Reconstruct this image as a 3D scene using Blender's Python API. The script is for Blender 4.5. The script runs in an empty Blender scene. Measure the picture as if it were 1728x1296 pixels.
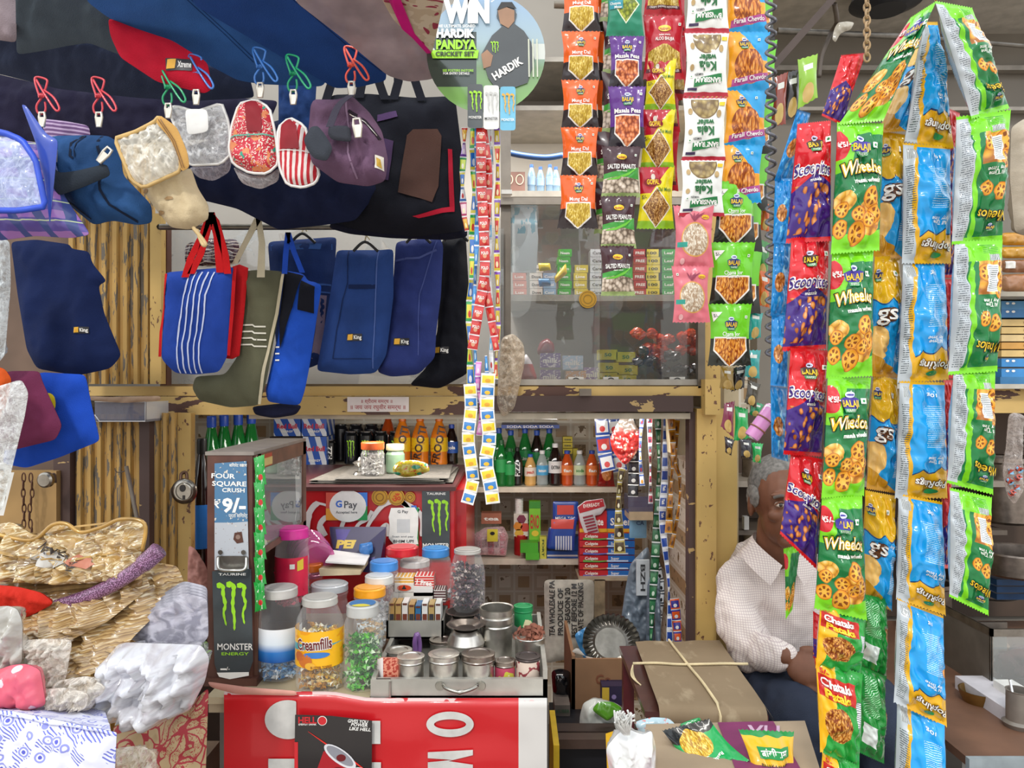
import bpy, math, random
import numpy as np
from mathutils import Vector, Matrix, noise
from mathutils.geometry import delaunay_2d_cdt
from mathutils.bvhtree import BVHTree
sc = bpy.context.scene
COL = sc.collection
R = random.Random(7)
pi = math.pi
# ---------------------------------------------------------------- camera, sky, sun, exposure
F = 1300.0; EZ = 1.5            # focal length for a 1728 px wide frame, eye height in metres
cam = bpy.data.objects.new('camera', bpy.data.cameras.new('camera')); COL.objects.link(cam)
cam.data.sensor_width = 36; cam.data.lens = 36 * F / 1728; cam.data.clip_start = .05
cam.location = (0, 0, EZ); cam.rotation_euler = (pi / 2, 0, 0); sc.camera = cam
sc.view_settings.view_transform = 'Standard'; sc.view_settings.look = 'None'
sc.view_settings.gamma = 1; sc.view_settings.use_curve_mapping = False
sc.view_settings.exposure = 0.08
sc.cycles.max_bounces = 7; sc.cycles.transparent_max_bounces = 16; sc.cycles.diffuse_bounces = 3
sc.cycles.glossy_bounces = 3; sc.cycles.transmission_bounces = 5; sc.cycles.use_denoising = True
sc.cycles.sample_clamp_indirect = 5; sc.cycles.caustics_reflective = False; sc.cycles.caustics_refractive = False
w = bpy.data.worlds.new('sky'); sc.world = w; w.use_nodes = True
nt = w.node_tree; bg = nt.nodes['Background']
tc = nt.nodes.new('ShaderNodeTexCoord'); sp = nt.nodes.new('ShaderNodeSeparateXYZ'); cr = nt.nodes.new('ShaderNodeValToRGB')
nt.links.new(tc.outputs['Generated'], sp.inputs[0]); nt.links.new(sp.outputs['Z'], cr.inputs[0])
e = cr.color_ramp.elements
e[0].position = 0.0; e[0].color = (.62, .58, .53, 1)
e[1].position = 1.0; e[1].color = (.85, .93, 1.0, 1)
for p_, c_ in ((.02, (.62, .60, .56, 1)), (.12, (.85, .86, .86, 1)), (.3, (1.2, 1.25, 1.3, 1))):
    k = e.new(p_); k.color = c_
nt.links.new(cr.outputs[0], bg.inputs[0]); bg.inputs[1].default_value = 1.45
sun = bpy.data.objects.new('sun', bpy.data.lights.new('sun', 'SUN')); COL.objects.link(sun)
sun.data.energy = 1.25; sun.data.angle = math.radians(6); sun.data.color = (1, .97, .92)
sun.rotation_euler = (math.radians(48), math.radians(0), math.radians(-14))

# ---------------------------------------------------------------- helpers
def P(x, y, Y): return Vector(((x - 864) * Y / F, Y, EZ - (y - 648) * Y / F))
def lin(h):
    h = h.lstrip('#'); r = []
    for i in (0, 2, 4):
        c = int(h[i:i + 2], 16) / 255; r.append(c / 12.92 if c <= .04045 else ((c + .055) / 1.055) ** 2.4)
    return (*r, 1)
class E:
    def __init__(s, n, k): s.n = n; s.k = k
    def op(s, o, *a): return s.n.math(o, s, *a)
    def __add__(s, b): return s.op('ADD', b)
    __radd__ = __add__
    def __sub__(s, b): return s.op('SUBTRACT', b)
    def __rsub__(s, b): return s.n.math('SUBTRACT', b, s)
    def __mul__(s, b): return s.op('MULTIPLY', b)
    __rmul__ = __mul__
    def __truediv__(s, b): return s.op('DIVIDE', b)
    def __gt__(s, b): return s.op('GREATER_THAN', b)
    def __lt__(s, b): return s.op('LESS_THAN', b)
    def __and__(s, b): return s.op('MULTIPLY', b)
    def __or__(s, b): return s.op('MAXIMUM', b)
    def __abs__(s): return s.op('ABSOLUTE')
    def __mod__(s, b): return s.n.math('FLOORED_MODULO', s, b)
    def sin(s): return s.op('SINE')
    def pw(s, b): return s.op('POWER', b)
class NT:
    def __init__(s, m):
        s.m = m; m.use_nodes = True; s.t = m.node_tree; s.b = s.t.nodes['Principled BSDF']; s.c = {}
    def nd(s, k, **kw):
        n = s.t.nodes.new('ShaderNode' + k)
        for a, b in kw.items(): setattr(n, a, b)
        return n
    def put(s, i, v):
        if isinstance(v, E): v = v.k
        if isinstance(v, bpy.types.NodeSocket): s.t.links.new(v, i)
        elif isinstance(v, str): i.default_value = lin(v)
        else: i.default_value = v
    def math(s, o, *a):
        n = s.nd('Math', operation=o)
        for i, v in enumerate(a): s.put(n.inputs[i], v)
        return E(s, n.outputs[0])
    def _sep(s, kind):
        if kind not in s.c:
            t = s.nd('TexCoord'); x = s.nd('SeparateXYZ'); s.t.links.new(t.outputs[kind], x.inputs[0])
            s.c[kind] = (t.outputs[kind], [E(s, q) for q in x.outputs])
        return s.c[kind]
    @property
    def u(s): return s._sep('UV')[1][0]
    @property
    def v(s): return s._sep('UV')[1][1]
    def xyz(s): return s._sep('Object')[1]
    def vec(s, kind='Object', sx=1, sy=1, sz=1):
        m = s.nd('Mapping'); s.t.links.new(s._sep(kind)[0], m.inputs[0]); m.inputs['Scale'].default_value = (sx, sy, sz); return m.outputs[0]
    def noise(s, scale, detail=3, kind='Object', st=(1, 1, 1), dist=0, col=False):
        n = s.nd('TexNoise'); n.inputs['Scale'].default_value = scale; n.inputs['Detail'].default_value = detail
        n.inputs['Distortion'].default_value = dist; s.t.links.new(s.vec(kind, *st), n.inputs['Vector'])
        return n.outputs['Color'] if col else E(s, n.outputs[0])
    def voro(s, scale, kind='Object', st=(1, 1, 1), feature='F1', warp=0, rnd=1):
        n = s.nd('TexVoronoi', feature=feature); n.inputs['Scale'].default_value = scale; n.inputs['Randomness'].default_value = rnd
        v = s.vec(kind, *st)
        if warp:
            q = s.nd('TexNoise'); q.inputs['Scale'].default_value = scale * .35; s.t.links.new(v, q.inputs['Vector'])
            m = s.nd('MixRGB', blend_type='ADD'); m.inputs[0].default_value = warp; s.t.links.new(v, m.inputs[1]); s.t.links.new(q.outputs['Color'], m.inputs[2]); v = m.outputs[0]
        s.t.links.new(v, n.inputs['Vector'])
        return E(s, n.outputs['Distance']), (n.outputs['Color'] if feature == 'F1' else None)
    def mix(s, a, b, f, mode='MIX'):
        n = s.nd('MixRGB', blend_type=mode); s.put(n.inputs[1], a); s.put(n.inputs[2], b); s.put(n.inputs[0], f); return n.outputs[0]
    def ramp(s, f, *st):
        n = s.nd('ValToRGB'); s.put(n.inputs[0], f); e = n.color_ramp.elements
        while len(e) < len(st): e.new(.5)
        for i, (p, c) in enumerate(st): e[i].position = p; e[i].color = lin(c)
        return n.outputs[0]
    def bump(s, h, strength=.3, dist=.002):
        n = s.nd('Bump'); n.inputs['Strength'].default_value = strength; n.inputs['Distance'].default_value = dist
        s.put(n.inputs['Height'], h)
        s.t.links.new(n.outputs[0], s.b.inputs['Normal'])
    def sm(s, x, a, b):
        return s.math('MINIMUM', s.math('MAXIMUM', (x - a) * (1 / (b - a)), 0), 1)
    def rect(s, u0, v0, u1, v1): return (s.u > u0) & (s.u < u1) & (s.v > v0) & (s.v < v1)
    def disc(s, cu, cv, r, ar=1, k=1):  # ar = height/width of the piece
        return ((s.u - cu) * (s.u - cu) * k + (s.v - cv) * (s.v - cv) * (ar * ar)) < r * r
MC = {}
def mat(key, fn, rough=.5, metal=0, coat=0, spec=.5, **kw):
    if key in MC: return MC[key]
    m = bpy.data.materials.new(key); n = NT(m); b = n.b
    b.inputs['Roughness'].default_value = rough; b.inputs['Metallic'].default_value = metal
    b.inputs['Coat Weight'].default_value = coat; b.inputs['Coat Roughness'].default_value = kw.get('crough', .08)
    b.inputs['Specular IOR Level'].default_value = spec
    c = fn(n)
    if c is not None: n.put(b.inputs['Base Color'], c)
    MC[key] = m
    return m
def M(h, rough=.55, metal=0, coat=0, var=.12, sc_=18, bump=0, bs=60, spec=.5):
    key = f'{h}_{rough}_{metal}_{coat}_{var}_{sc_}_{bump}_{bs}_{spec}'
    def fn(n):
        x = n.noise(sc_, 3)
        if bump: n.bump(n.noise(bs, 3), bump, .003)
        a = lin(h); d = tuple(min(1, q * (1 - var * 1.6)) for q in a[:3]); l = tuple(min(1, q * (1 + var)) for q in a[:3])
        r = n.nd('ValToRGB'); n.put(r.inputs[0], x); r.color_ramp.elements[0].position = .3; r.color_ramp.elements[1].position = .7
        r.color_ramp.elements[0].color = (*d, 1); r.color_ramp.elements[1].color = (*l, 1)
        return r.outputs[0]
    return mat(key, fn, rough, metal, coat, spec)
def ink(h): return M(h, .4, var=.04, sc_=40)
def fabric(h, var=.14): return M(h, .85, var=var, sc_=9, bump=.35, bs=420, spec=.2)
def steel(h='b9b6b0', rough=.25): return M(h, rough, 1, var=.18, sc_=30, bump=.12, bs=60)
def film(h='ffffff', op=.25, wr=25, key=None, rough=.12):
    """thin clear plastic: mostly see-through, whitish where it wrinkles"""
    k = f'film_{h}_{op}_{wr}_{rough}'
    if k in MC: return MC[k]
    m = bpy.data.materials.new(k); n = NT(m); b = n.b
    b.inputs['Base Color'].default_value = lin(h); b.inputs['Roughness'].default_value = rough
    b.inputs['Coat Weight'].default_value = .6
    t = n.nd('BsdfTransparent'); t.inputs[0].default_value = tuple(min(1, .55 + .45 * q) for q in lin(h)[:3]) + (1,)
    lw = n.nd('LayerWeight'); lw.inputs[0].default_value = .35
    x = n.noise(wr * .9, 3, dist=2.5)
    f = E(n, lw.outputs['Facing']) * .5 + op * .4 + n.math('MAXIMUM', 1 - abs(x - .5) * 12, 0) * (op * .45)
    f = n.math('MINIMUM', f, .95)
    n.bump(x, .5, .004)
    mx = n.nd('MixShader'); n.put(mx.inputs[0], f); n.t.links.new(t.outputs[0], mx.inputs[1]); n.t.links.new(b.outputs[0], mx.inputs[2])
    n.t.links.new(mx.outputs[0], n.t.nodes['Material Output'].inputs[0]); MC[k] = m
    return m
def clearp(h='ffffff', op=.12):
    """smooth clear plastic of jars and bottles"""
    k = f'clear_{h}_{op}'
    if k in MC: return MC[k]
    m = bpy.data.materials.new(k); n = NT(m); b = n.b
    b.inputs['Base Color'].default_value = lin(h); b.inputs['Roughness'].default_value = .06; b.inputs['Coat Weight'].default_value = 1
    t = n.nd('BsdfTransparent'); t.inputs[0].default_value = tuple(min(1, .4 + .6 * q) for q in lin(h)[:3]) + (1,)
    lw = n.nd('LayerWeight'); lw.inputs[0].default_value = .3
    n.bump(n.noise(40, 2), .25, .003)
    mx = n.nd('MixShader'); n.put(mx.inputs[0], n.math('MINIMUM', E(n, lw.outputs['Facing']) * .30 + op, .9)); n.t.links.new(t.outputs[0], mx.inputs[1]); n.t.links.new(b.outputs[0], mx.inputs[2])
    n.t.links.new(mx.outputs[0], n.t.nodes['Material Output'].inputs[0]); MC[k] = m
    return m
def pane(h='e8efec', op=.06):
    k = f'pane_{h}_{op}'
    if k in MC: return MC[k]
    m = bpy.data.materials.new(k); n = NT(m); b = n.b
    b.inputs['Base Color'].default_value = lin(h); b.inputs['Roughness'].default_value = .04
    t = n.nd('BsdfTransparent'); fr = n.nd('Fresnel'); fr.inputs[0].default_value = 1.5
    g = n.nd('BsdfGlossy'); g.inputs['Roughness'].default_value = .02
    x = n.noise(6, 5, dist=.6)
    m1 = n.nd('MixShader'); n.put(m1.inputs[0], (x > .58) * op * .8 + op * .6); n.t.links.new(t.outputs[0], m1.inputs[1]); n.t.links.new(b.outputs[0], m1.inputs[2])
    mx = n.nd('MixShader'); n.put(mx.inputs[0], E(n, fr.outputs[0])); n.t.links.new(m1.outputs[0], mx.inputs[1]); n.t.links.new(g.outputs[0], mx.inputs[2])
    n.t.links.new(mx.outputs[0], n.t.nodes['Material Output'].inputs[0]); MC[k] = m
    return m
WL = {}
class MB:
    def __init__(s): s.v = []; s.f = []; s.m = []; s.s = []; s.mats = []; s.uv = []
    def add(s, vs, fs, mt, uv=None, smooth=True):
        o = len(s.v)
        if mt not in s.mats: s.mats.append(mt)
        i = s.mats.index(mt)
        s.v.extend(vs); s.uv.extend(uv if uv else [(0, 0)] * len(vs))
        for f in fs: s.f.append([q + o for q in f]); s.m.append(i); s.s.append(smooth)
        return s
    def build(s, name, parent=None, label=None, cat=None, group=None, kind=None, bevel=0):
        V = np.array([tuple(q) for q in s.v], dtype=np.float64)
        lo, hi = V.min(0), V.max(0); base = Vector(((lo[0] + hi[0]) / 2, (lo[1] + hi[1]) / 2, lo[2]))
        me = bpy.data.meshes.new(name); me.from_pydata([tuple(q) for q in (V - np.array(base))], [], s.f)
        for q in s.mats: me.materials.append(q)
        me.polygons.foreach_set('material_index', s.m); me.polygons.foreach_set('use_smooth', s.s)
        ul = me.uv_layers.new(name='UVMap'); li = np.zeros(len(me.loops), dtype=np.int32); me.loops.foreach_get('vertex_index', li)
        ul.data.foreach_set('uv', np.array(s.uv, dtype=np.float32)[li].ravel())
        me.update()
        o = bpy.data.objects.new(name, me); COL.objects.link(o)
        pw = WL[parent.name] if parent else Vector((0, 0, 0))
        if parent: o.parent = parent
        o.location = base - pw; WL[o.name] = base
        if bevel:
            b = o.modifiers.new('bevel', 'BEVEL'); b.width = bevel; b.segments = 2; b.limit_method = 'ANGLE'
        return tag(o, label, cat, group, kind)
def tag(o, label=None, cat=None, group=None, kind=None):
    for k, v in (('label', label), ('category', cat), ('group', group), ('kind', kind)):
        if v: o[k] = v
    return o
def thing(name, label, cat, at, group=None):
    o = bpy.data.objects.new(name, None); COL.objects.link(o); o.location = at; o.empty_display_size = .02
    WL[o.name] = Vector(at); return tag(o, label, cat, group)
def dup(root, off, label=None, group=None, parent=None):
    c = root.copy(); COL.objects.link(c); WL[c.name] = WL[root.name] + Vector(off)
    if parent: c.parent = parent
    else: c.location = root.location + Vector(off)
    if label: c['label'] = label
    if group: c['group'] = group
    for ch in list(root.children): dup(ch, off, parent=c)
    return c
# ---- geometry builders
def quadfaces(nx, ny): return [(j * (nx + 1) + i, j * (nx + 1) + i + 1, (j + 1) * (nx + 1) + i + 1, (j + 1) * (nx + 1) + i) for j in range(ny) for i in range(nx)]
BOXF = [(0, 1, 2, 3), (7, 6, 5, 4), (0, 4, 5, 1), (1, 5, 6, 2), (2, 6, 7, 3), (3, 7, 4, 0)]
def box(mb, c0, c1, mt, xf=None):
    (x0, y0, z0), (x1, y1, z1) = c0, c1
    vs = [Vector(q) for q in ((x0, y0, z0), (x1, y0, z0), (x1, y0, z1), (x0, y0, z1), (x0, y1, z0), (x1, y1, z0), (x1, y1, z1), (x0, y1, z1))]
    if xf: vs = [xf @ q for q in vs]
    # separate faces so that the front gets a full 0..1 uv
    for f in BOXF: mb.add([vs[i] for i in f], [(0, 1, 2, 3)], mt, [(0, 1), (1, 1), (1, 0), (0, 0)], False)
    return mb
def bx(mb, x0, y0, x1, y1, Y, d, mt):
    """box whose front face covers a pixel rectangle at distance Y, running back by d metres"""
    a = P(x0, y1, Y); b = P(x1, y0, Y); return box(mb, (a.x, Y, a.z), (b.x, Y + d, b.z), mt)
def hexa(mb, pts, mt):
    """eight corners: front TL TR BR BL then back TL TR BR BL"""
    f = [(3, 2, 1, 0), (4, 5, 6, 7), (0, 1, 5, 4), (1, 2, 6, 5), (2, 3, 7, 6), (3, 0, 4, 7)]
    for q in f: mb.add([pts[i] for i in q], [(0, 1, 2, 3)], mt, [(0, 1), (1, 1), (1, 0), (0, 0)], False)
    return mb
def lathe(mb, prof, c, mt, n=24, xf=None, ang0=0, arc=2 * pi):
    """prof (r, z) in metres about c; u = 0.5 faces the camera"""
    zs = [q[1] for q in prof]; z0, z1 = min(zs), max(zs) + 1e-9; runs = [[prof[0]]]
    for k in range(1, len(prof)):
        runs[-1].append(prof[k])
        if k < len(prof) - 1:
            a = math.atan2(prof[k][1] - prof[k - 1][1], prof[k][0] - prof[k - 1][0]); b = math.atan2(prof[k + 1][1] - prof[k][1], prof[k + 1][0] - prof[k][0])
            if abs((b - a + pi) % (2 * pi) - pi) > .33: runs.append([prof[k]])   # crisp edge
    for run in runs: lathe_run(mb, run, c, mt, n, xf, ang0, arc, z0, z1)
    return mb
def lathe_run(mb, prof, c, mt, n, xf, ang0, arc, z0, z1):
    vs = []; uv = []
    for j, (r, z) in enumerate(prof):
        for i in range(n + 1):
            a = ang0 + (i / n - .5) * arc; q = Vector((r * math.sin(a), -r * math.cos(a), z))
            if xf: q = xf @ q
            vs.append(c + q); uv.append((i / n, 1 - (z - z0) / (z1 - z0)))
    return mb.add(vs, quadfaces(n, len(prof) - 1), mt, uv)
def pl(prof, s): return [(r * s, z * s) for r, z in prof]
def tube(mb, pts, r, mt, n=8, closed=False):
    pts = [Vector(q) for q in pts]; m = len(pts); vs = []
    for i, q in enumerate(pts):
        a = pts[(i - 1) % m] if closed or i else q; b = pts[(i + 1) % m] if closed or i < m - 1 else q
        t = (b - a).normalized(); up = Vector((0, 1, 0)) if abs(t.y) < .9 else Vector((1, 0, 0))
        s1 = t.cross(up).normalized(); s2 = t.cross(s1)
        rr = r[i] if isinstance(r, (list, tuple)) else r
        vs += [q + (s1 * math.cos(2 * pi * k / n) + s2 * math.sin(2 * pi * k / n)) * rr for k in range(n)]
    fs = []
    for i in range(m if closed else m - 1):
        for k in range(n):
            a = i * n + k; b = i * n + (k + 1) % n; c = ((i + 1) % m) * n; fs.append((a, b, c + (k + 1) % n, c + k))
    if not closed: fs += [tuple(range(n)), tuple((m - 1) * n + k for k in range(n))]
    return mb.add(vs, fs, mt)
def spline(pts, k=6):
    """Catmull-Rom through the points"""
    o = []; n = len(pts); Q = [Vector(q) for q in pts]
    for i in range(n - 1):
        a, b, c, d = Q[max(i - 1, 0)], Q[i], Q[i + 1], Q[min(i + 2, n - 1)]
        for j in range(k):
            t = j / k; o.append(.5 * ((2 * b) + (c - a) * t + (2 * a - 5 * b + 4 * c - d) * t * t + (3 * b - 3 * c + d - a) * t ** 3))
    o.append(Q[-1]); return o
def smooth_poly(poly, k=4):
    n = len(poly); Q = [Vector((*q, 0)) for q in poly]; o = []
    for i in range(n):
        a, b, c, d = Q[i - 1], Q[i], Q[(i + 1) % n], Q[(i + 2) % n]
        for j in range(k):
            t = j / k; p = .5 * ((2 * b) + (c - a) * t + (2 * a - 5 * b + 4 * c - d) * t * t + (3 * b - 3 * c + d - a) * t ** 3); o.append((p.x, p.y))
    return o
def soften(poly, r=9):
    """cut the corners a little so that cloth does not look die-cut"""
    n = len(poly); o = []
    for i in range(n):
        p, a, b = Vector(poly[i]), Vector(poly[i - 1]), Vector(poly[(i + 1) % n])
        for k, (c, t) in enumerate(((a, 1), (a, .38), (b, .38), (b, 1))):
            d = c - p; L = d.length or 1; q = p + d / L * min(r, L * .3) * t
            if t < 1: q = q.lerp((p + (a - p).normalized() * min(r, (a - p).length * .3) + p + (b - p).normalized() * min(r, (b - p).length * .3)) / 2, .25)
            o.append((q.x, q.y))
    return o
def pdist(poly, x, y):
    A = np.array(poly); B = np.roll(A, -1, 0); d = B - A; p = np.array((x, y)) - A
    t = np.clip((p * d).sum(1) / ((d * d).sum(1) + 1e-12), 0, 1); q = p - d * t[:, None]
    return math.sqrt((q * q).sum(1).min())
def inside(poly, x, y):
    c = False; n = len(poly)
    for i in range(n):
        x1, y1 = poly[i]; x2, y2 = poly[i - 1]
        if (y1 > y) != (y2 > y) and x < (x2 - x1) * (y - y1) / (y2 - y1) + x1: c = not c
    return c
def tri_poly(poly, sp, holes=()):
    """triangulate a polygon with inner points about sp apart"""
    n = len(poly); bd = []
    for i in range(n):
        a, b = poly[i], poly[(i + 1) % n]; L = math.hypot(b[0] - a[0], b[1] - a[1]); k = max(1, int(L / sp + .5))
        bd += [(a[0] + (b[0] - a[0]) * j / k, a[1] + (b[1] - a[1]) * j / k) for j in range(k)]
    xs = [q[0] for q in bd]; ys = [q[1] for q in bd]; inn = []; y = min(ys) + sp * .5; r = 0
    while y < max(ys):
        x = min(xs) + (sp * .5 if r % 2 else 0)
        while x < max(xs):
            if inside(bd, x, y) and pdist(bd, x, y) > sp * .45: inn.append((x, y))
            x += sp
        y += sp * .87; r += 1
    V = [Vector(q) for q in bd + inn]; m = len(bd)
    vo, _, fo, *_ = delaunay_2d_cdt(V, [(i, (i + 1) % m) for i in range(m)], [list(range(m))], 1, 1e-5)
    return [(q.x, q.y) for q in vo], [tuple(f) for f in fo], bd
class Sheet:
    """an inflated, creased piece whose outline (pixels) hangs at distance Y; thickness T metres each side"""
    def __init__(s, poly, Y, T=.01, w=None, wr=0, ws=.03, gx=0, gy=0, seed=0, ridge=0, rnd=True, sag=0):
        s.poly = soften(poly, 9 if rnd is True else rnd) if rnd else poly; s.bvh = None; s.Y = Y; s.T = T; s.wr = wr; s.ws = ws; s.gx = gx; s.gy = gy; s.seed = seed; s.ridge = ridge
        xs = [q[0] for q in poly]; ys = [q[1] for q in poly]; s.x0, s.x1, s.y0, s.y1 = min(xs), max(xs), min(ys), max(ys)
        s.w = w or .26 * min(s.x1 - s.x0, s.y1 - s.y0); s.ar = 1; s.T = T * .75
    def h(s, x, y):
        t = min(1, pdist(s.poly, x, y) / s.w) if inside(s.poly, x, y) else 0
        k = 1 - (1 - t) ** 2.6; q = Vector((x * s.ws * 1.5, y * s.ws * .7, s.seed))
        nz = noise.noise(q) + .5 * noise.noise(q * 2.3) - .45 * abs(noise.noise(q * 3.1)) + .25 * noise.noise(q * 5.3)
        if s.ridge: nz += s.ridge * (.5 - 2 * abs(noise.noise(q * 1.7 + Vector((9, 3, 1)))))
        return s.T * k, s.wr * nz * min(1, t * 3)
    def Yat(s, x, y): return s.Y + s.gx * (x - s.x0) + s.gy * (y - s.y0)
    def __call__(s, x, y, o=0):
        q = P(x, y, s.Yat(x, y))
        if s.bvh:
            hit = s.bvh.ray_cast(Vector((q.x, q.y - .6, q.z)), Vector((0, 1, 0)))[0]
            if hit: hit.y -= o * 1.3 + .0004 + s.wr * .07; return hit
        a, b = s.h(x, y); q.y -= a + b + o; return q
    def mesh(s, mb, mt, sp=None, back=True):
        sp = sp or max(3, min(s.x1 - s.x0, s.y1 - s.y0) / 20)
        V, Fs, bd = tri_poly(s.poly, sp); f = []; b = []
        ins = {}
        for x, y in V:
            a, c = s.h(x, y); q = P(x, y, s.Yat(x, y)); f.append(q + Vector((0, -a - c, 0))); b.append(q + Vector((0, a - c + .0008, 0)))
        uv = [((x - s.x0) / (s.x1 - s.x0), (y - s.y0) / (s.y1 - s.y0)) for x, y in V]
        mb.add(f, Fs, mt, uv); s.bvh = BVHTree.FromPolygons(f, Fs)
        if back: mb.add(b, [tuple(reversed(q)) for q in Fs], mt, uv)
        return mb
TX = {}
def tmesh(t, bold=0):
    k = (t, bold)
    if k not in TX:
        c = bpy.data.curves.new('t', 'FONT'); c.body = t; c.size = 1.4; c.resolution_u = 2; c.align_x = 'CENTER'; c.offset = bold
        o = bpy.data.objects.new('t', c); me = o.to_mesh()
        vs = [(q.co.x, q.co.y - .5) for q in me.vertices]; fs = [tuple(q.vertices) for q in me.polygons]
        if vs:
            m = (max(q[0] for q in vs) + min(q[0] for q in vs)) / 2; vs = [(a - m, b) for a, b in vs]
        TX[k] = (vs, fs, (max(q[0] for q in vs) - min(q[0] for q in vs)) if vs else 1); o.to_mesh_clear(); bpy.data.objects.remove(o)
    return TX[k]
def text(mb, fr, t, cx, cy, h, mt, rot=0, sx=1, off=.0007, bold=.02, width=None, shear=0, arc=0):
    """letters laid on a surface: h = letter height in the frame's y units; width forces the line's width in x units"""
    vs, fs, wd = tmesh(t, bold); ar = getattr(fr, 'ar', 1)
    if width: sx = width / (wd * h * ar)
    ca, sa = math.cos(rot), math.sin(rot); out = []
    for x, y in vs:
        x += shear * y; X = x * h * sx; Yy = -y * h - arc * (1 - (2 * x / wd) ** 2) * h
        out.append(fr(cx + (X * ca - Yy * sa) * ar, cy + X * sa + Yy * ca, off))
    mb.add(out, fs, mt, None, False)
def patch(mb, fr, poly, mt, off=.0005, sp=None):
    xs = [q[0] for q in poly]; ys = [q[1] for q in poly]; sp = sp or max(max(xs) - min(xs), max(ys) - min(ys)) / 7
    V, fs, _ = tri_poly(poly, sp)
    mb.add([fr(x, y, off) for x, y in V], fs, mt, [((x - min(xs)) / (max(xs) - min(xs)), (y - min(ys)) / (max(ys) - min(ys))) for x, y in V])
def oval(cx, cy, rx, ry=None, n=20, rot=0):
    ry = ry or rx; return [(cx + rx * math.cos(2 * pi * i / n) * math.cos(rot) - ry * math.sin(2 * pi * i / n) * math.sin(rot), cy + rx * math.cos(2 * pi * i / n) * math.sin(rot) + ry * math.sin(2 * pi * i / n) * math.cos(rot)) for i in range(n)]
def rct(x0, y0, x1, y1): return [(x0, y0), (x1, y0), (x1, y1), (x0, y1)]
def flat(Y):
    def f(x, y, o=0): q = P(x, y, Y); q.y -= o; return q
    f.ar = 1; return f
def cyl(c, r, x0=0):
    """frame on an upright cylinder: x, y (down) in metres from its base centre"""
    def f(x, y, o=0): a = x / r + x0; return c + Vector(((r + o) * math.sin(a), -(r + o) * math.cos(a), -y))
    f.ar = 1; return f
def stroke(pts, w):
    """outline polygon of a polyline of width w"""
    L = []; Rr = []; n = len(pts)
    for i, (x, y) in enumerate(pts):
        a = pts[max(i - 1, 0)]; b = pts[min(i + 1, n - 1)]; dx, dy = b[0] - a[0], b[1] - a[1]; l = math.hypot(dx, dy) or 1
        ww = w[i] if isinstance(w, (list, tuple)) else w
        L.append((x - dy / l * ww / 2, y + dx / l * ww / 2)); Rr.append((x + dy / l * ww / 2, y - dx / l * ww / 2))
    return L + Rr[::-1]
def strip(mb, fr, pts, w, mt, off=.0006):
    """narrow ribbon laid on a surface along pts"""
    if not isinstance(w, (list, tuple)):
        o = []
        for a, b in zip(pts, pts[1:]): k = max(1, min(12, int(math.dist(a, b) / (w * 3)))); o += [(a[0] + (b[0] - a[0]) * j / k, a[1] + (b[1] - a[1]) * j / k) for j in range(k)]
        pts = o + [pts[-1]]
    q = stroke(pts, w); n = len(pts); vs = [fr(x, y, off) for x, y in q]
    mb.add(vs, [(i, i + 1, 2 * n - 2 - i, 2 * n - 1 - i) for i in range(n - 1)], mt)
def ribbon(mb, pts, w, mt, side=(1, 0, 0)):
    """thin band through 3-D points"""
    sd = Vector(side); vs = []
    for i, q in enumerate(pts):
        q = Vector(q); ww = w[i] if isinstance(w, (list, tuple)) else w
        vs += [q - sd * ww / 2, q + sd * ww / 2]
    n = len(pts); bk = [v + Vector((0, .0012, 0)) for v in vs]
    mb.add(vs, [(2 * i, 2 * i + 1, 2 * i + 3, 2 * i + 2) for i in range(n - 1)], mt)
    mb.add(bk, [(2 * i, 2 * i + 1, 2 * i + 3, 2 * i + 2) for i in range(n - 1)], mt)
ORD = ['top', 'second', 'third', 'fourth', 'fifth', 'sixth', 'seventh', 'eighth', 'ninth', 'tenth', 'eleventh', 'twelfth', 'thirteenth', 'fourteenth']
# ================================================================ the setting
def peel(key, paint='c9a45c', under='5a3526', amt=.5, st=(1, 1, 1), scl=14, rough=.6):
    def fn(n):
        a = n.noise(scl, 6, st=st, dist=.4); b = n.noise(scl * 4, 4, st=st)
        msk = (a * .75 + b * .25) > amt
        g = n.noise(5, 3); pc = n.mix(n.ramp(g, (.3, paint), (.75, '%02x%02x%02x' % tuple(max(0, int(int(paint[i:i + 2], 16) * .86)) for i in (0, 2, 4)))), under, msk)
        n.bump((1 - msk), .5, .002); return pc
    return mat('peel_' + key, fn, rough)
PY = peel('post', 'd0ab63', '6b4630', .615, (1, 1, .6), 45)
PYH = peel('lintel', 'd3b06b', '55372c', .565, (1, 1, 3), 7)
PYV = peel('shutter', 'c9a05a', '6f665a', .55, (3, 3, .4), 26)
BRN = peel('brown', '4d3833', 'b09360', .62, (1, 1, 2), 8)
GREY = M('8f8980', .7, var=.1, sc_=4)
def tiles(n):
    x, y, z = n.xyz(); s = 1 / .083
    a = (x * s) % 1.0; b = (z * s) % 1.0; ix = (x * s) - a; iz = (z * s) - b
    g = (a < .1) | (b < .1); inner = (a > .25) & (a < .85) & (b > .25) & (b < .85)
    chk = ((ix + iz) % 2.0) > .5
    c = n.mix('d8cab4', n.mix('b4946e', 'ece2d0', chk), inner)
    return n.mix(n.mix(c, '8b7355', (n.noise(30, 3) > .58) & inner), 'e6dece', g)
TILE = mat('tiles', tiles, .25)
def st(name, mb, **k): return mb.build(name, kind='structure', **k)
m = MB(); box(m, (-4, .2, -.05), (4, 5, 0), M('6d655d', .8, var=.2, sc_=3)); st('floor', m)
m = MB(); box(m, (-2.2, 3.4, 0), (1.05, 3.5, 3.4), TILE); st('wall_back', m)
m = MB(); box(m, (-2.3, 2.45, 0), (-2.2, 3.5, 3.4), M('776a5c')); st('wall_left', m)
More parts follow.
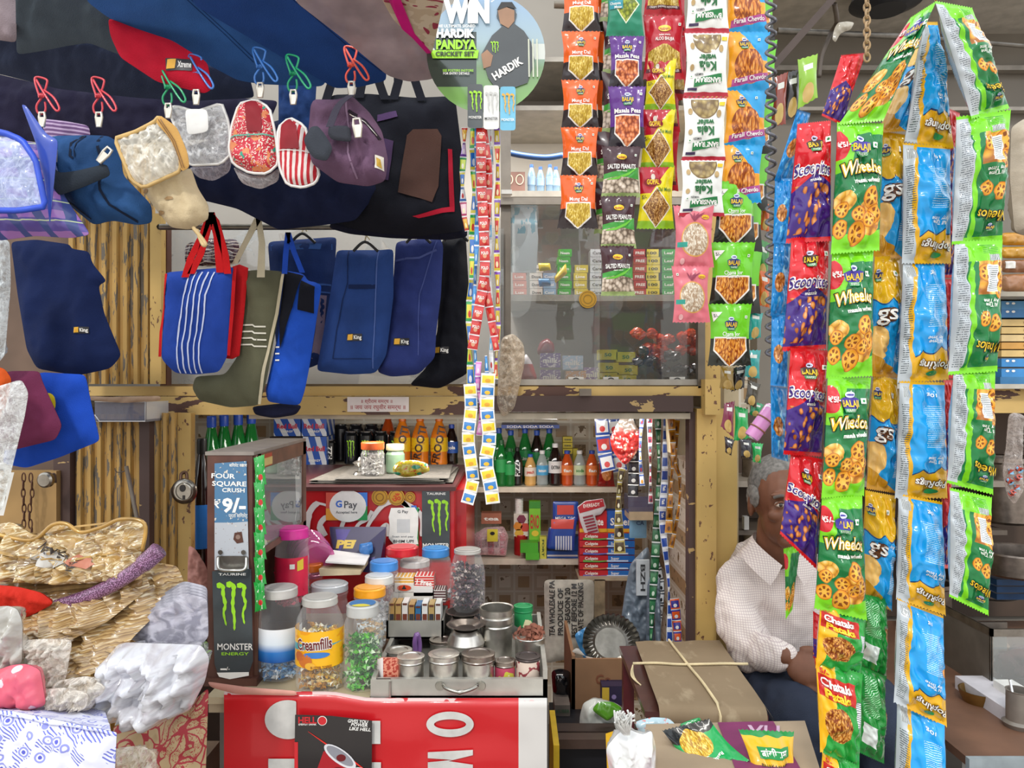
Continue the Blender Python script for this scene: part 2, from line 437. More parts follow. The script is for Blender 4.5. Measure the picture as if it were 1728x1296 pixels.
m = MB(); box(m, (1.05, 3.3, 0), (4, 3.4, 3.4), mat('sheetwall', lambda n: n.mix('8c857a', '5d564e', n.noise(2.2, 4) ), .6)); st('wall_right', m)
m = MB(); box(m, (.655, 2.38, 0), (.70, 3.4, 3.4), M('b9a98a')); st('wall_middle', m)
m = MB(); box(m, (-4, 2.95, 3.0), (4, 3.6, 3.05), M('b8b2a9', .6)); st('ceiling', m)
# upper cabinet shell: back panel, bottom board, shelves
m = MB(); bx(m, -250, -260, 1195, 668, 2.85, .03, M('a19b92', .7, var=.08, sc_=3)); st('wall_cabinet_back', m)
m = MB(); a = P(270, 648, 2.36); b = P(1190, 662, 2.36); box(m, (a.x, 2.36, b.z), (b.x, 2.85, a.z), M('7d6647')); st('trim_1', m)
# lintel: two boards and a white lip
for (x0, y0, x1, y1, Y, mt) in ((150, 652, 1190, 668, 2.30, PYH), (225, 669, 805, 700, 2.28, PYH), (800, 668, 1170, 695, 2.281, BRN), (420, 697, 1165, 707, 2.30, M('b9ad98', .5))):
    m = MB(); bx(m, x0, y0, x1, y1, Y, .06, mt); st('lintel_beam', m, bevel=.003)
# peeled flecks of old cream paint on the brown lintel board and posts are in the material
for (x0, y0, x1, y1, Y, mt, nm) in ((1163, 695, 1178, 1480, 2.31, BRN, 'p'), (1176, 690, 1209, 1480, 2.29, PY, 'p'), (1190, 640, 1216, 700, 2.25, PY, 'p'), (1209, 690, 1244, 1400, 2.32, M('c9a964', .6, var=.12, sc_=5), 'p'), (1188, -100, 1216, 655, 2.33, PY, 'p')):
    m = MB(); bx(m, x0, y0, x1, y1, Y, .05, mt); st('post_pillar', m, bevel=.003)
m = MB(); bx(m, 845, -100, 862, 652, 2.38, .03, M('8f8579', .4)); st('trim_2', m)
m = MB(); bx(m, 1178, 335, 1190, 655, 2.3, .03, M('6f665b', .35, .6)); st('trim_3', m)
m = MB(); bx(m, 840, 333, 1190, 345, 2.36, .04, M('9f968a', .35, .4)); st('trim_4', m)
m = MB(); bx(m, 840, 640, 1190, 650, 2.31, .03, M('a39c92', .35, .5)); st('trim_5', m)
# cabinet shelves: y 322, y 495
for (y, y2, x0, x1) in ((322, 332, 845, 1188), (497, 508, 862, 1188), (178, 186, 845, 1188), (96, 104, 845, 1188)):
    a = P(x0, y, 2.5); b = P(x1, y2, 2.5); m = MB(); box(m, (a.x, 2.5, b.z), (b.x, 2.85, a.z), M('a8a196', .45, .2)); m.build('cabinet_shelf', label='grey metal shelf board in the glass cabinet at photo height %d' % (y // 10), cat='shelf', bevel=.001) if 0 else st('trim_6', m)
# glass panes of the cabinet
m = MB(); bx(m, 862, 346, 1012, 642, 2.345, .004, pane(op=.1)); st('window_1', m)
m = MB(); bx(m, 1003, 346, 1180, 642, 2.37, .004, pane(op=.06)); st('window_2', m)
m = MB(); bx(m, 280, 385, 850, 648, 2.36, .004, pane('cfd4d2', .25)); st('window_3', m)
# corrugated shutter leaves at the left
def shutter(name, x0, x1, y0, y1, Y0, Y1, n, mt):
    mb = MB(); a = P(x0, y1, Y0); b = P(x1, y1, Y1); zt = P(x0, y0, Y0).z; zb = a.z; vs = []; uv = []
    N = n * 8
    for i in range(N + 1):
        t = i / N; ph = (t * n) % 1; d = .014 * (1 if ph < .5 else 0)
        if .5 <= ph < .62 or ph < .12: d = .014 * (ph / .12 if ph < .12 else 1 - (ph - .5) / .12)
        x = a.x + (b.x - a.x) * t; y = Y0 + (Y1 - Y0) * t - d
        vs += [(x, y, zb), (x, y, zt)]; uv += [(t, 1), (t, 0)]
    mb.add([Vector(q) for q in vs], [(2 * i, 2 * i + 2, 2 * i + 3, 2 * i + 1) for i in range(N)], mt, uv, False)
    return mb
m = shutter('s', 118, 262, 190, 648, 2.18, 2.26, 8, PYV); st('door_1', m)
m = shutter('s', 115, 248, 700, 1500, 2.12, 2.2, 8, PYV); st('door_2', m)
m = shutter('s', 248, 305, 697, 1500, 2.2, 2.24, 4, PYV); st('door_3', m)
for (x0, y0, x1, y1, Y, mt) in ((253, 360, 272, 648, 2.24, PY), (300, 697, 322, 1400, 2.235, PY), (235, 702, 252, 1000, 2.16, BRN), (90, 700, 118, 1300, 2.1, BRN), (271, 385, 282, 650, 2.27, M('5a3527'))):
    m = MB(); bx(m, x0, y0, x1, y1, Y, .03, mt); st('post_pillar', m, bevel=.002)
m = MB(); bx(m, -300, 300, 120, 1000, 2.3, .03, M('6b5546', .7, var=.25, sc_=5)); st('wall_front', m)
m = MB(); bx(m, 0, 795, 95, 1100, 2.08, .03, M('9b7a4a', .7, var=.2, sc_=6)); st('door_4', m)
# back shelves in the open shop
for (y0, y1, x0, x1) in ((822, 831, 700, 1050), (943, 953, 700, 1010), (788, 797, 320, 800)):
    a = P(x0, y0, 3.02); b = P(x1, y1, 3.02); m = MB(); box(m, (a.x, 3.02, b.z), (b.x, 3.4, a.z), M('cfc4b2', .35)); st('trim_7', m, bevel=.002)
m = MB(); box(m, (P(1040, 0, 3.0).x, 2.95, P(0, 1250, 3).z), (P(1052, 0, 3).x, 3.4, P(0, 690, 3).z), TILE) if 0 else box(m, (.60, 2.4, 0), (.655, 3.4, 1.42), TILE); st('wall_side', m)
# ================================================================ snack packets
def food(n, kind, c0, c1, c2, sc_, ar=1.3):
    """c0 dark gaps, c1 body, c2 light tops"""
    if kind == 'balls': d, c = n.voro(sc_, 'UV', (1, ar, 1), rnd=.75)
    elif kind == 'sticks': d, c = n.voro(sc_ * 1.5, 'UV', (1.0, ar * .42, 1), warp=1.1)
    else: d, c = n.voro(sc_ * 1.3, 'UV', (1, ar * .7, 1), warp=.3)
    k = n.nd('SeparateXYZ'); n.t.links.new(c, k.inputs[0]); v = E(n, k.outputs[0])
    base = n.ramp(d + v * .22 - .1, (.05, c2), (.42, c1), (.72, c0))
    return base
def vwin(n, top, bot, hw, slope):  # window with a pointed foot
    a = abs(n.u - .5)
    return lambda e: (a < (hw + e)) & (n.v > (top - e)) & ((n.v + a * slope) < (bot + e * 1.3))
def PM(key, fn, rough=.28, coat=.55): return mat('print_' + key, fn, rough, 0, coat, .35, crough=.06)
def two(n, top, bot, v): return n.mix(bot, top, n.v < v)
def vdesign(top, bot, split, win, fk):
    def fn(n):
        c = two(n, top, bot, split); w_ = vwin(n, *win)
        c = n.mix(c, 'efe9e2', w_(.025)); return n.mix(c, food(n, *fk), w_(0))
    return fn
DM = {
 'mung': PM('mung', vdesign('e8621c', '2a1f22', .64, (.55, .98, .33, .62), ('sticks', 'b08c20', 'e0c048', 'f8eaa8', 9))),
 'peas': PM('peas', vdesign('58217f', '28222b', .66, (.50, .97, .35, .62), ('balls', '8a3414', 'e08048', 'f8c098', 11))),
 'chana': PM('chana', vdesign('6cc81e', '20231c', .56, (.56, 1.0, .40, .66), ('sticks', '8a3a08', 'e08c28', 'f8c870', 8))),
 'matar': PM('matar', lambda n: n.mix(n.mix('158060', 'e8ead0', (abs(n.u - .52) * .9 + abs(n.v - .42)) < .36), food(n, 'balls', '5c6a10', '9aa62c', 'c8d060', 11), (abs(n.u - .52) * .9 + abs(n.v - .42)) < .33)),
 'bhujia': PM('bhujia', lambda n: n.mix(n.mix('b8172a', '5a1020', n.rect(.05, .84, .95, .90)), food(n, 'sticks', 'a07c20', 'd8ba54', 'f6e6a4', 9), n.rect(.07, .48, .93, .84) & ((abs(n.u - .5) * .3 + .46) < n.v))),
 'gopal': PM('gopal', lambda n: n.mix(n.mix(n.mix(n.mix('e8d81c', 'b5152a', ((n.u * .8 + n.v) < .70) & (n.v < .44)), '8fc225', n.v > .87), 'ece6d8', (abs(n.u - .5) * .75 + abs(n.v - .66)) < .325), food(n, 'bits', '6d3e10', 'bd8c48', 'e8c890', 17), (abs(n.u - .5) * .75 + abs(n.v - .66)) < .30)),
 'kela': PM('kela', lambda n: n.mix(n.mix(n.mix('e9e9e4', 'b42036', (n.v > .93) | (n.v < .025)), '7a6238', n.disc(.5, .12, .33, 1.35) & (n.v > .05)), food(n, 'balls', '6d5530', '9c8450', 'c8b478', 7), n.disc(.5, .12, .30, 1.35) & (n.v > .06)), .35),
 'farali': PM('farali', lambda n: n.mix(n.mix(n.mix(n.mix('efa11c', '1d9ad6', ((n.u * .75 + (1 - n.v) * .8) > 1.02) & (n.v < .5)), '1d9ad6', (n.v + (n.u * .16)) > .95), food(n, 'sticks', '8a3c08', 'dc8428', 'f8cc80', 6), n.disc(.50, .60, .37, 1.28)), 'b0488c', (abs(n.v - .80 + (n.u * .14 - .09)) < .06) & (n.u > .1))),
 'peanut': PM('peanut', lambda n: n.mix(n.mix(n.mix('3d1a22', '3f9a3c', (n.v + n.u * .12) > .55), food(n, 'balls', '6a5a4a', 'cdbba6', 'eadfd2', 9), (n.v - abs(n.u - .45) * .1) > .60), '9cb070', n.v > .91)),
 'pink': PM('pink', lambda n: n.mix(n.mix(n.mix('d8707c', 'd8a050', n.disc(.52, .56, .385, 1.4)), food(n, 'bits', 'a88c70', 'd8c8b0', 'f2ece2', 14), n.disc(.52, .56, .355, 1.4)), '2fa090', n.rect(.04, .60, .30, .68))),
}
def wheel_pos(rows): return rows
def wheels(n, c, lst, ar):
    """spoked snack wheels"""
    for cu, cv, r, fl in lst:
        du = (n.u - cu); dv = (n.v - cv) * ar; rr = n.math('SQRT', du * du * (1 / (fl * fl)) + dv * dv)
        an = n.math('ARCTAN2', dv, du * (1 / fl)); sp_ = (n.math('SINE', an * 6.0) > -.1) & (rr > r * .34) & (rr < r * .74)
        c = n.mix(c, 'a8580e', rr < r * 1.06); c = n.mix(c, n.ramp(n.math('DIVIDE', rr, r), (0, 'f2c050'), (.8, 'eca42c'), (1, 'd88418')), rr < r); c = n.mix(c, '8a4a10', sp_)
    return c
def d_wheel(n):
    c = n.mix('14753c', '79cf1c', (n.v < .10) | ((n.u * 1.3 + n.v) < .62) & (n.v < .4) | (n.v > .86) | ((n.v + n.u * .1) > .93))
    c = n.mix(c, 'c81e28', n.disc(.04, .19, .17, 1.5))
    fd = food(n, 'balls', 'b06a14', 'e8b040', 'f8e0a0', 7, 1.9)
    c = n.mix(c, fd, (((n.u - .68) * (n.u - .68) * 1.1 + (n.v - .74) * (n.v - .74) * 4.2) < .085))
    c = n.mix(c, fd, (((n.u - .15) * (n.u - .15) * 1.1 + (n.v - .62) * (n.v - .62) * 5) < .03))
    return wheels(n, c, ((.66, .60, .17, 1), (.12, .68, .13, .8), (.80, .72, .16, 1), (.42, .72, .13, 1), (.12, .82, .16, .75), (.43, .86, .2, .8), (.66, .76, .14, 1)), 2.3)
def d_wheelback(n):
    c = n.mix('14753c', '79cf1c', (n.v < .17) | (n.v > .95))
    c = n.mix(c, 'b9bfc4', (n.u < .22) & (n.v > .03) & (n.v < .97)); c = n.mix(c, '5a6068', (n.u < .20) & (n.v > .06) & (n.v < .94) & ((n.v * 60 % 1.0) < .38) & (n.noise(60, 1, 'UV', (1, .4, 1)) > .45) & (n.u > .05))
    c = n.mix(c, '79cf1c', (abs(n.u - .26 - (n.v - .5) * (n.v - .5) * .4) < .04))
    c = n.mix(c, food(n, 'balls', 'a05e14', 'e8aa3c', 'f6d88c', 6, 2.2), (n.v > .17) & (n.v < .42) & ((n.u + n.v * .25) > .46))
    c = wheels(n, c, ((.50, .26, .15, .7), (.86, .24, .2, .9), (.88, .38, .17, .9), (.48, .60, .13, .8), (.74, .63, .15, .9)), 2.4)
    c = n.mix(c, 'e8ecec', n.rect(.52, .20, .80, .40)); c = n.mix(c, '70787c', n.rect(.54, .21, .78, .39) & ((n.v * 70 % 1.0) < .4))
    c = n.mix(c, '1e7a2c', n.rect(.52, .04, .86, .11) & ((n.v * 75 % 1.0) < .35)); return n.mix(c, n.mix('dfe3e3', '454b50', (n.u * 46 % 1.0) < .5), n.rect(.62, .115, .88, .165))
def d_ringback(n):
    y = n.v - n.math('ABSOLUTE', n.math('SINE', n.u * 8.2)) * .045 + n.u * .06
    c = n.mix('1a9be0', 'e0a916', (y > .765) | (n.v < .03)); c = n.mix(c, '123a66', abs(y - .762) < .006)
    c = n.mix(c, 'e0a916', (n.u < (.31 - (n.math('SINE', n.v * 3.3)) * .14)) & (n.v > .02))
    c = n.mix(c, 'b9c0c6', (n.u < (.24 - (n.math('SINE', n.v * 3.3)) * .14)) & (n.v > .02))
    c = n.mix(c, '50585e', n.rect(.03, .20, .15, .92) & ((n.v * 55 % 1.0) < .4) & (n.noise(50, 1, 'UV', (1, .4, 1)) > .42))
    c = n.mix(c, n.mix('dfe3e3', '33383d', (n.u * 60 % 1.0) < .5), n.rect(.06, .05, .22, .14))
    c = n.mix(c, 'b8dcef', n.rect(.45, .20, .86, .56) & ((n.v * 62 % 1.0) < .36) & (n.noise(70, 1, 'UV', (1, .5, 1)) > .40))
    return n.mix(c, 'e8973c', n.disc(1.0, .52, .09, 2))
def d_ring(n):
    y = n.v - n.math('ABSOLUTE', n.math('SINE', n.u * 7.2)) * .05
    c = n.mix('1a9be0', 'ddae18', y < .36); c = n.mix(c, '10548c', abs(y - .36) < .007)
    c = n.mix(c, n.mix('e4a63c', 'f4d48c', n.noise(9, 3, 'UV')), (((n.u - .1) * (n.u - .1) + (n.v - .72) * (n.v - .72) * 5) < .10))
    c = n.mix(c, 'c79020', (n.v - n.u * .2) > .80); return n.mix(c, 'e0ecf2', n.rect(.72, .52, .92, .86) & ((n.v * 70 % 1.0) < .4))
def d_scoop(n):
    c = n.mix('d01a24', '3c1c78', (n.v + abs(n.u - .45) * -.25 + n.u * .05) > .47)
    c = n.mix(c, 'd01a24', n.v > .955)
    d, k = n.voro(5.5, 'UV', (1.5, 2.0, 1), warp=.25)
    return n.mix(c, n.ramp(d, (0, 'f0b070'), (.3, 'd07830'), (.42, '8c4410')), (d < .42) & (n.v > .54) & ((n.v + n.u * .5) < 1.12) & (n.v < .93))
def d_chatak(n):
    c = n.mix('1f9436', 'f0b41c', (n.u + (n.v) * .35) < .42); c = n.mix(c, 'c4251c', ((n.u + n.v * .1) < .82) & n.rect(.02, .14, .8, .36))
    fd = food(n, 'sticks', '7a3206', 'd08a30', 'f2c67c', 9, 1.9); c = n.mix(c, fd, ((((n.u - .38) * (n.u - .38)) * 1.3 + (n.v - .60) * (n.v - .60) * 3.2) < .12) & (n.u + n.v > .62))
    return n.mix(c, n.mix('e8ecec', '4a5054', (n.v * 50 % 1.0) < .4), n.rect(.82, .30, .95, .55))
def d_chatakback(n):
    c = n.mix('1f8a38', '2b6d3a', (n.v * 46 % 1.0) < .0); c = n.mix(c, 'a8dab0', n.rect(.1, .08, .55, .50) & (((n.v + n.u * .4) * 40 % 1.0) < .35))
    c = n.mix(c, 'dfe5e2', n.rect(.08, .60, .5, .84)); return n.mix(c, 'd08a30', n.disc(1.0, .45, .2, 1.8))
def d_bluecheese(n):
    return n.mix(n.mix('1687cf', '7ccdf0', n.noise(4, 2, 'UV') > .62), food(n, 'bits', '8a4a14', 'd08a3c', 'f0c080', 7, 1.9), (((n.u - .35) * (n.u - .35) + (n.v - .55) * (n.v - .55) * 4) < .07))
for k_, f_ in (('wheel', d_wheel), ('wheelback', d_wheelback), ('ringback', d_ringback), ('ring', d_ring), ('scoop', d_scoop), ('chatak', d_chatak), ('chatakback', d_chatakback), ('blue', d_bluecheese)): DM[k_] = PM(k_, f_, .24, .5)
W_ = ink('f2f0ea'); K_ = ink('1c1a1e'); Yl = ink('f2c928'); Gn = ink('1f8c46')
def logo(mb, fr, cx, cy, s, back='1c2a6a', sq=1):
    """round mark over the maker's name in a dark badge, green ribbon below"""
    ar = fr.ar
    patch(mb, fr, [(cx + a * s * .60 * ar * sq, cy + b * s * .42) for a, b in ((-1, -.5), (-.6, -.75), (.6, -.75), (1, -.5), (.9, .45), (.55, .7), (-.55, .7), (-.9, .45))], ink(back), .0005)
    patch(mb, fr, oval(cx, cy - s * .46, s * .26 * ar * sq, s * .17), ink('cfd2ee'), .0008)
    patch(mb, fr, oval(cx, cy - s * .46, s * .19 * ar * sq, s * .05), ink(back), .001)
    patch(mb, fr, [(cx + a * s * .42 * ar * sq, cy + b * s * .3) for a, b in ((-1, .95), (1, .95), (.8, 1.65), (-.8, 1.65))], Gn, .0008)
    text(mb, fr, 'BALAJI', cx, cy + .0 * s, s * .36, Yl, off=.0012, bold=.03, width=s * 1.02 * ar * sq)
    text(mb, fr, 'WAFERS', cx, cy + .38 * s, s * .16, W_, off=.0013, bold=.0, width=s * .6 * ar * sq)
def hlogo(mb, fr, cx, cy, s):
    patch(mb, fr, oval(cx, cy, s * .7 * fr.ar, s * .36), Yl, .0006); text(mb, fr, "Haldiram's", cx, cy + .04 * s, s * .34, ink('a01c28'), off=.001, bold=.02, width=s * 1.1 * fr.ar)
def veg(mb, fr, u, v): s = .022; patch(mb, fr, rct(u - s * fr.ar, v - s, u + s * fr.ar, v + s), W_, .0006); patch(mb, fr, oval(u, v, s * .5 * fr.ar, s * .5, 8), Gn, .0009)
def pr_mung(mb, fr): logo(mb, fr, .5, .27, .17); text(mb, fr, 'Mung Dal', .5, .47, .07, W_, bold=.03, width=.52); veg(mb, fr, .88, .17)
def pr_peas(mb, fr): logo(mb, fr, .5, .24, .19); text(mb, fr, 'Masala Peas', .5, .42, .075, W_, bold=.04, width=.78); veg(mb, fr, .88, .14)
def pr_chana(mb, fr): logo(mb, fr, .5, .34, .19); text(mb, fr, 'Chana Jor', .5, .49, .065, W_, bold=.02, width=.46); text(mb, fr, 'Garam', .5, .545, .055, W_, bold=.02, width=.3); veg(mb, fr, .88, .22); patch(mb, fr, [(.04, .14), (.3, .14), (.06, .3)], W_); text(mb, fr, '5/-', .13, .2, .05, K_, off=.001)
def pr_matar(mb, fr): patch(mb, fr, rct(.03, .36, .42, .52), ink('2a90a0'), .0006); text(mb, fr, 'Chatpata', .2, .42, .05, W_, off=.001, width=.3); text(mb, fr, 'Matar', .28, .49, .05, W_, off=.001, width=.22); patch(mb, fr, oval(.5, .04, .18, .04), Yl)
def pr_bhujia(mb, fr): hlogo(mb, fr, .5, .24, .15); text(mb, fr, 'ALOO BHUJIA', .5, .40, .05, W_, bold=.04, width=.52); text(mb, fr, 'indian snacks', .5, .34, .03, W_, width=.3); veg(mb, fr, .9, .16); text(mb, fr, 'CRISPY INDIAN NOODLES', .5, .87, .03, W_, width=.75)
def pr_gopal(mb, fr): patch(mb, fr, oval(.38, .26, .26, .065), ink('8c1020'), .0006); text(mb, fr, 'GOPAL', .38, .26, .08, Yl, off=.001, bold=.05, width=.38); patch(mb, fr, oval(.38, .18, .06, .05), ink('d8cfc0'), .0008); text(mb, fr, 'Dal Moth', .74, .38, .06, ink('2a6a20'), width=.4, shear=.2); text(mb, fr, '5/-', .12, .5, .06, K_, width=.15)
def pr_kela(mb, fr):
    text(mb, fr, 'Kela', .5, .56, .13, ink('1f6a38'), pi, bold=.05, width=.44); text(mb, fr, 'wafer', .5, .43, .09, ink('1f6a38'), pi, bold=.05, width=.44)
    patch(mb, fr, [(.2, .74), (.86, .66), (.86, .78), (.2, .86)], ink('1f7a40'), .0006); text(mb, fr, 'BANSIRAM', .53, .765, .075, W_, pi + .02, off=.001, bold=.05, width=.6)
    text(mb, fr, 'NAMKEEN', .3, .68, .035, K_, pi, width=.2); patch(mb, fr, rct(.06, .87, .28, .91), ink('3a2a50')); patch(mb, fr, rct(.84, .09, .97, .15), Yl); veg(mb, fr, .12, .7)
    patch(mb, fr, oval(.84, .28, .06, .06), ink('b89a68')); patch(mb, fr, oval(.14, .24, .05, .05), ink('b89a68')); patch(mb, fr, oval(.12, .57, .05, .045), ink('b89a68'))
def pr_farali(mb, fr): logo(mb, fr, .38, .24, .17); text(mb, fr, 'Farali Chevdo', .55, .80, .075, W_, -.12, bold=.03, width=.78, shear=.1); veg(mb, fr, .74, .16)
def pr_peanut(mb, fr): hlogo(mb, fr, .5, .24, .15); text(mb, fr, 'SALTED PEANUTS', .5, .42, .085, W_, bold=.04, width=.80); text(mb, fr, 'classic salted', .5, .5, .03, W_, width=.3); veg(mb, fr, .88, .2); strip(mb, fr, [(.1, .66), (.4, .64), (.7, .56), (.95, .44)], [.015, .05, .05, .01], ink('6cc23c'))
def pr_pink(mb, fr): hlogo(mb, fr, .80, .2, .10); veg(mb, fr, .12, .16); [strip(mb, fr, [(.5, .26), (.48 + a * .05, .2), (.5 + a * .13, .13)], [.03, .045, .006], ink('8c2f48')) for a in (-1, 0, 1, 2)]; patch(mb, fr, oval(.2, .9, .06, .05), ink('e8b0b0'))
def pr_wheel(mb, fr):
    logo(mb, fr, .42, .22, .15, '3a2c90', .85)
    for k, (c, o, b) in enumerate(((K_, .0006, .13), (Yl, .0011, .07), (W_, .0015, .0))): text(mb, fr, 'Wheelos', .45, .39, .10, c, -.05, off=o, bold=b, width=.88 - k * .03, shear=.15, arc=.25)
    text(mb, fr, 'masala wheels', .55, .475, .035, W_, -.06, bold=.05, width=.55); text(mb, fr, '₹5/-', .1, .19, .045, W_, off=.001, bold=.04, width=.2); veg(mb, fr, .74, .2)
def pr_wheelback(mb, fr):
    for k, (c, o) in enumerate(((K_, .0006), (Yl, .0012))): text(mb, fr, 'Wheelos', .66, .80, .07, c, pi + .1, off=o, bold=.1 - k * .09, width=.60, arc=.2)
    text(mb, fr, 'Any Time', .62, .47, .028, W_, pi, width=.36); text(mb, fr, 'All Time', .62, .50, .028, W_, pi, width=.3); logo(mb, fr, .66, .89, .05)
def pr_ringback(mb, fr):
    for k, (c, o) in enumerate(((ink('5a3210'), .0006), (W_, .0012))): text(mb, fr, 'PopRings', .60, .86, .06, c, pi + .1, off=o, bold=.1 - k * .08, width=.62, arc=.15)
    text(mb, fr, 'Any Time', .62, .645, .03, W_, pi, width=.36, shear=.2); text(mb, fr, 'All Time', .62, .675, .03, W_, pi, width=.3, shear=.2); patch(mb, fr, oval(.62, .93, .12, .022), Gn)
    text(mb, fr, '10g', .62, .12, .03, W_, pi, width=.16)
def pr_ring(mb, fr):
    for k, (c, o) in enumerate(((ink('5a3210'), .0006), (W_, .0012))): text(mb, fr, 'gs', .28, .47, .13, c, 0, off=o, bold=.12 - k * .1, width=.5)
    veg(mb, fr, .62, .16); text(mb, fr, 'Any Time', .78, .44, .03, W_, width=.36, shear=.2); logo(mb, fr, .1, .17, .09, sq=.6)
def pr_scoop(mb, fr):
    logo(mb, fr, .42, .22, .13, '3a2420', .9)
    for k, (c, o) in enumerate(((W_, .0006), (ink('3c1c78'), .0013))): text(mb, fr, 'Scoopitos', .42, .42, .10, c, .06, off=o, bold=.12 - k * .1, width=.90, shear=.1, arc=.1)
    text(mb, fr, 'masala', .45, .51, .03, W_, width=.25); veg(mb, fr, .86, .17)
def pr_chatak(mb, fr): text(mb, fr, 'Chataka', .36, .20, .08, W_, -.04, bold=.05, width=.62); text(mb, fr, 'Pataka', .38, .30, .08, Yl, -.04, bold=.06, width=.55); text(mb, fr, '5/-', .12, .1, .05, ink('c4251c'), bold=.05)
def pr_none(mb, fr): pass
PR = dict(mung=pr_mung, peas=pr_peas, chana=pr_chana, matar=pr_matar, bhujia=pr_bhujia, gopal=pr_gopal, kela=pr_kela, farali=pr_farali, peanut=pr_peanut, pink=pr_pink, wheel=pr_wheel, wheelback=pr_wheelback, ringback=pr_ringback, ring=pr_ring, scoop=pr_scoop, chatak=pr_chatak, chatakback=pr_none, blue=pr_none)
NM = dict(mung=('snack_packet', 'orange and black packet of yellow lentil snack'), peas=('snack_packet', 'purple packet of masala peas'), chana=('snack_packet', 'lime green packet of chana snack'), matar=('snack_packet', 'green packet showing green peas'), bhujia=('snack_packet', 'red packet of yellow bhujia noodles'), gopal=('snack_packet', 'red and yellow packet with diamond window'), kela=('snack_packet', 'white banana wafer packet with red band'), farali=('snack_packet', 'yellow and blue packet of orange snack sticks'), peanut=('snack_packet', 'dark brown packet of salted peanuts'), pink=('snack_packet', 'pink packet with round window'))
class Pk:
    """surface of a pillow packet spanned by four pixel corners TL TR BR BL at distance Y (+gy down, +gx across)"""
    def __init__(s, q, Y, T, seed, gx=0, gy=0, pinch=.07):
        s.q = q; s.Y = Y; s.T = T; s.seed = seed; s.gx = gx; s.gy = gy; s.pinch = pinch
        wd = (math.dist(q[0], q[1]) + math.dist(q[3], q[2])) / 2; ht = (math.dist(q[0], q[3]) + math.dist(q[1], q[2])) / 2; s.ar = ht / wd; s.px = wd
    def hh(s, u, v):
        a = max(0, min(1, (v - .055) / .89)); e_ = max(0, math.sin(pi * a)); b = max(0, 1 - (2 * u - 1) ** 2)
        h = s.T * (e_ ** .55) * (b ** .6)
        sd = s.seed; k = math.exp(-a * 7) + math.exp(-(1 - a) * 7)
        w_ = .24 * s.T * k * math.sin(u * 19 + sd * 3) * b * (a > 0) * (a < 1)
        q = Vector((u * 2.3 + v * 1.1, v * 3.2 * s.ar * .6 - u, sd)); nz = noise.noise(q) * .6 - abs(noise.noise(q * 1.9)) * .9 - abs(noise.noise(q * 3.1)) * .15
        return h, (w_ + s.T * .5 * nz * min(1, e_ * 2) * min(1, b * 3))
    def __call__(s, u, v, o=0):
        x = min(.9999, max(0, u)) * s.nx; y = min(.9999, max(0, v)) * s.ny; i, j = int(x), int(y); x -= i; y -= j; g = s.g; k = j * (s.nx + 1) + i
        p = (g[k] * (1 - x) + g[k + 1] * x) * (1 - y) + (g[k + s.nx + 1] * (1 - x) + g[k + s.nx + 2] * x) * y; p.y -= o * 1.4 + s.T * .085; return p
    def grid(s, nx, ny, back=False):
        vs = [s.raw(i / nx, j / ny, 0, back) for j in range(ny + 1) for i in range(nx + 1)]
        if not back: s.g = vs; s.nx = nx; s.ny = ny
        return vs
    def raw(s, u, v, o=0, back=False):
        u_ = min(1, max(0, u)); v_ = min(1, max(0, v)); h, w_ = s.hh(u_, v_)
        u2 = .5 + (u_ - .5) * (1 - s.pinch * math.sin(pi * v_)); q = s.q
        x = (q[0][0] * (1 - u2) + q[1][0] * u2) * (1 - v_) + (q[3][0] * (1 - u2) + q[2][0] * u2) * v_
        y = (q[0][1] * (1 - u2) + q[1][1] * u2) * (1 - v_) + (q[3][1] * (1 - u2) + q[2][1] * u2) * v_
        p = P(x, y, s.Y + s.gx * (u_ - .5) + s.gy * (v_ - .5)); p.y += (h - w_ * .3 + .0004) if back else -(h + w_ + o); return p
def packet(ds, q, Y, T=.014, label=None, group=None, gx=0, gy=0, seed=None, name='snack_packet', cat='snack packet', prints=True, nx=20, ny=26, pinch=.13, parent=None):
    seed = seed if seed is not None else R.random() * 50; fr = Pk(q, Y, T, seed, gx, gy, pinch); mb = MB(); mt = DM[ds] if isinstance(ds, str) else ds
    for bk in (False, True):
        vs = [q.copy() for q in fr.grid(nx, ny, bk)]; uv = [(i / nx, j / ny) for j in range(ny + 1) for i in range(nx + 1)]
        for i in range(1, nx, 2): vs[i].z -= .0022; vs[ny * (nx + 1) + i].z += .0022
        mb.add(vs, quadfaces(nx, ny), mt, uv)
    if prints and isinstance(ds, str): PR[ds](mb, fr)
    return mb.build(name, parent, label, cat if label else None, group)
def vq(x0, x1, y0, y1, sk=0, w2=None):
    w2 = w2 if w2 is not None else 0; return [(x0, y0), (x1, y0), (x1 + sk + w2, y1), (x0 + sk - w2, y1)]
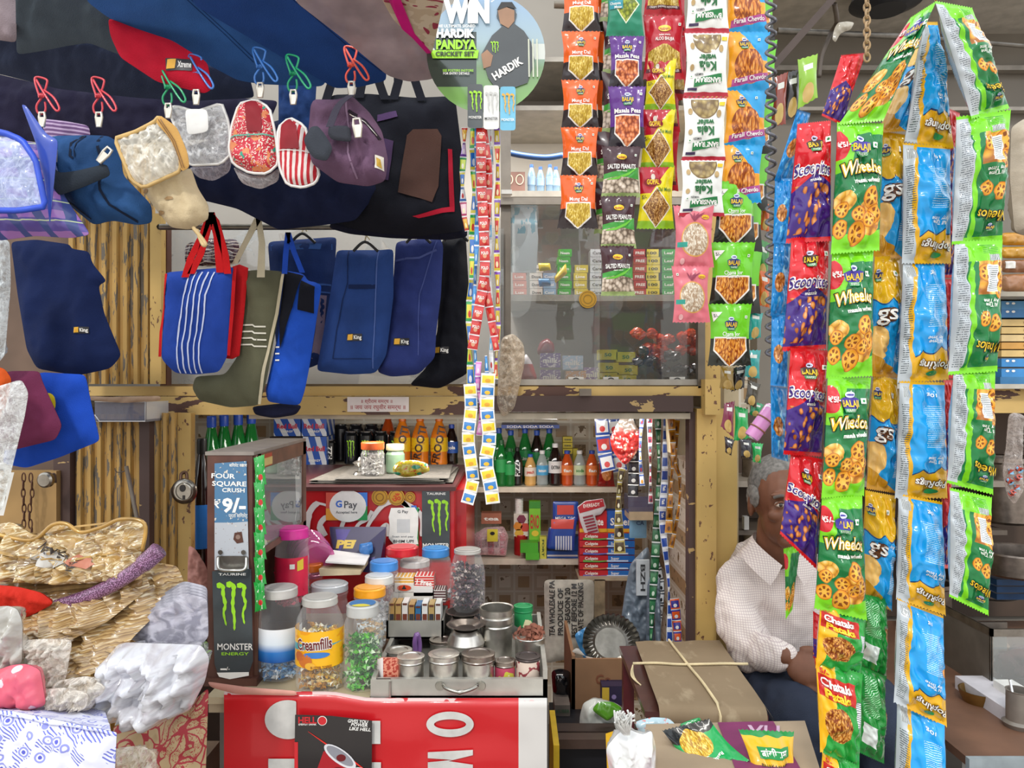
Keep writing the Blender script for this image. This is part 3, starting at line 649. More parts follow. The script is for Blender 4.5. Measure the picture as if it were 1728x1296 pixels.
# --- hanging strings of small packets in front of the cabinet
STR = {
 'orange lentil string': (1.60, [('mung', vq(948, 1014, -32, 54)), ('mung', vq(947, 1013, 52, 137, 0)), ('mung', vq(947, 1011, 134, 216)), ('mung', vq(946, 1010, 214, 297)), ('mung', vq(945, 1007, 295, 386, -1, 4))]),
 'purple and brown string': (1.58, [('matar', vq(1022, 1087, -28, 62)), ('peas', vq(1028, 1088, 60, 150, -1)), ('peas', vq(1026, 1090, 145, 251, 0)), ('peanut', vq(1015, 1082, 246, 334, -1)), ('peanut', vq(1013, 1074, 330, 420)), ('peanut', vq(1012, 1070, 414, 500, 2))]),
 'red and yellow string': (1.62, [('bhujia', vq(1086, 1152, -75, 27)), ('gopal', vq(1088, 1142, 98, 188, -1)), ('bhujia', vq(1085, 1155, 25, 135)), ('gopal', vq(1082, 1140, 184, 288, -2)), ('gopal', vq(1078, 1138, 281, 387, -2, 2))]),
 'white wafer string': (1.57, [('kela', vq(1156, 1231, -58, 56)), ('kela', vq(1155, 1231, 53, 164, -2)), ('kela', vq(1152, 1227, 163, 272, -2)), ('pink', vq(1136, 1205, 346, 452)), ('pink', vq(1133, 1197, 448, 545, 2)), ('kela', vq(1149, 1223, 268, 366, -2, 2))]),
 'yellow and green string': (1.60, [('farali', vq(1224, 1296, -44, 55)), ('farali', vq(1226, 1300, 53, 154, -1)), ('farali', vq(1222, 1295, 152, 247, -2)), ('chana', vq(1206, 1278, 305, 412, -3)), ('farali', vq(1215, 1288, 244, 343, -3)), ('chana', vq(1199, 1275, 408, 516, -3)), ('chana', vq(1195, 1269, 512, 618, -1))]),
}
for g, (Y, L) in STR.items():
    L2 = sorted(range(len(L)), key=lambda i: L[i][1][0][1]); rank = {i: k for k, i in enumerate(L2)}
    for i, (d, q) in enumerate(L):
        o = packet(d, q, Y - .004 * i, .012, f'{NM[d][1]}, {ORD[rank[i]]} on its string', f'packets on the {g}', gx=R.uniform(-.02, .02), gy=.01)
    x0 = (L[0][1][0][0] + L[0][1][1][0]) / 2
# second packets of the folded strings, seen edge-on behind
BK = {'orange lentil string': ('mung', 9, 0), 'purple and brown string': ('peanut', -11, -25), 'red and yellow string': ('bhujia', 7, 35), 'yellow and green string': ('chana', 12, 14)}
for g, (d, dx, dy) in BK.items():
    Y, L = STR[g]; L = sorted(L, key=lambda q: q[1][0][1])
    for i, (_, q) in enumerate(L[:-1] if g != 'orange lentil string' else L):
        packet(d, [(x + dx, y + dy) for x, y in q], Y + .05, .010, f'{NM[d][1]}, {ORD[i]} of those behind the front string', f'packets behind the {g}', prints=(g == 'purple and brown string'), nx=8, ny=12)
# --- big bags at the right, on long strings
BIG = {
 'masala wheel snack bags': ('wheel', 1.12, 'green and lime bag of wheel snacks', [[(1538, 28), (1581, 0), (1490, 205), (1414, 212)], [(1413, 205), (1491, 207), (1484, 424), (1402, 430)], [(1404, 424), (1474, 420), (1472, 636), (1394, 640)], [(1397, 634), (1470, 636), (1458, 838), (1386, 842)], [(1387, 838), (1455, 836), (1463, 1048), (1374, 1028)]]),
 'backs of the wheel snack bags': ('wheelback', 1.10, 'back of a green wheel snack bag with white panel', [[(1577, 0), (1640, 12), (1704, 184), (1640, 202)], [(1614, 196), (1706, 184), (1691, 408), (1606, 414)], [(1611, 405), (1692, 404), (1683, 628), (1600, 634)], [(1609, 622), (1680, 622), (1676, 836), (1598, 816)], [(1603, 822), (1674, 838), (1668, 1040), (1602, 1008)]]),
 'backs of the ring snack bags': ('ringback', 1.16, 'back of a blue and yellow ring snack bag', [[(1560, 36), (1582, 36), (1610, 252), (1526, 240)], [(1524, 240), (1604, 246), (1605, 446), (1522, 446)], [(1524, 440), (1594, 438), (1601, 642), (1514, 648)], [(1518, 642), (1594, 644), (1599, 842), (1510, 842)], [(1516, 832), (1590, 846), (1596, 1040), (1512, 1012)], [(1514, 1008), (1592, 1038), (1598, 1228), (1508, 1186)], [(1514, 1182), (1594, 1218), (1600, 1420), (1506, 1392)]]),
 'blue and yellow ring snack bags': ('ring', 1.20, 'yellow topped blue ring snack bag', [[(1552, 50), (1574, 40), (1530, 222), (1480, 226)], [(1488, 220), (1527, 226), (1526, 438), (1474, 434)], [(1476, 432), (1518, 430), (1524, 640), (1468, 636)], [(1474, 630), (1514, 640), (1516, 834), (1462, 826)], [(1460, 826), (1512, 836), (1505, 1032), (1456, 1010)]]),
 'red and purple snack bags': ('scoop', 1.17, 'red and purple bag of scoop snacks', [[(1420, 92), (1462, 88), (1420, 212), (1386, 196)], [(1346, 208), (1402, 202), (1402, 408), (1326, 412)], [(1336, 400), (1400, 396), (1394, 590), (1320, 594)], [(1334, 586), (1398, 590), (1386, 772), (1322, 768)], [(1335, 762), (1388, 774), (1378, 962), (1316, 902)]]),
 'blue snack bags': ('blue', 1.24, 'glossy blue snack bag', [[(1346, 184), (1368, 190), (1338, 312), (1306, 306)], [(1308, 300), (1338, 300), (1334, 412), (1304, 412)], [(1306, 408), (1334, 410), (1330, 534), (1300, 534)], [(1302, 530), (1332, 532), (1328, 654), (1300, 652)], [(1300, 650), (1328, 654), (1330, 780), (1302, 772)]]),
 'green and orange noodle snack bags': ('chatak', 1.15, 'green and orange bag of crunchy snack sticks', [[(1384, 1012), (1462, 1040), (1452, 1144), (1376, 1128)], [(1376, 1110), (1456, 1136), (1450, 1300), (1384, 1270)], [(1388, 1262), (1446, 1290), (1440, 1420), (1380, 1400)]]),
 'backs of the green noodle snack bags': ('chatakback', 1.21, 'back of a glossy green snack bag', [[(1452, 1000), (1497, 1010), (1496, 1150), (1450, 1128)], [(1452, 1122), (1494, 1140), (1492, 1290), (1448, 1270)]]),
 'red bags behind the green noodle bags': ('scoop', 1.2, 'small red snack bag beside the man', [[(1372, 1030), (1402, 1050), (1400, 1130), (1372, 1110)], [(1374, 1110), (1404, 1120), (1408, 1200), (1384, 1190)]]),
 'purple edged bags between the blue and green strings': ('scoop', 1.19, 'narrow purple and red bag seen edge-on', [[(1596, 180), (1620, 190), (1612, 330), (1592, 330)], [(1594, 330), (1614, 330), (1610, 470), (1590, 470)], [(1592, 470), (1612, 470), (1608, 640), (1590, 640)], [(1592, 640), (1608, 640), (1606, 800), (1590, 800)], [(1592, 800), (1606, 800), (1602, 960), (1588, 960)]]),
}
for g, (d, Y, lb, L) in BIG.items():
    for i, q in enumerate(L):
        wide = math.dist(q[2], q[3]) > 40
        tp = math.dist(q[0], q[1]) < 45
        packet(d, q, Y + (.0015 * i), .028 if wide else .012, f'{lb}, {ORD[i]} on its string' if d not in ('scoop',) or g.startswith('red and') else f'{lb}, {ORD[i]} from the top', g, gx=R.uniform(-.025, .025), gy=R.uniform(-.01, .02), prints=wide, nx=30, ny=44, pinch=.03)
# green bag tip hanging in front of the man's shirt
packet('wheel', [(1322, 925), (1352, 918), (1337, 1030), (1326, 1046)], 1.3, .01, 'narrow lime green bag dangling before the man\'s shirt', prints=False)
# ================================================================ bags and pouches at the left
def so(name, label, cat, poly, Y, T, mt, dec=None, group=None, parent=None, **k):
    """one sheet as one object; dec(mb, frame) prints on its front"""
    sp = k.pop('sp', None); back = k.pop('back', True)
    s = Sheet(poly, Y, T, **k); mb = MB(); s.mesh(mb, mt, sp, back)
    if dec: dec(mb, s)
    o = mb.build(name, parent, label, cat, group); return o, s
def root_of(name, label, cat, poly, Y, group=None):
    xs = [q[0] for q in poly]; ys = [q[1] for q in poly]; return thing(name, label, cat, P(sum(xs) / len(xs), max(ys), Y), group)
def part(name, parent, fn, label=None, **k):
    mb = MB(); fn(mb); return mb.build(name, parent, label, **k)
def edge(s, mt, r=.003, sub=None, name='piping', parent=None, closed=True):
    pts = [s(x, y, .001) for x, y in (sub or s.poly[::2])]; mb = MB(); tube(mb, pts, r, mt, 6, closed); return mb.build(name, parent)
def klabel(mb, fr, x, y, s=13, t='King', bk='17161c', rot=0):
    patch(mb, fr, rct(x - s * 1.0, y - s * .42, x + s * 1.0, y + s * .5), ink(bk), .0006)
    patch(mb, fr, [(x - s * .85, y - s * .33), (x - s * .2, y - s * .38), (x - s * .28, y + s * .35), (x - s * .95, y + s * .38)], ink('e0a82e'), .001)
    text(mb, fr, t, x + s * .42, y, s * .5, W_, off=.001, bold=.03, width=s * 1.0)
NAVY = fabric('1b2b57'); BLK = fabric('12131c'); WHT = M('e8e6e2', .5)
CG = 'bag covers stacked under the awning'
so('bag_cover', 'beige grey cloth cover in the top corner above the blue pouch', 'cover', [(-60, -60), (27, -60), (28, 72), (0, 68), (-60, 60)], 1.62, .02, fabric('8a7c80'), wr=.01, ws=.02)
so('bag_cover', 'slate blue cloth cover hanging flat above the pink clips', 'cover', [(-60, 55), (30, 60), (150, 70), (300, 95), (420, 125), (430, 165), (330, 170), (230, 165), (100, 150), (0, 125), (-60, 118)], 1.72, .03, fabric('3c4660'), wr=.02, ws=.012, gy=.0016)
so('bag_cover', 'dark plum cloth behind the striped lilac pouch', 'cover', [(-60, 112), (60, 140), (220, 160), (400, 165), (470, 170), (440, 240), (330, 235), (205, 245), (60, 240), (-60, 220)], 1.98, .02, fabric('1d1a30'), wr=.015, ws=.02)
so('bag_cover', 'grey green folded cloth cover left of the red case', 'cover', [(25, -60), (165, -60), (165, 0), (250, 48), (300, 92), (260, 98), (200, 92), (150, 72), (110, 78), (60, 88), (28, 92)], 1.46, .03, fabric('56636e'), wr=.018, ws=.02, gy=.0016)
def redl(mb, s):
    klabel(mb, s, 306, 112, 22, 'Xtreme')
so('document_case', 'red case with dark maker label under the blue cover', 'case', [(182, 30), (235, 50), (290, 68), (350, 105), (358, 150), (345, 158), (265, 138), (203, 97), (186, 60)], 1.55, .015, fabric('b3132c'), redl, wr=.006, ws=.02)
so('bag_cover', 'broad blue cover with stitched seam above the red case', 'cover', [(140, -60), (330, -60), (450, 40), (560, 118), (545, 146), (440, 142), (400, 135), (330, 98), (180, 28), (146, 2)], 1.40, .02, fabric('3868ac'), lambda mb, s: [strip(mb, s, [(270 + d, -40), (380 + d, 60), (432 + d, 110)], 1.2, fabric('1c3c70'), .001) for d in (0, 7)], wr=.008, ws=.015, gy=.0016)
so('bag_cover', 'deep blue round cornered cover behind the red clip', 'cover', [(290, -60), (470, -60), (497, 0), (600, 82), (652, 122), (651, 136), (605, 147), (565, 149), (440, 75), (330, 10)], 1.37, .02, fabric('264c90'), lambda mb, s: strip(mb, s, [(440, -40), (520, 20), (590, 82), (645, 122)], 1.4, fabric('16305e'), .001), wr=.006, ws=.015, gy=.0016)
so('stiff_cover', 'dusty mauve plastic covered sheet beside the pink edged bag', 'cover', [(480, -60), (630, -60), (700, 55), (745, 128), (725, 134), (690, 138), (655, 128), (580, 66), (500, 4)], 1.30, .012, M('a39498', .4, var=.2, sc_=14, coat=.3), wr=.006, ws=.04, gy=.0016)
FLR = mat('floral_red', lambda n: n.mix(n.mix('c9b59a', 'd8c8b0', n.noise(30, 2, st=(1, 1, .2)) > .5), 'a0304c', n.voro(20, warp=.5)[0] < .28), .5)
def pk(mb, s): strip(mb, s, [(632, -50), (645, 0), (664, 33), (698, 62), (726, 92)], 7, M('e01888', .4), .002)
so('floral_bag', 'cream bag with red flowers and hot pink edge at top', 'bag', [(628, -60), (760, -60), (745, 20), (728, 94), (698, 64), (664, 34), (645, 0)], 1.2, .012, FLR, pk, wr=.004, gy=.002)
# dark garment bags hanging behind the clip row
so('garment_bag', 'bulky dark navy bag sagging below the clear pouches', 'bag', [(262, 262), (340, 240), (480, 200), (600, 250), (640, 320), (600, 372), (545, 380), (470, 388), (400, 352), (330, 335)], 1.86, .06, fabric('131a36'), wr=.03, ws=.015)
def dk(mb, s):
    patch(mb, s, [(690, 236), (700, 226), (740, 224), (747, 236), (742, 320), (732, 348), (676, 332), (682, 280)], fabric('4a332c'), .002)
    klabel(mb, s, 704, 272, 11); patch(mb, s, [(757, 256), (764, 256), (768, 352), (760, 352)], fabric('a5182e'), .002)
    patch(mb, s, [(700, 372), (768, 350), (768, 360), (710, 374)], fabric('a5182e'), .002); patch(mb, s, [(640, 200), (672, 196), (676, 208), (640, 212)], fabric('4a3458'), .002)
    patch(mb, s, [(646, 240), (668, 246), (660, 312), (644, 308)], fabric('43304f'), .002)
r = root_of('garment_bag', 'long black bag with brown pocket panel and red edging', 'bag', [(545, 170), (775, 400)], 1.9)
so('body', None, None, [(540, 185), (560, 160), (620, 158), (700, 165), (768, 162), (780, 260), (782, 390), (700, 400), (600, 388), (560, 372), (590, 300)], 1.9, .05, BLK, dk, parent=r, wr=.02, ws=.014)
for q in ([(612, 132), (606, 165)], [(640, 140), (650, 168)], [(672, 138), (664, 168)], [(700, 135), (712, 170)], [(560, 138), (550, 170)]):
    part('strap', r, lambda mb: ribbon(mb, [P(q[0][0], q[0][1] - 30, 1.9), P(q[0][0], q[0][1], 1.9), P(q[1][0], q[1][1], 1.88)], .022, BLK))
so('folded_bag', 'dull blue folded bag hanging between the floral and striped pouches', 'bag', [(470, 135), (535, 128), (532, 175), (520, 260), (500, 300), (468, 270), (470, 200)], 1.8, .03, fabric('1e3a6c'), wr=.012, ws=.03)
so('folded_bag', 'black folded bag lying behind the lower bag hangers', 'bag', [(560, 372), (700, 392), (785, 372), (790, 400), (755, 405), (660, 402), (590, 395), (555, 385)], 1.95, .03, fabric('161829'), wr=.012, ws=.03)
# ---- clips
def clip(x, y, hexc, nm, s=1.0, Y=1.55, lean=1):
    r = thing('wire_clip', f'{nm}', 'clip', P(x, y + 22 * s, Y), 'coloured wire clips with zip pulls'); mt = M(hexc, .35, coat=.3)
    f = lambda pts: [P(x + a * s * lean, y + b * s, Y + c) for a, b, c in pts]
    part('jaw', r, lambda mb: tube(mb, spline(f([(-3, 4, -.006), (-11, -22, -.004), (-8, -30, 0), (8, -26, 0), (9, -18, 0), (2, 2, 0), (-8, 18, 0), (-6, 30, .002), (3, 32, .002), (7, 24, .003), (6, 12, .003)])), .0022, mt, 6))
    part('handle', r, lambda mb: tube(mb, spline(f([(-9, -26, -.01), (6, 0, -.012), (24, 26, -.016), (30, 22, -.016), (20, 4, -.014), (4, -8, -.008)])), .0022, mt, 6))
    part('coil', r, lambda mb: tube(mb, [P(x + (-5 + i * .7) * s, y + (1 + 3.5 * math.sin(i * 1.6)) * s, Y - .004 + .005 * math.cos(i * 1.6)) for i in range(17)], .0017, mt, 5))
    return r
PULL = M('d9d3c6', .3, .6)
def zpull(x, y, Y, s=1, rot=0, parent=None, label=None):
    mb = MB(); ca, sa = math.cos(rot), math.sin(rot); g = lambda a, b: P(x + (a * ca - b * sa) * s, y + (a * sa + b * ca) * s, Y)
    tube(mb, [g(-4, -12), g(4, -12), g(5, -4), g(3, 12), g(-3, 12), g(-5, -4)], .0028, PULL, 6, True)
    o = g(-2.5, -2); vs = [g(-4, -4), g(4, -4), g(3, 12), g(-3, 12)]; hexa(mb, [q + Vector((0, -.002, 0)) for q in vs] + [q + Vector((0, .002, 0)) for q in vs], PULL)
    return mb.build('zip_pull', parent, label, None if parent else 'zip pull')
CL = [(70, 160, 'd8404c', 'salmon red wire clip, leftmost of all the clips'), (166, 160, 'd8404c', 'salmon red wire clip above the navy blue wash bag'), (283, 145, '18a068', 'green wire clip above the beige clear pouch'), (330, 122, '3f78c8', 'blue wire clip above the white clear pouch'), (438, 110, '3f7fd0', 'blue wire clip above the red floral pouch'), (494, 122, '1cab74', 'green wire clip above the red striped pouch'), (592, 108, 'e0503c', 'orange red wire clip above the mauve toiletry bag')]
for x, y, h_, nm in CL:
    r = clip(x, y, h_, nm); zpull(x + 1, y + 42, 1.545, 1.0, 0, r)
# ---- pouches on the clips
PLAID = mat('plaid', lambda n: (lambda x, y, z: n.mix(n.mix(n.mix('5a4a9c', 'a070b8', ((z * 26) % 1.0) < .4), '3a4a8c', ((x * 20 + z * 7) % 1.0) < .3), 'c8d8a8', ((z * 26 + .15) % 1.0) < .06))(*n.xyz()), .35, 0, .5)
r = root_of('plaid_pouch', 'plaid pouch with blue edged clear window at left edge', 'pouch', [(-40, 240), (150, 400)], 1.5)
so('body', None, None, [(-60, 230), (40, 236), (88, 250), (108, 330), (153, 396), (120, 402), (60, 398), (0, 406), (-60, 405)], 1.5, .05, PLAID, parent=r, wr=.01, ws=.04, ridge=.5)
o, s = so('window', None, None, [(-60, 215), (10, 225), (40, 238), (62, 272), (78, 350), (30, 356), (-60, 355)], 1.42, .012, film('dfe8ff', .5, 20), parent=r, wr=.006, ws=.06, ridge=1); edge(s, M('2c50c8', .4), .006, name='piping', parent=r)
so('side_flap', None, None, [(36, 176), (44, 178), (78, 226), (98, 236), (92, 300), (84, 380), (74, 300), (60, 240)], 1.45, .006, M('2444a8', .4, coat=.4), parent=r)
STRL = mat('lilac_stripes', lambda n: n.mix('6a4a78', 'b8a0c0', ((n.v + n.u * -.22) * 6.5 % 1.0) < .45), .8)
so('striped_pouch', 'lilac and purple striped pouch top behind the wash bag', 'pouch', [(68, 200), (110, 204), (150, 212), (153, 232), (130, 245), (80, 240)], 1.62, .012, STRL, wr=.003)
r = root_of('wash_bag', 'navy blue wash bag with dark strap and two zip pulls', 'bag', [(70, 230), (258, 380)], 1.56); WB = fabric('2b5182', .22)
o, s = so('body', None, None, [(76, 236), (92, 229), (150, 228), (182, 229), (200, 240), (208, 296), (256, 346), (257, 376), (232, 380), (190, 372), (158, 380), (104, 336), (84, 292)], 1.56, .055, WB, lambda mb, s: [strip(mb, s, q, w_, fabric('182236'), .001) for q, w_ in (([(176, 232), (184, 270), (190, 330), (200, 352), (236, 376)], 4), ([(146, 232), (136, 250), (136, 272), (142, 276)], 4), ([(150, 232), (146, 250), (146, 275)], 3), ([(92, 334), (130, 348), (160, 372)], 2.5))], parent=r, wr=.012, ws=.03, ridge=.4)
so('carry_strap', None, None, [(72, 288), (84, 276), (100, 292), (130, 288), (180, 276), (187, 296), (140, 316), (100, 330), (82, 318)], 1.49, .008, fabric('2c333c'), parent=r)
zpull(89, 258, 1.485, 1.25, -.1, r); zpull(176, 262, 1.482, 1.2, .7, r)
BEI = fabric('cbb182', .12)
r = root_of('clear_pouch', 'beige edged pouch with clear front and brown zip', 'pouch', [(193, 200), (352, 388)], 1.5)
o, s = so('body', None, None, [(236, 312), (300, 292), (322, 282), (334, 318), (352, 346), (352, 370), (322, 388), (288, 384), (262, 352)], 1.52, .04, fabric('c8b592', .1), lambda mb, s: [patch(mb, s, oval(a, b, 8, 3), M('9a7a50'), .001) for a, b in ((250, 325), (297, 341), (276, 362))], parent=r, wr=.01, ws=.05)
o, s = so('window', None, None, [(194, 233), (228, 224), (262, 206), (270, 196), (288, 222), (306, 262), (306, 290), (242, 318), (222, 304)], 1.47, .02, film('f4efe2', .75, 18), parent=r, wr=.012, ws=.07, ridge=1.2); edge(s, M('c9a76a', .5), .004, parent=r)
so('zip_panel', None, None, [(262, 206), (270, 194), (298, 214), (316, 256), (320, 282), (306, 290), (300, 262), (286, 232)], 1.455, .004, fabric('c79a58'), lambda mb, s: [strip(mb, s, [(268 + d, 202), (292 + d, 238), (308 + d, 284)], 1.6, ink('7a5226'), .001) for d in (0, 4)], parent=r)
part('loop', r, lambda mb: tube(mb, spline([P(326, 384, 1.5), P(346, 410, 1.49), P(342, 412, 1.49), P(332, 388, 1.5)]), .004, BEI, 6))
r = root_of('clear_pouch', 'white edged clear plastic pouch under the blue clip', 'pouch', [(283, 175), (392, 305)], 1.58)
o, s = so('window', None, None, [(284, 182), (300, 180), (332, 190), (376, 174), (388, 212), (391, 262), (372, 278), (318, 280), (312, 250), (296, 214)], 1.58, .025, film('ffffff', .55, 22), parent=r, wr=.014, ws=.07, ridge=1.4); edge(s, WHT, .003, parent=r)
so('gusset', None, None, [(318, 282), (372, 280), (392, 262), (388, 290), (360, 306), (334, 300)], 1.6, .02, film('cfc8d0', .5, 25), parent=r, wr=.006, ws=.06); so('header', None, None, [(312, 184), (350, 184), (352, 222), (316, 228)], 1.54, .002, WHT, parent=r)
FLO = mat('paisley', lambda n: n.mix(n.mix(n.mix('c8283c', 'e8e0d0', n.voro(42, warp=.8)[0] < .38), 'e08858', n.noise(50, 2) > .60), '2f9a80', n.noise(38, 2, dist=1) < .36), .5)
r = root_of('floral_pouch', 'rounded pouch printed with red and green flowers', 'pouch', [(388, 170), (472, 318)], 1.56)
so('body', None, None, [(404, 174), (434, 168), (456, 184), (466, 232), (470, 278), (450, 294), (420, 292), (392, 276), (386, 250), (392, 210)], 1.56, .03, FLO, lambda mb, s: (patch(mb, s, [(418, 176), (432, 170), (446, 190), (448, 228), (424, 228)], M('8c1020', .7), .002), strip(mb, s, [(388, 236), (466, 232)], 2.4, M('5fb09a'), .002)), parent=r, wr=.006, ws=.05)
so('clear_base', None, None, [(392, 280), (420, 296), (452, 296), (472, 282), (470, 306), (440, 320), (408, 310)], 1.57, .015, film('d8d0d0', .45, 25), parent=r, wr=.004)
s_ = Sheet([(404, 174), (434, 168), (456, 184), (466, 232), (470, 278), (450, 294), (420, 292), (392, 276), (386, 250), (392, 210)], 1.555, .0); edge(s_, WHT, .003, parent=r)
RST = mat('red_stripes', lambda n: n.mix('e8dcd8', 'c0202e', ((n.u * 7.5 + n.v * .6) % 1.0) < .5), .7)
r = root_of('striped_pouch', 'rounded pouch with red and white vertical stripes', 'pouch', [(468, 200), (540, 318)], 1.55); pq = [(470, 214), (490, 198), (516, 214), (524, 250), (540, 294), (532, 310), (510, 317), (484, 312), (472, 284), (468, 244)]
so('body', None, None, pq, 1.55, .025, RST, lambda mb, s: (patch(mb, s, [(478, 214), (490, 202), (504, 216), (510, 256), (478, 256)], M('8f1020', .7), .002), strip(mb, s, [(470, 257), (526, 260)], 1.6, WHT, .002)), parent=r, wr=.004, ws=.05); edge(Sheet(pq, 1.545, 0), WHT, .003, parent=r)
r = root_of('toiletry_bag', 'mauve toiletry bag with grey straps and side zip pocket', 'bag', [(520, 160), (656, 316)], 1.52); MV = fabric('6b5068', .2)
o, s = so('body', None, None, [(524, 178), (530, 168), (575, 168), (592, 160), (624, 190), (645, 222), (655, 270), (650, 306), (622, 315), (570, 308), (526, 276), (518, 240), (522, 205)], 1.52, .06, MV, lambda mb, s: (strip(mb, s, [(590, 170), (596, 230), (596, 270), (606, 306)], 3, fabric('8a7088'), .0015), patch(mb, s, rct(638, 270, 650, 292), ink('e6dfd0'), .002), patch(mb, s, [(640, 274), (646, 276), (648, 290), (641, 288)], ink('c9a030'), .003), strip(mb, s, [(596, 200), (622, 214), (644, 240)], 5, fabric('2b232c'), .002), strip(mb, s, [(598, 206), (622, 217), (640, 236)], 1.4, steel('c8c2b8'), .003)), parent=r, wr=.015, ws=.03, ridge=.5)
so('carry_strap', None, None, [(512, 235), (524, 214), (536, 212), (548, 226), (562, 250), (552, 272), (530, 268), (518, 252)], 1.45, .008, fabric('3c4048'), parent=r)
so('side_strap', None, None, [(555, 212), (590, 212), (594, 240), (560, 236), (553, 226)], 1.452, .006, fabric('3a3c44'), parent=r)
part('top_strap', r, lambda mb: ribbon(mb, spline([P(556, 214, 1.45), P(570, 180, 1.45), P(590, 162, 1.46), P(604, 160, 1.5)]), .014, fabric('423f4c'))); zpull(603, 216, 1.448, 1.3, -.1, r)
# ---- lower left shopping bags
so('shoe_bag', 'dark navy drawstring bag before the left shutter', 'bag', [(18, 408), (60, 404), (116, 412), (122, 420), (150, 424), (156, 445), (180, 474), (166, 482), (176, 530), (205, 600), (186, 622), (130, 634), (62, 622), (45, 590), (30, 500)], 1.9, .035, fabric('101f48'), lambda mb, s: klabel(mb, s, 148, 558, 12), wr=.012, ws=.02)
so('shopping_bag', 'royal blue cloth bag with yellow round badge at left', 'bag', [(66, 628), (144, 632), (156, 690), (169, 744), (100, 772), (44, 790), (4, 782), (20, 700)], 1.84, .02, fabric('1b49b4'), lambda mb, s: (patch(mb, s, oval(90, 680, 11, 17), ink('e8d02c'), .001), patch(mb, s, oval(94, 690, 4, 3), ink('30281c'), .0016)), wr=.008, ws=.02)
so('shopping_bag', 'maroon cloth bag in front of the royal blue one', 'bag', [(-40, 640), (18, 626), (66, 626), (72, 645), (105, 718), (94, 742), (20, 760), (-40, 756)], 1.76, .025, fabric('6e2d4c'), wr=.012, ws=.02)
so('shopping_bag', 'orange cloth bag corner at the left edge', 'bag', [(-40, 610), (8, 622), (20, 640), (12, 680), (-5, 720), (-40, 730)], 1.66, .015, fabric('c4501c'), wr=.006)
so('plastic_sleeve', 'long crinkled clear sleeve hanging at the left edge', 'sleeve', [(-30, 660), (36, 640), (48, 662), (42, 700), (20, 790), (4, 860), (-30, 880)], 1.6, .012, film('eef0ee', .6, 30), wr=.01, ws=.05, ridge=1)
so('plastic_sleeve', 'tall grey clear sleeve behind the navy drawstring bag', 'sleeve', [(-30, 400), (16, 405), (18, 480), (8, 600), (-30, 640)], 1.7, .012, film('dfe4e6', .6, 26), wr=.01, ws=.04, ridge=1)
r = root_of('shopping_bag', 'blue cloth bag with five white stripes and red sides', 'bag', [(270, 450), (418, 632)], 1.95); BL = fabric('2546a0')
part('side_panel', r, lambda mb: Sheet([(392, 450), (404, 446), (419, 452), (412, 530), (404, 600), (392, 606), (376, 604)], 1.98, .012, rnd=False).mesh(mb, fabric('c01a20')), 'red side panel')
o, s = so('body', None, None, [(278, 460), (330, 455), (396, 450), (392, 520), (384, 600), (370, 628), (330, 632), (296, 630), (272, 606), (276, 520)], 1.95, .03, BL, lambda mb, s: ([strip(mb, s, [(325 + i * 10, 460), (315 + i * 9.6, 500), (306 + i * 9.3, 580), (306 + i * 9, 630)], 2.4, ink('c9d2f0'), .0012) for i in range(5)], strip(mb, s, [(281, 462), (279, 520), (272, 560), (270, 602)], 5, fabric('c01a20'), .001), strip(mb, s, [(397, 450), (393, 520), (386, 600)], 5, fabric('c01a20'), .0015)), parent=r, wr=.01, ws=.025)
for q in ([(312, 468), (322, 435), (342, 395), (356, 358), (366, 398), (371, 460)], [(322, 462), (338, 430), (348, 395), (356, 362), (364, 372), (380, 430), (384, 462)]):
    part('handle', r, lambda mb: ribbon(mb, [P(a, b, 1.93) for a, b in q], .018, fabric('c8181c')))
so('striped_packet', 'maroon striped glossy packet behind the red handles', 'packet', [(312, 412), (350, 402), (402, 404), (406, 444), (352, 450), (312, 446)], 2.33, .015, mat('maroonstr', lambda n: n.mix('3d1a26', 'b8a898', ((n.v + n.noise(3, 1, 'UV') * .3) * 8 % 1.0) < .25), .2, 0, .8), wr=.008, ws=.05)
r = root_of('shopping_bag', 'olive cloth bag with four white stripes and cream handles', 'bag', [(325, 460), (478, 690)], 2.0)
o, s = so('body', None, None, [(404, 458), (440, 455), (479, 458), (470, 530), (450, 640), (438, 684), (390, 688), (336, 676), (324, 655), (330, 635), (380, 632), (402, 600)], 2.0, .03, fabric('5b5a46'), lambda mb, s: ([strip(mb, s, [(405, 549 + i * 11), (430, 549 + i * 11), (434, 552 + i * 11), (452, 552 + i * 11)], 2.6, ink('d8d4c4'), .0012) for i in range(4)], strip(mb, s, [(478, 460), (468, 530), (448, 620), (438, 682)], 4, ink('cbbf9f'), .0012)), parent=r, wr=.012, ws=.025)
for q in ([(396, 445), (418, 402), (436, 368)], [(436, 368), (442, 410), (440, 468)]): part('handle', r, lambda mb: ribbon(mb, [P(a, b, 1.96) for a, b in q], [.014, .016, .02][:len(q)], fabric('c9bea2')))
r = root_of('shopping_bag', 'bright blue and black cloth bag beside the olive bag', 'bag', [(450, 455), (543, 690)], 2.02)
so('body', None, None, [(480, 456), (512, 462), (520, 474), (532, 476), (543, 482), (534, 540), (522, 620), (514, 660), (506, 684), (480, 682), (452, 678), (448, 660), (470, 560)], 2.02, .03, fabric('1f4fb8'), lambda mb, s: (patch(mb, s, [(482, 458), (514, 466), (498, 520), (486, 560), (476, 590), (474, 540)], BLK, .004, 6), patch(mb, s, [(512, 475), (534, 485), (532, 530), (506, 524)], BLK, .004, 6), [strip(mb, s, [(466, 586 + i * 11), (474, 586 + i * 11)], 2.5, W_, .0015) for i in range(3)]), parent=r, wr=.01, ws=.025)
part('handle', r, lambda mb: ribbon(mb, [P(480, 462, 1.99), P(482, 430, 1.98), P(486, 392, 1.98), P(496, 425, 1.98), P(510, 460, 1.99)], .014, fabric('2450c0')))
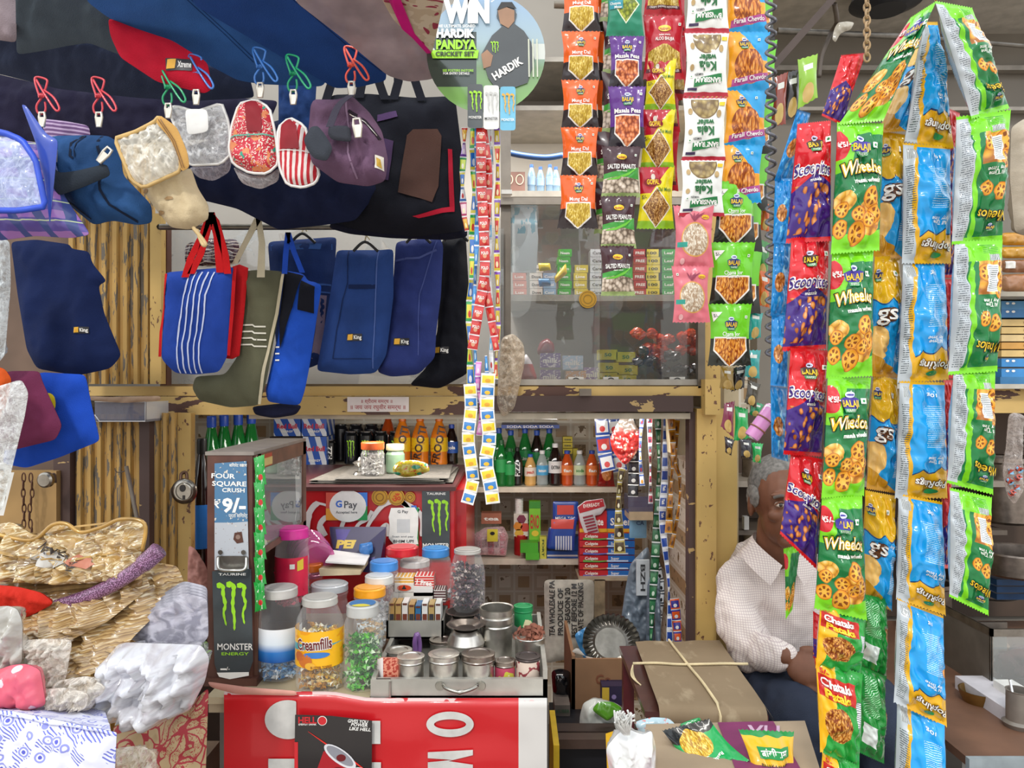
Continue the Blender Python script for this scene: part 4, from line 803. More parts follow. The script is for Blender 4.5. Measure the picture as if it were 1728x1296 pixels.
NB = [
 ('dark blue tote bag with pale band behind the bright blue bag', [(452, 408), (560, 400), (568, 402), (564, 470), (556, 540), (544, 612), (520, 622), (470, 622), (460, 520)], '1d3160', 2.12, None, 'b'),
 ('mid blue tote bag with maker label, between two others', [(568, 422), (640, 422), (664, 420), (664, 500), (652, 600), (634, 630), (590, 632), (534, 626), (546, 560), (560, 480)], '25407a', 2.06, (602, 570), ''),
 ('indigo blue tote bag with maker label beside the black bag', [(668, 408), (700, 404), (742, 400), (748, 415), (744, 500), (736, 560), (734, 604), (706, 632), (660, 636), (636, 628), (652, 560), (664, 470)], '2a3670', 2.1, (680, 577), 'a'),
 ('black tote bag with maker label next to the sachet strips', [(744, 405), (786, 398), (792, 500), (790, 630), (742, 656), (690, 650), (720, 620), (738, 560), (742, 480)], '11121a', 2.16, (746, 591), ''),
]
for lb, q, h_, Y, lg, kd in NB:
    r = root_of('tote_bag', lb, 'bag', q, Y, None)
    def dd(mb, s):
        if lg: klabel(mb, s, lg[0], lg[1], 13)
        if kd == 'b': strip(mb, s, [(460, 420), (563, 418)], 10, fabric('34548e'), .001); patch(mb, s, [(544, 500), (554, 500), (545, 606), (530, 606)], fabric('8a7888'), .001); strip(mb, s, [(540, 482), (560, 482)], 3, fabric('3a5a96'), .001); strip(mb, s, [(540, 495), (560, 495)], 2.5, fabric('3a5a96'), .001)
        if kd == 'a': strip(mb, s, [(668, 441), (710, 438), (738, 424)], 3.5, fabric('4a558c'), .001); strip(mb, s, [(738, 408), (728, 440), (710, 500), (708, 600)], 1.8, fabric('46528c'), .001)
        if kd == '' and lg[0] < 650: strip(mb, s, [(592, 486), (637, 486)], 7, fabric('14234a'), .001); strip(mb, s, [(590, 424), (590, 480), (572, 560), (566, 606)], 1.6, fabric('16264e'), .001); strip(mb, s, [(640, 424), (636, 540), (631, 622)], 2, fabric('4a5f98'), .001); strip(mb, s, [(566, 606), (630, 606)], 1.2, fabric('1a2b55'), .001)
    so('body', None, None, q, Y, .04, fabric(h_), dd, parent=r, wr=.012, ws=.02)
    cx = (q[0][0] + q[2][0]) / 2
    part('hanger', r, lambda mb: (tube(mb, spline([P(cx - 20, q[0][1] + 2, Y - .03), P(cx, q[0][1] - 14, Y - .03), P(cx + 22, q[0][1] + 2, Y - .03)]), .004, M('141414', .3)), tube(mb, spline([P(cx, q[0][1] - 14, Y - .03), P(cx + 2, q[0][1] - 24, Y - .03), P(cx + 8, q[0][1] - 18, Y - .03)]), .0022, M('cfc4a4'), 6)), 'black wire hanger with pale string')
so('cloth_flap', 'dark navy cloth hem drooping over the cream lintel', 'cloth', [(425, 686), (480, 680), (510, 684), (500, 700), (462, 706), (430, 700)], 2.06, .02, fabric('1a1c34'), wr=.004)
mb = MB(); tube(mb, [P(270, 383, 2.0), P(800, 383, 2.0)], .008, steel('8b8478', .4), 10); tube(mb, [P(270, 383, 2.0), P(270, 383, 2.3)], .008, steel('8b8478', .4), 10); tube(mb, [P(798, 383, 2.0), P(798, 383, 2.4)], .008, steel('8b8478', .4), 10)
mb.build('hanging_rail', None, 'thin grey metal rail that the tote bags hang from', 'rail')
# ================================================================ counter, fridge, rack and what stands on them
CZ = .80
WOODD = M('4a3026', .6, var=.3, sc_=14)
# table with boards and legs
r = thing('counter_table', 'wooden counter table with red banner hanging in front', 'table', P(640, 1300, 1.9))
part('table_top', r, lambda mb: box(mb, (P(358, 0, 1.72).x, 1.70, CZ - .025), (P(920, 0, 1.72).x, 2.32, CZ), M('b3a184', .7, var=.2, sc_=6)), bevel=.003)
for x in (365, 900):
    for Y in (1.74, 2.28): part('leg', r, lambda mb: box(mb, (P(x, 0, 1.72).x, Y, 0), (P(x, 0, 1.72).x + .035, Y + .035, CZ - .025), M('6f6a62', .6)))
part('liner_board', r, lambda mb: box(mb, (P(352, 0, 1.7).x, 1.685, CZ), (P(626, 0, 1.7).x, 2.3, CZ + .015), M('bfae8e', .6, var=.1, sc_=5)), 'beige laminate sheet')
# banner hanging over the front edge
RED = M('c3141c', .4, var=.05, sc_=3, coat=.3)
def bn(n):
    x, y, z = n.xyz(); return n.mix('c2141d', n.mix('c9c6c2', 'aaa6a2', n.noise(60, 3) > .6), (x > .357) | (n.noise(120, 2) > .73))
mb = MB(); fr = flat(1.672); vs = []; uv = []
for j in range(16):
    for i in range(33):
        x = 378 + (923 - 378) * i / 32; y = 1166 + j * 14 if j > 1 else 1168
        q = P(x, 1168 + 11 * min(1, max(0, (x - 560) / 60)) + max(0, j - 1) * 16, 1.672 + .004 * noise.noise(Vector((x * .02, j * .3, 0))))
        if j == 0: q.y += .012; q.z -= .003
        vs.append(q); uv.append((i / 32, j / 15))
mb.add(vs, quadfaces(32, 15), mat('banner', lambda n: n.mix(n.mix('c2141d', 'cfcbc6', n.u > .912), 'd6b8b4', (n.v < .085) & (n.noise(7, 4) + n.u * -.15 > .40)), .38, 0, .3), uv)
GW = M('c9c7c2', .5, var=.1, sc_=30)
fr2 = flat(1.668)
ring = lambda cx, cy, rx, ry, t: [(oval(cx, cy, rx, ry, 40)), (oval(cx, cy, rx - t, ry - t * .72, 40))]
def annulus(mb, fr, cx, cy, rx, ry, t, mt, off=.001, n=40):
    a = oval(cx, cy, rx, ry, n); b = oval(cx, cy, rx - t, ry - t, n); mb.add([fr(x, y, off) for x, y in a + b], [(i, (i + 1) % n, n + (i + 1) % n, n + i) for i in range(n)], mt, None, False)
annulus(mb, fr2, 759.5, 1222, 40, 21.5, 13, GW)
patch(mb, fr2, [(722, 1269), (798, 1265), (798, 1274), (757, 1284), (798, 1290), (798, 1300), (756, 1304), (722, 1296), (722, 1286), (764, 1282), (722, 1279)], GW, .001, 12)
# big letters left of the poster, cut by it
patch(mb, fr2, [(min(x, 500), y) for x, y in oval(486, 1214, 39, 33, 36) if x < 506], GW, .001, 14)
patch(mb, fr2, rct(453, 1280, 520, 1330), GW, .001, 14); patch(mb, fr2, rct(620, 1216, 642, 1255), GW, .001, 14); patch(mb, fr2, rct(618, 1286, 643, 1330), GW, .001, 14)
mb.build('banner', None, 'red vinyl banner with big white sideways letters on counter front', 'banner')
# energy drink poster
mb = MB(); fr = flat(1.655); patch(mb, fr, [(498, 1206), (560, 1208), (628, 1216), (627, 1340), (496, 1340)], M('1a1416', .3, coat=.5), 0, 20)
text(mb, fr, 'HELL', 519, 1215, 11, ink('c8242c'), bold=.05, width=31); text(mb, fr, 'ENERGY DRINK', 519, 1222, 3.5, W_, width=30); patch(mb, fr, oval(544, 1216, 8), W_, .001); patch(mb, fr, oval(544, 1216, 7), ink('c8242c'), .0015)
for t, y, wd, cx in (('GIVES YOU', 1217, 34, 604), ('POWER', 1223, 28, 607), ('LIKE HELL', 1230, 36, 608)): text(mb, fr, t, cx, y, 5.5, W_, .06, bold=.03, width=wd, shear=.2)
can = [(546, 1268), (556, 1262), (598, 1300), (598, 1340), (520, 1340)]; patch(mb, fr, can, ink('a81420'), .001, 14); patch(mb, fr, oval(574, 1276, 32, 12, 24, .62), ink('d8d8dc'), .0015); patch(mb, fr, oval(574, 1275, 27, 9, 24, .62), ink('8a8a92'), .002); patch(mb, fr, oval(576, 1278, 8, 6), ink('6a1018'), .0026); patch(mb, fr, oval(571, 1308, 15, 14), ink('5a0c14'), .002); patch(mb, fr, oval(604, 1302, 16, 8, 16), ink('d8d8dc'), .002)
strip(mb, fr, [(520, 1234), (560, 1262)], [.5, 3], ink('e02c20'), .001); strip(mb, fr, [(596, 1284), (626, 1306)], [3, .5], ink('e02c20'), .001); patch(mb, fr, rct(497, 1252, 503, 1300), ink('c8242c'), .001)
mb.build('poster', None, 'black energy drink poster with red can taped on the banner', 'poster')
# folded red-white sheet at the counter's left corner
mb = MB(); Sheet([(350, 1150), (420, 1160), (500, 1166), (500, 1174), (400, 1172), (356, 1160)], 1.66, .003).mesh(mb, M('c98f80', .5)); mb.build('folded_sheet', None, 'salmon edged folded sheet under the cigarette rack corner', 'sheet')
# --- cigarette rack: tall narrow box, glass side
zt = 1.338; xl = P(352, 0, 1.76).x; xr = P(428, 0, 1.76).x; zb = CZ + .015
r = thing('cigarette_rack', 'tall brown dispenser rack with blue price front and glass side', 'rack', Vector(((xl + xr) / 2, 1.95, zb)))
FRM = M('5b372c', .5, var=.2, sc_=20)
part('back', r, lambda mb: box(mb, (xl, 1.76, zb), (xl + .012, 2.18, zt), FRM)); part('front_board', r, lambda mb: box(mb, (xl, 1.752, zb), (xr, 1.766, zt), FRM), bevel=.002)
part('top_board', r, lambda mb: box(mb, (xl - .004, 1.75, zt), (xr + .004, 2.19, zt + .008), M('8a8078', .5)), bevel=.002); part('rear_board', r, lambda mb: box(mb, (xl, 2.17, zb), (xr, 2.18, zt), FRM)); part('foot', r, lambda mb: box(mb, (xl - .005, 1.745, zb), (xr + .012, 2.18, zb + .018), FRM))
for a, b in (((xr - .002, 1.76, zt - .035), (xr + .008, 2.18, zt)), ((xr - .002, 1.765, zb), (xr + .008, 1.79, zt)), ((xr - .002, 2.15, zb), (xr + .008, 2.18, zt)), ((xr - .002, 1.76, 1.10), (xr + .008, 2.18, 1.115))): part('glass_frame', r, lambda mb: box(mb, a, b, M('6b4a3c', .5, var=.2)))
part('glass', r, lambda mb: box(mb, (xr, 1.79, 1.1), (xr + .003, 2.15, zt - .03), pane(op=.5)))
part('red_panel', r, lambda mb: box(mb, (xr + .009, 1.77, zt - .033), (xr + .011, 1.86, zt - .003), ink('a83a20')))
part('name_plate', r, lambda mb: box(mb, (xr + .009, 1.80, zt - .030), (xr + .012, 1.86, zt - .012), ink('c8b070')), 'small cream plate')
def rackfront(n):
    c = n.mix('4f7a9e', 'b8bcc2', n.v > .555); c = n.mix(c, 'dad2c4', (n.noise(6, 4, 'UV', (1, 3, 1)) > .60) & ((n.v < .13) | (abs(n.v - .54) < .05) ))
    return n.mix(c, '8a6f5c', (n.noise(11, 5, 'UV', (1, 3, 1)) > .66))
def rf(mb):
    fr = flat(1.748); g = [fr(x, y) for x, y in ((362, 782), (416, 778), (420, 962), (362, 962))]
    mb.add(g, [(0, 1, 2, 3)], mat('rackfront', rackfront, .35), [(0, 0), (1, 0), (1, 1), (0, 1)], False)
    text(mb, fr, 'FOUR', 376, 802, 8, W_, .02, bold=.02, width=42) if 0 else text(mb, fr, "FOUR", 377, 803, 8, W_, .03, bold=.03, width=40)
    text(mb, fr, 'SQUARE', 387, 816, 8, W_, .02, bold=.03, width=58); text(mb, fr, 'CRUSH', 394, 827, 7, W_, .02, bold=.03, width=38); text(mb, fr, '₹', 367, 850, 14, W_, bold=.03); text(mb, fr, '9/-', 395, 852, 23, W_, bold=.05, width=40)
    text(mb, fr, 'प्रति सिगारेट', 402, 870, 6, W_, width=32, bold=.01); text(mb, fr, 'सिगारेट कारण', 402, 785, 5, W_, width=30)
    patch(mb, fr, [(396, 899), (408, 897), (411, 915), (400, 917), (394, 910)], ink('5a3a30'), .001); patch(mb, fr, oval(402, 906, 4), ink('8c7468'), .0015)
part('front_print', r, rf)
def hd(mb):
    S = steel('b8b6b0', .3); fr = flat(1.745)
    for x in (372, 411): patch(mb, fr, oval(x, 932, 4), S, .001)
    patch(mb, fr, rct(367, 938, 416, 962), S, .0006)
    tube(mb, spline([P(368, 940, 1.742), P(370, 960, 1.728), P(392, 963, 1.722), P(413, 960, 1.728), P(416, 940, 1.742)]), .0035, S)
part('handle', r, hd, 'bent wire pull handle')
CLAW = [([(0, 0), (10, 1), (12, 16), (15, 36), (13, 52), (17, 75)], [12, 9, 8, 7, 5, 1]), ([(18, -2), (30, 0), (31, 18), (29, 38), (33, 60), (32, 84)], [13, 10, 8, 8, 6, 1]), ([(38, 0), (50, 1), (50, 18), (53, 34), (49, 52), (51, 72)], [11, 9, 7, 6, 5, 1])]
def claws(mb, fr, x, y, s, mt, off=.001, sy=1):
    for pts, ws in CLAW:
        q = spline([(a * s + x + (i % 2) * s, b * s * sy + y, 0) for i, (a, b) in enumerate(pts)], 4); m_ = len(q)
        w2 = [ws[min(i // 4, 5)] * s * (.8 + .25 * ((i * 7) % 3)) * .75 for i in range(m_)]
        strip(mb, fr, [(a.x, a.y) for a in q], w2, mt, off)
LIME = ink('9ddb2c')
def mstick(mb):
    fr = flat(1.744); patch(mb, fr, [(358, 964), (424, 960), (427, 1115), (420, 1136), (386, 1143), (368, 1138), (362, 1120)], M('3c4549', .35, coat=.3), .0, 24)
    patch(mb, fr, [(366, 1135), (420, 1134), (420, 1140), (388, 1146), (370, 1142)], W_, .0005); claws(mb, fr, 366, 988, .9, LIME); text(mb, fr, 'MONSTER', 397, 1091, 11, W_, bold=.02, width=60); text(mb, fr, 'ENERGY', 397, 1103, 5, LIME, width=46); text(mb, fr, 'TAURINE', 392, 969, 4, W_, width=46); text(mb, fr, '▬/-', 380, 1128, 6, W_, width=16)
part('lower_sticker', r, mstick, 'dark energy drink sticker with green claw marks')
# green sachets hanging on the rack side
for i in range(6):
    y = 772 + i * 42; q = [(428, y), (446, y - 6 + i), (450, y + 46), (430, y + 52)]
    packet(PM('gsach', lambda n: n.mix(n.mix('1f9a3c', 'd8e0d0', n.noise(5, 2, 'UV') > .62), 'c8302a', n.disc(.6, .7, .2, 2)), .25, .8), q, 1.745 - i * .002, .008, f'green sachet on the side of the dispenser rack, {ORD[i]} down', 'green sachets clipped to the rack side', name='sachet', cat='sachet', prints=False, nx=8, ny=12)
# --- drinks fridge
fx0 = P(430, 0, 2.35).x; fx1 = P(766, 0, 2.35).x; ft = 1.187
r = thing('drinks_fridge', 'red chest fridge with white cola script behind the jars', 'fridge', Vector((fx0 / 2 + fx1 / 2, 2.6, 0)))
part('body', r, lambda mb: box(mb, (fx0, 2.352, 0), (fx1, 2.98, ft - .012), mat('fridge_red', lambda n: n.mix('c01b22', '9e1018', n.noise(4, 3) > .62), .3, 0, .5)), bevel=.006)
part('top', r, lambda mb: box(mb, (fx0 - .01, 2.34, ft - .012), (fx1 + .005, 2.99, ft), M('5a3030', .4)), bevel=.003)
def cola(mb):
    fr = flat(2.346); WT = ink('ded6d2')
    for pts, w_ in (([(560, 856), (535, 850), (520, 870), (516, 890), (516, 905)], [4, 10, 14, 14, 10]), ([(548, 905), (540, 886), (552, 872), (566, 876)], [12, 9, 6, 3]), ([(570, 912), (580, 880), (592, 868)], [7, 7, 4]), ([(592, 915), (604, 886), (620, 876), (628, 862)], [7, 6, 6, 6]), ([(612, 905), (630, 872), (650, 850), (676, 846), (690, 860)], [6, 8, 9, 8, 6]), ([(640, 912), (644, 892), (654, 886), (655, 905)], [7, 7, 6, 6]), ([(664, 905), (690, 870), (708, 858)], [8, 7, 5]), ([(676, 846), (710, 868), (712, 905)], [9, 8, 6])):
        q = spline([(a, b, 0) for a, b in pts], 5); m_ = len(q); strip(mb, fr, [(a.x, a.y) for a in q], [w_[min(i // 5, len(w_) - 1)] for i in range(m_)], WT, .0008)
part('cola_script', r, cola)
def stk(name, parent, fn, lab=None): return part(name, parent, fn, lab)
def gp(mb):
    fr = flat(2.344); patch(mb, fr, rct(550, 831, 584, 878), ink('4d8bd8') if 0 else ink('d85a4a'), .0); patch(mb, fr, rct(584, 831, 620, 854), ink('3f7fd8')); patch(mb, fr, rct(586, 854, 620, 878), ink('2f9e58')); patch(mb, fr, rct(550, 858, 584, 878), ink('e8a03c'), .0004)
    patch(mb, fr, oval(587, 854, 31, 27, 30), W_, .0012); text(mb, fr, 'G', 572, 850, 11, ink('3f74d8'), off=.002, bold=.05); text(mb, fr, 'Pay', 592, 851, 12, ink('55585c'), off=.002, width=22); text(mb, fr, 'Accepted here', 585, 864, 4.5, ink('606468'), off=.002, width=36)
part('payment_sticker', r, gp, 'round payment sticker with four coloured corners')
def gp2(mb):
    fr = flat(2.342); patch(mb, fr, rct(684, 856, 706, 922), ink('2f9e58'), .0); patch(mb, fr, rct(694, 853, 703, 870), ink('3f6fc8'), .0004); patch(mb, fr, [(660, 857), (700, 856), (706, 866), (706, 884), (704, 908), (706, 918), (690, 920), (664, 918), (656, 908), (658, 890), (656, 872)], W_, .001)
    text(mb, fr, 'G Pay', 680, 863, 5, ink('55585c'), off=.002, width=18); text(mb, fr, 'BHIM UPI', 681, 913, 5, ink('33363a'), off=.002, width=34, shear=.1, bold=.02); text(mb, fr, 'Scan and pay', 680, 905, 3, ink('80848a'), off=.002, width=36); patch(mb, fr, rct(670, 876, 692, 899), ink('d0d2d2'), .0014)
part('payment_card', r, gp2, 'white payment card')
GOLD = M('c99a3c', .35, .5)
def coins(mb):
    fr = flat(2.343)
    for x, y, rr, t in ((641, 839, 14, ''), (669, 839, 14, 'ॐ'), (692, 839, 9, '')):
        patch(mb, fr, oval(x, y, rr), GOLD, .001); annulus(mb, fr, x, y, rr * .86, rr * .86, 1.2, M('8a5a1c'), .0016, 24)
        if t: text(mb, fr, t, x, y + 2, 12, ink('c04018'), off=.002, bold=.03)
        else: annulus(mb, fr, x, y, rr * .5, rr * .5, 1.6, M('8a5a1c'), .0018, 16)
part('coin_sticker', r, coins, 'three gold coin stickers')
def ms(mb):
    fr = flat(2.341); patch(mb, fr, rct(712, 827, 759, 945), M('454b4e', .35), 0, 30); claws(mb, fr, 722, 847, .62, LIME, .001, 1.1); text(mb, fr, 'TAURINE', 736, 833, 4, W_, width=32); text(mb, fr, 'MONSTER', 736, 921, 9, W_, bold=.03, width=45)
part('energy_sticker', r, ms, 'grey energy drink sticker with green claws')
part('side_panel', r, lambda mb: box(mb, (fx1, 2.42, .3), (P(788, 0, 2.45).x, 2.95, ft - .02), M('b81820', .3, coat=.5)), bevel=.003)
# newspapers on the fridge
for i, (x0, x1, h_, rz) in enumerate(((515, 760, '5f5b56', .02), (520, 752, '6a645c', -.04), (555, 750, '585552', .05))):
    mb = MB(); a = P(x0, 0, 2.38).x; b = P(x1, 0, 2.38).x; X = Matrix.Rotation(rz, 4, 'Z'); c = Vector(((a + b) / 2, 2.62, ft + i * .006)); vs = []; uv = []
    for j in range(9):
        for k in range(13): q = Vector(((k / 12 - .5) * (b - a), (j / 8 - .5) * .42, .002 * noise.noise(Vector((k, j, i))))); vs.append(c + X @ q); uv.append((k / 12, j / 8))
    pm = mat('news' + h_, lambda n: n.mix(n.mix(h_, '8f8a80', n.noise(5, 2, 'UV')), '4a4644', ((n.v * 60 % 1.0) < .35) & (n.noise(30, 2, 'UV', (1, 3, 1)) > .5)), .8)
    mb.add(vs, quadfaces(12, 8), pm, uv); mb.add([q + Vector((0, 0, .0045)) for q in vs], quadfaces(12, 8), pm, uv); box(mb, (c.x - (b - a) / 2 + .02, c.y - .2, c.z), (c.x + (b - a) / 2 - .02, c.y + .2, c.z + .004), M('c8c2b6')); mb.build('newspaper', None, ['yellowing newspaper at the bottom of the pile on the fridge', 'grey newspaper, middle of the pile on the fridge', 'printed grey newspaper topmost of the pile on the fridge'][i], 'newspaper', 'newspapers on the fridge')
# ---- jars
def jar(x, base, Y, w_, h, lid, label=None, fill=None, lidh=.1, kind='clear_jar', body='ffffff', op=.22, neck=.72, ribs=0, lab=None, group=None, fillh=.55, fcol=None, lidr=None):
    """plastic jar: x, base and sizes in pixels at distance Y"""
    s = Y / F; c = P(x, base, Y); c.y += 0; rr = w_ / 2; r = thing(kind, label, 'jar', c, group); lr = (lidr or neck) * rr * 1.05
    body_h = h * (1 - lidh); pr = [(0, 0), (rr * .8, 0), (rr * .95, h * .02), (rr, h * .07)]
    N = 12
    for i in range(1, N): pr.append((rr * (1 + (.018 * math.cos(i * pi) if ribs else 0)), h * (.07 + .62 * i / N)))
    pr += [(rr * .99, h * .70), (rr * .93, h * .78), (neck * rr * 1.06, body_h * .96), (neck * rr, body_h * .985), (neck * rr, body_h + h * .03)]
    part('body', r, lambda mb: lathe(mb, pl(pr, s), c, clearp(body, op * .22), 32), body and 'clear plastic body')
    lz = body_h; lp = [(0, lz + h * lidh), (lr * .93, lz + h * lidh), (lr, lz + h * lidh * .88), (lr * .99, lz + h * lidh * .6), (lr * 1.01, lz + h * lidh * .3), (lr, lz), (lr * .9, lz)]
    def ld(mb):
        lathe(mb, pl(lp, s), c, M(lid, .35, coat=.3), 40); lathe(mb, pl([(lr * .8, lz + h * lidh + .4), (lr * .78, lz + h * lidh + .7), (0, lz + h * lidh + .5)], s), c, M(lid, .4, coat=.2), 32)
    part('lid', r, ld, f'screw lid')
    if fill: candies(r, c, rr * s * .94, h * fillh * s, fill, s)
    if lab: part('label_wrap', r, lambda mb: lab(mb, c, rr * s, s))
    return r, c, rr * s, s
def candies(r, c, rad, ht, cols, s, n=None, sz=None, name='candy'):
    """wrapped sweets heaped inside, one stuff mesh: nobody could count them"""
    mb = MB(); sz = sz or .0145; n = n or int(min(520, rad * rad * ht * pi / (sz ** 3 * .8)))
    for k in range(n):
        a = R.uniform(0, 2 * pi); q = math.sqrt(R.uniform(.4, 1)) * (rad - sz * .85); z = R.uniform(.004, ht) + .004 * math.sin(a * 2)
        o = c + Vector((q * math.sin(a), -q * math.cos(a), z)); X = Matrix.Rotation(R.uniform(0, 6.3), 3, 'Z') @ Matrix.Rotation(R.uniform(0, 6.3), 3, 'X'); l = sz * R.uniform(.9, 1.3); w2 = sz * .42
        v = [(-l, -w2, 0), (-l, w2, 0), (-l * .5, 0, w2 * .4), (0, -w2 * .8, -w2 * .5), (0, w2 * .8, -w2 * .5), (0, 0, w2), (l * .5, 0, w2 * .4), (l, -w2, 0), (l, w2, 0)]
        mb.add([o + X @ Vector(p) for p in v], [(0, 1, 2), (3, 4, 2), (3, 5, 2), (4, 5, 2), (3, 5, 6), (4, 5, 6), (3, 4, 6), (6, 7, 8)], M(R.choice(cols), .5, coat=.15, var=.2, sc_=90), None, False)
    if mb.v: mb.build(name, r, kind='stuff')
def wrap(col, z0, z1, prints=None, arc=1.9):
    def f(mb, c, rr, s):
        h0, h1 = z0 * s, z1 * s; N = 24; vs = []; uv = []
        for j in (0, .5, 1):
            for i in range(N + 1): a = (i / N - .5) * 2 * arc; vs.append(c + Vector(((rr * 1.015) * math.sin(a), -(rr * 1.015) * math.cos(a), h0 + (h1 - h0) * j))); uv.append((i / N, 1 - j))
        mb.add(vs, quadfaces(N, 2), col, uv)
        if prints:
            g = cyl(c, rr * 1.02); fr = lambda x, y, o=0: g(x * s, y * s, o); fr.ar = 1; prints(mb, fr)
    return f
YE = ['e0a820', 'e8d090', 'c88a18', 'f0d060', 'a87828', 'f0e8d0']; GRN = ['2f9a1c', '5cc22c', '1a6a14', 'd8f0c8', '145014', '80d060']; BLU = ['70a8d8', 'e8eef4', '4088c8', 'a8cce8']
def cf(mb, fr):
    text(mb, fr, 'Creamfills', -1, -84, 18, W_, -.06, bold=.10, width=62, off=.001); text(mb, fr, 'Creamfills', -1, -84, 18, ink('6a1c1c'), -.06, bold=.03, width=60, off=.0018); patch(mb, fr, oval(-16, -56, 13, 11), ink('c8702c'), .001); patch(mb, fr, oval(-28, -62, 10, 8), ink('b8602c'), .001); patch(mb, fr, oval(4, -66, 22, 5), ink('3a78c0'), .001); text(mb, fr, 'BUTTER TOFFEE', 12, -46, 4.5, ink('7a3a1c'), off=.0016, width=34); patch(mb, fr, oval(-6, -48, 9, 6), ink('e8b03c'), .0014)
CFM = mat('creamlab', lambda n: n.mix(n.mix('f0b41c', 'e89a18', n.noise(4, 2, 'UV') > .55), n.ramp(n.v, (0, '5aa0c8'), (1, '3a9a50')), (n.v > .36) & ((n.v + n.u * .3) < .62)), .3)
def mi(mb, fr):
    patch(mb, fr, [(-22, -88), (14, -86), (12, -68), (-20, -70)], ink('5a9cd0'), .001); patch(mb, fr, [(-20, -66), (10, -68), (16, -52), (-18, -50)], ink('8cc0e0'), .0012)
    for p_, q_ in ((-4, -78), (-3, -59)): text(mb, fr, 'MINTS', p_, q_, 6, W_, off=.002, width=24)
MIM = mat('mintlab', lambda n: n.ramp(n.v, (0, 'eceff2'), (.45, 'dbe6f0'), (.7, '2a78c4'), (1, '1658a8')), .35)
jar(472, 1140, 1.80, 72, 150, 'bdb9b4', 'wide jar with white and blue label of mint sweets', BLU, lab=wrap(MIM, 34, 88, None), fillh=.25, neck=.78)
jar(540, 1158, 1.745, 80, 152, 'b8b5ae', 'wide jar of golden toffees with yellow printed wrap', YE, lab=wrap(CFM, 44, 104, cf), fillh=.66, neck=.70, lidh=.08)
r, c, rr, s = jar(612, 1158, 1.75, 66, 140, 'b8b8b4', 'ribbed jar of green wrapped sweets with blue topped lid', GRN, fillh=.62, neck=.78, ribs=1, lidh=.13)
part('lid_print', [q for q in r.children if q.name.startswith('lid')][0], lambda mb: lathe(mb, pl([(22, 140.9), (0, 141.2)], s), c, mat('blidp', lambda n: n.mix('2a6ea8', 'd8c83c', n.noise(9, 2) > .58), .4), 28), 'blue and yellow lid print')
def pkl(mb, fr): patch(mb, fr, rct(-22, -28, 10, -18), W_, .001); text(mb, fr, '||||||||||||', -6, -23, 8, K_, off=.0015, width=28); veg(mb, fr, 5, -60) if 0 else patch(mb, fr, rct(4, -72, 12, -64), W_, .001); patch(mb, fr, [(16, -76), (27, -80), (27, -62), (16, -60)], ink('e8c83c'), .001)
jar(493, 1018, 1.98, 56, 128, 'e0309a', 'tall jar with hot pink lid and crimson label', ['e8305a', 'd82850'], lab=wrap(M('e0264c', .35), 18, 82, pkl, 1.4), fillh=.5, neck=.92, lidh=.13)
jar(556, 1100, 2.02, 62, 116, 'b9bcc0', 'clear jar with grey lid behind the golden toffee jar', BLU, fillh=.3, neck=.95)
jar(624, 1090, 1.93, 54, 100, 'f0a01c', 'clear jar with orange yellow lid behind the green sweets', ['d8e0e0', 'c8a060'], fillh=.4, neck=.94, lidh=.14)
jar(648, 1050, 2.04, 50, 104, '3f86d0', 'clear jar with bright blue lid above the matchbox tray', ['e8e8e8', 'c8d4e0'], fillh=.3, neck=.9, lidh=.14)
jar(640, 1062, 1.98, 48, 92, 'd0d0cc', 'clear jar with pale translucent lid beside the matchboxes', ['e8e8e8'], fillh=.3, neck=.95, lidh=.14)
jar(679, 1010, 2.18, 54, 88, 'd0202c', 'squat clear jar with red lid in front of the fridge', ['e8d8d0', 'c8a090'], fillh=.4, neck=.96, lidh=.15)
jar(735, 1012, 2.15, 54, 88, '3a86cc', 'ribbed clear jar with blue lid in front of the fridge', ['c8ccd0'], fillh=.2, neck=.80, ribs=1, lidh=.15)
jar(789, 1052, 2.08, 60, 126, 'b0aca6', 'tall jar of dark wrapped sweets with clear lid', ['2c2430', '5a4650', 'c8b8b0', '7a5a60', '3a3040'], fillh=.78, neck=.72, lidh=.05)
jar(700, 1000, 2.2, 50, 56, 'd8d4d0', 'clear jar with white lid peeping behind the matchboxes', ['d84030'], fillh=.5, neck=.95, lidh=.18)
jar(524, 1010, 2.12, 42, 60, 'e07020', 'small clear jar with orange lid under the receipt book', ['d8c0a8'], fillh=.3, neck=.95, lidh=.2)
# pink jar lying on its side
mb = MB(); X = (Matrix.Rotation(1.25, 4, 'Z') @ Matrix.Rotation(1.35, 4, 'X')); c = P(534, 948, 2.12); prf = [(0, 0), (34, 0), (40, 4), (41, 14)] + [(41 + .8 * math.cos(i * pi), 14 + i * 7) for i in range(1, 9)] + [(36, 76), (27, 84), (27, 94)]
lathe(mb, pl(prf, 1.75 / F), c, clearp('e070b0', .5), 32, Matrix.Rotation(.55, 4, 'Z') @ Matrix.Rotation(-1.35, 4, 'X')); mb.build('pink_jar', None, 'empty translucent pink jar lying on its side by the fridge', 'jar')
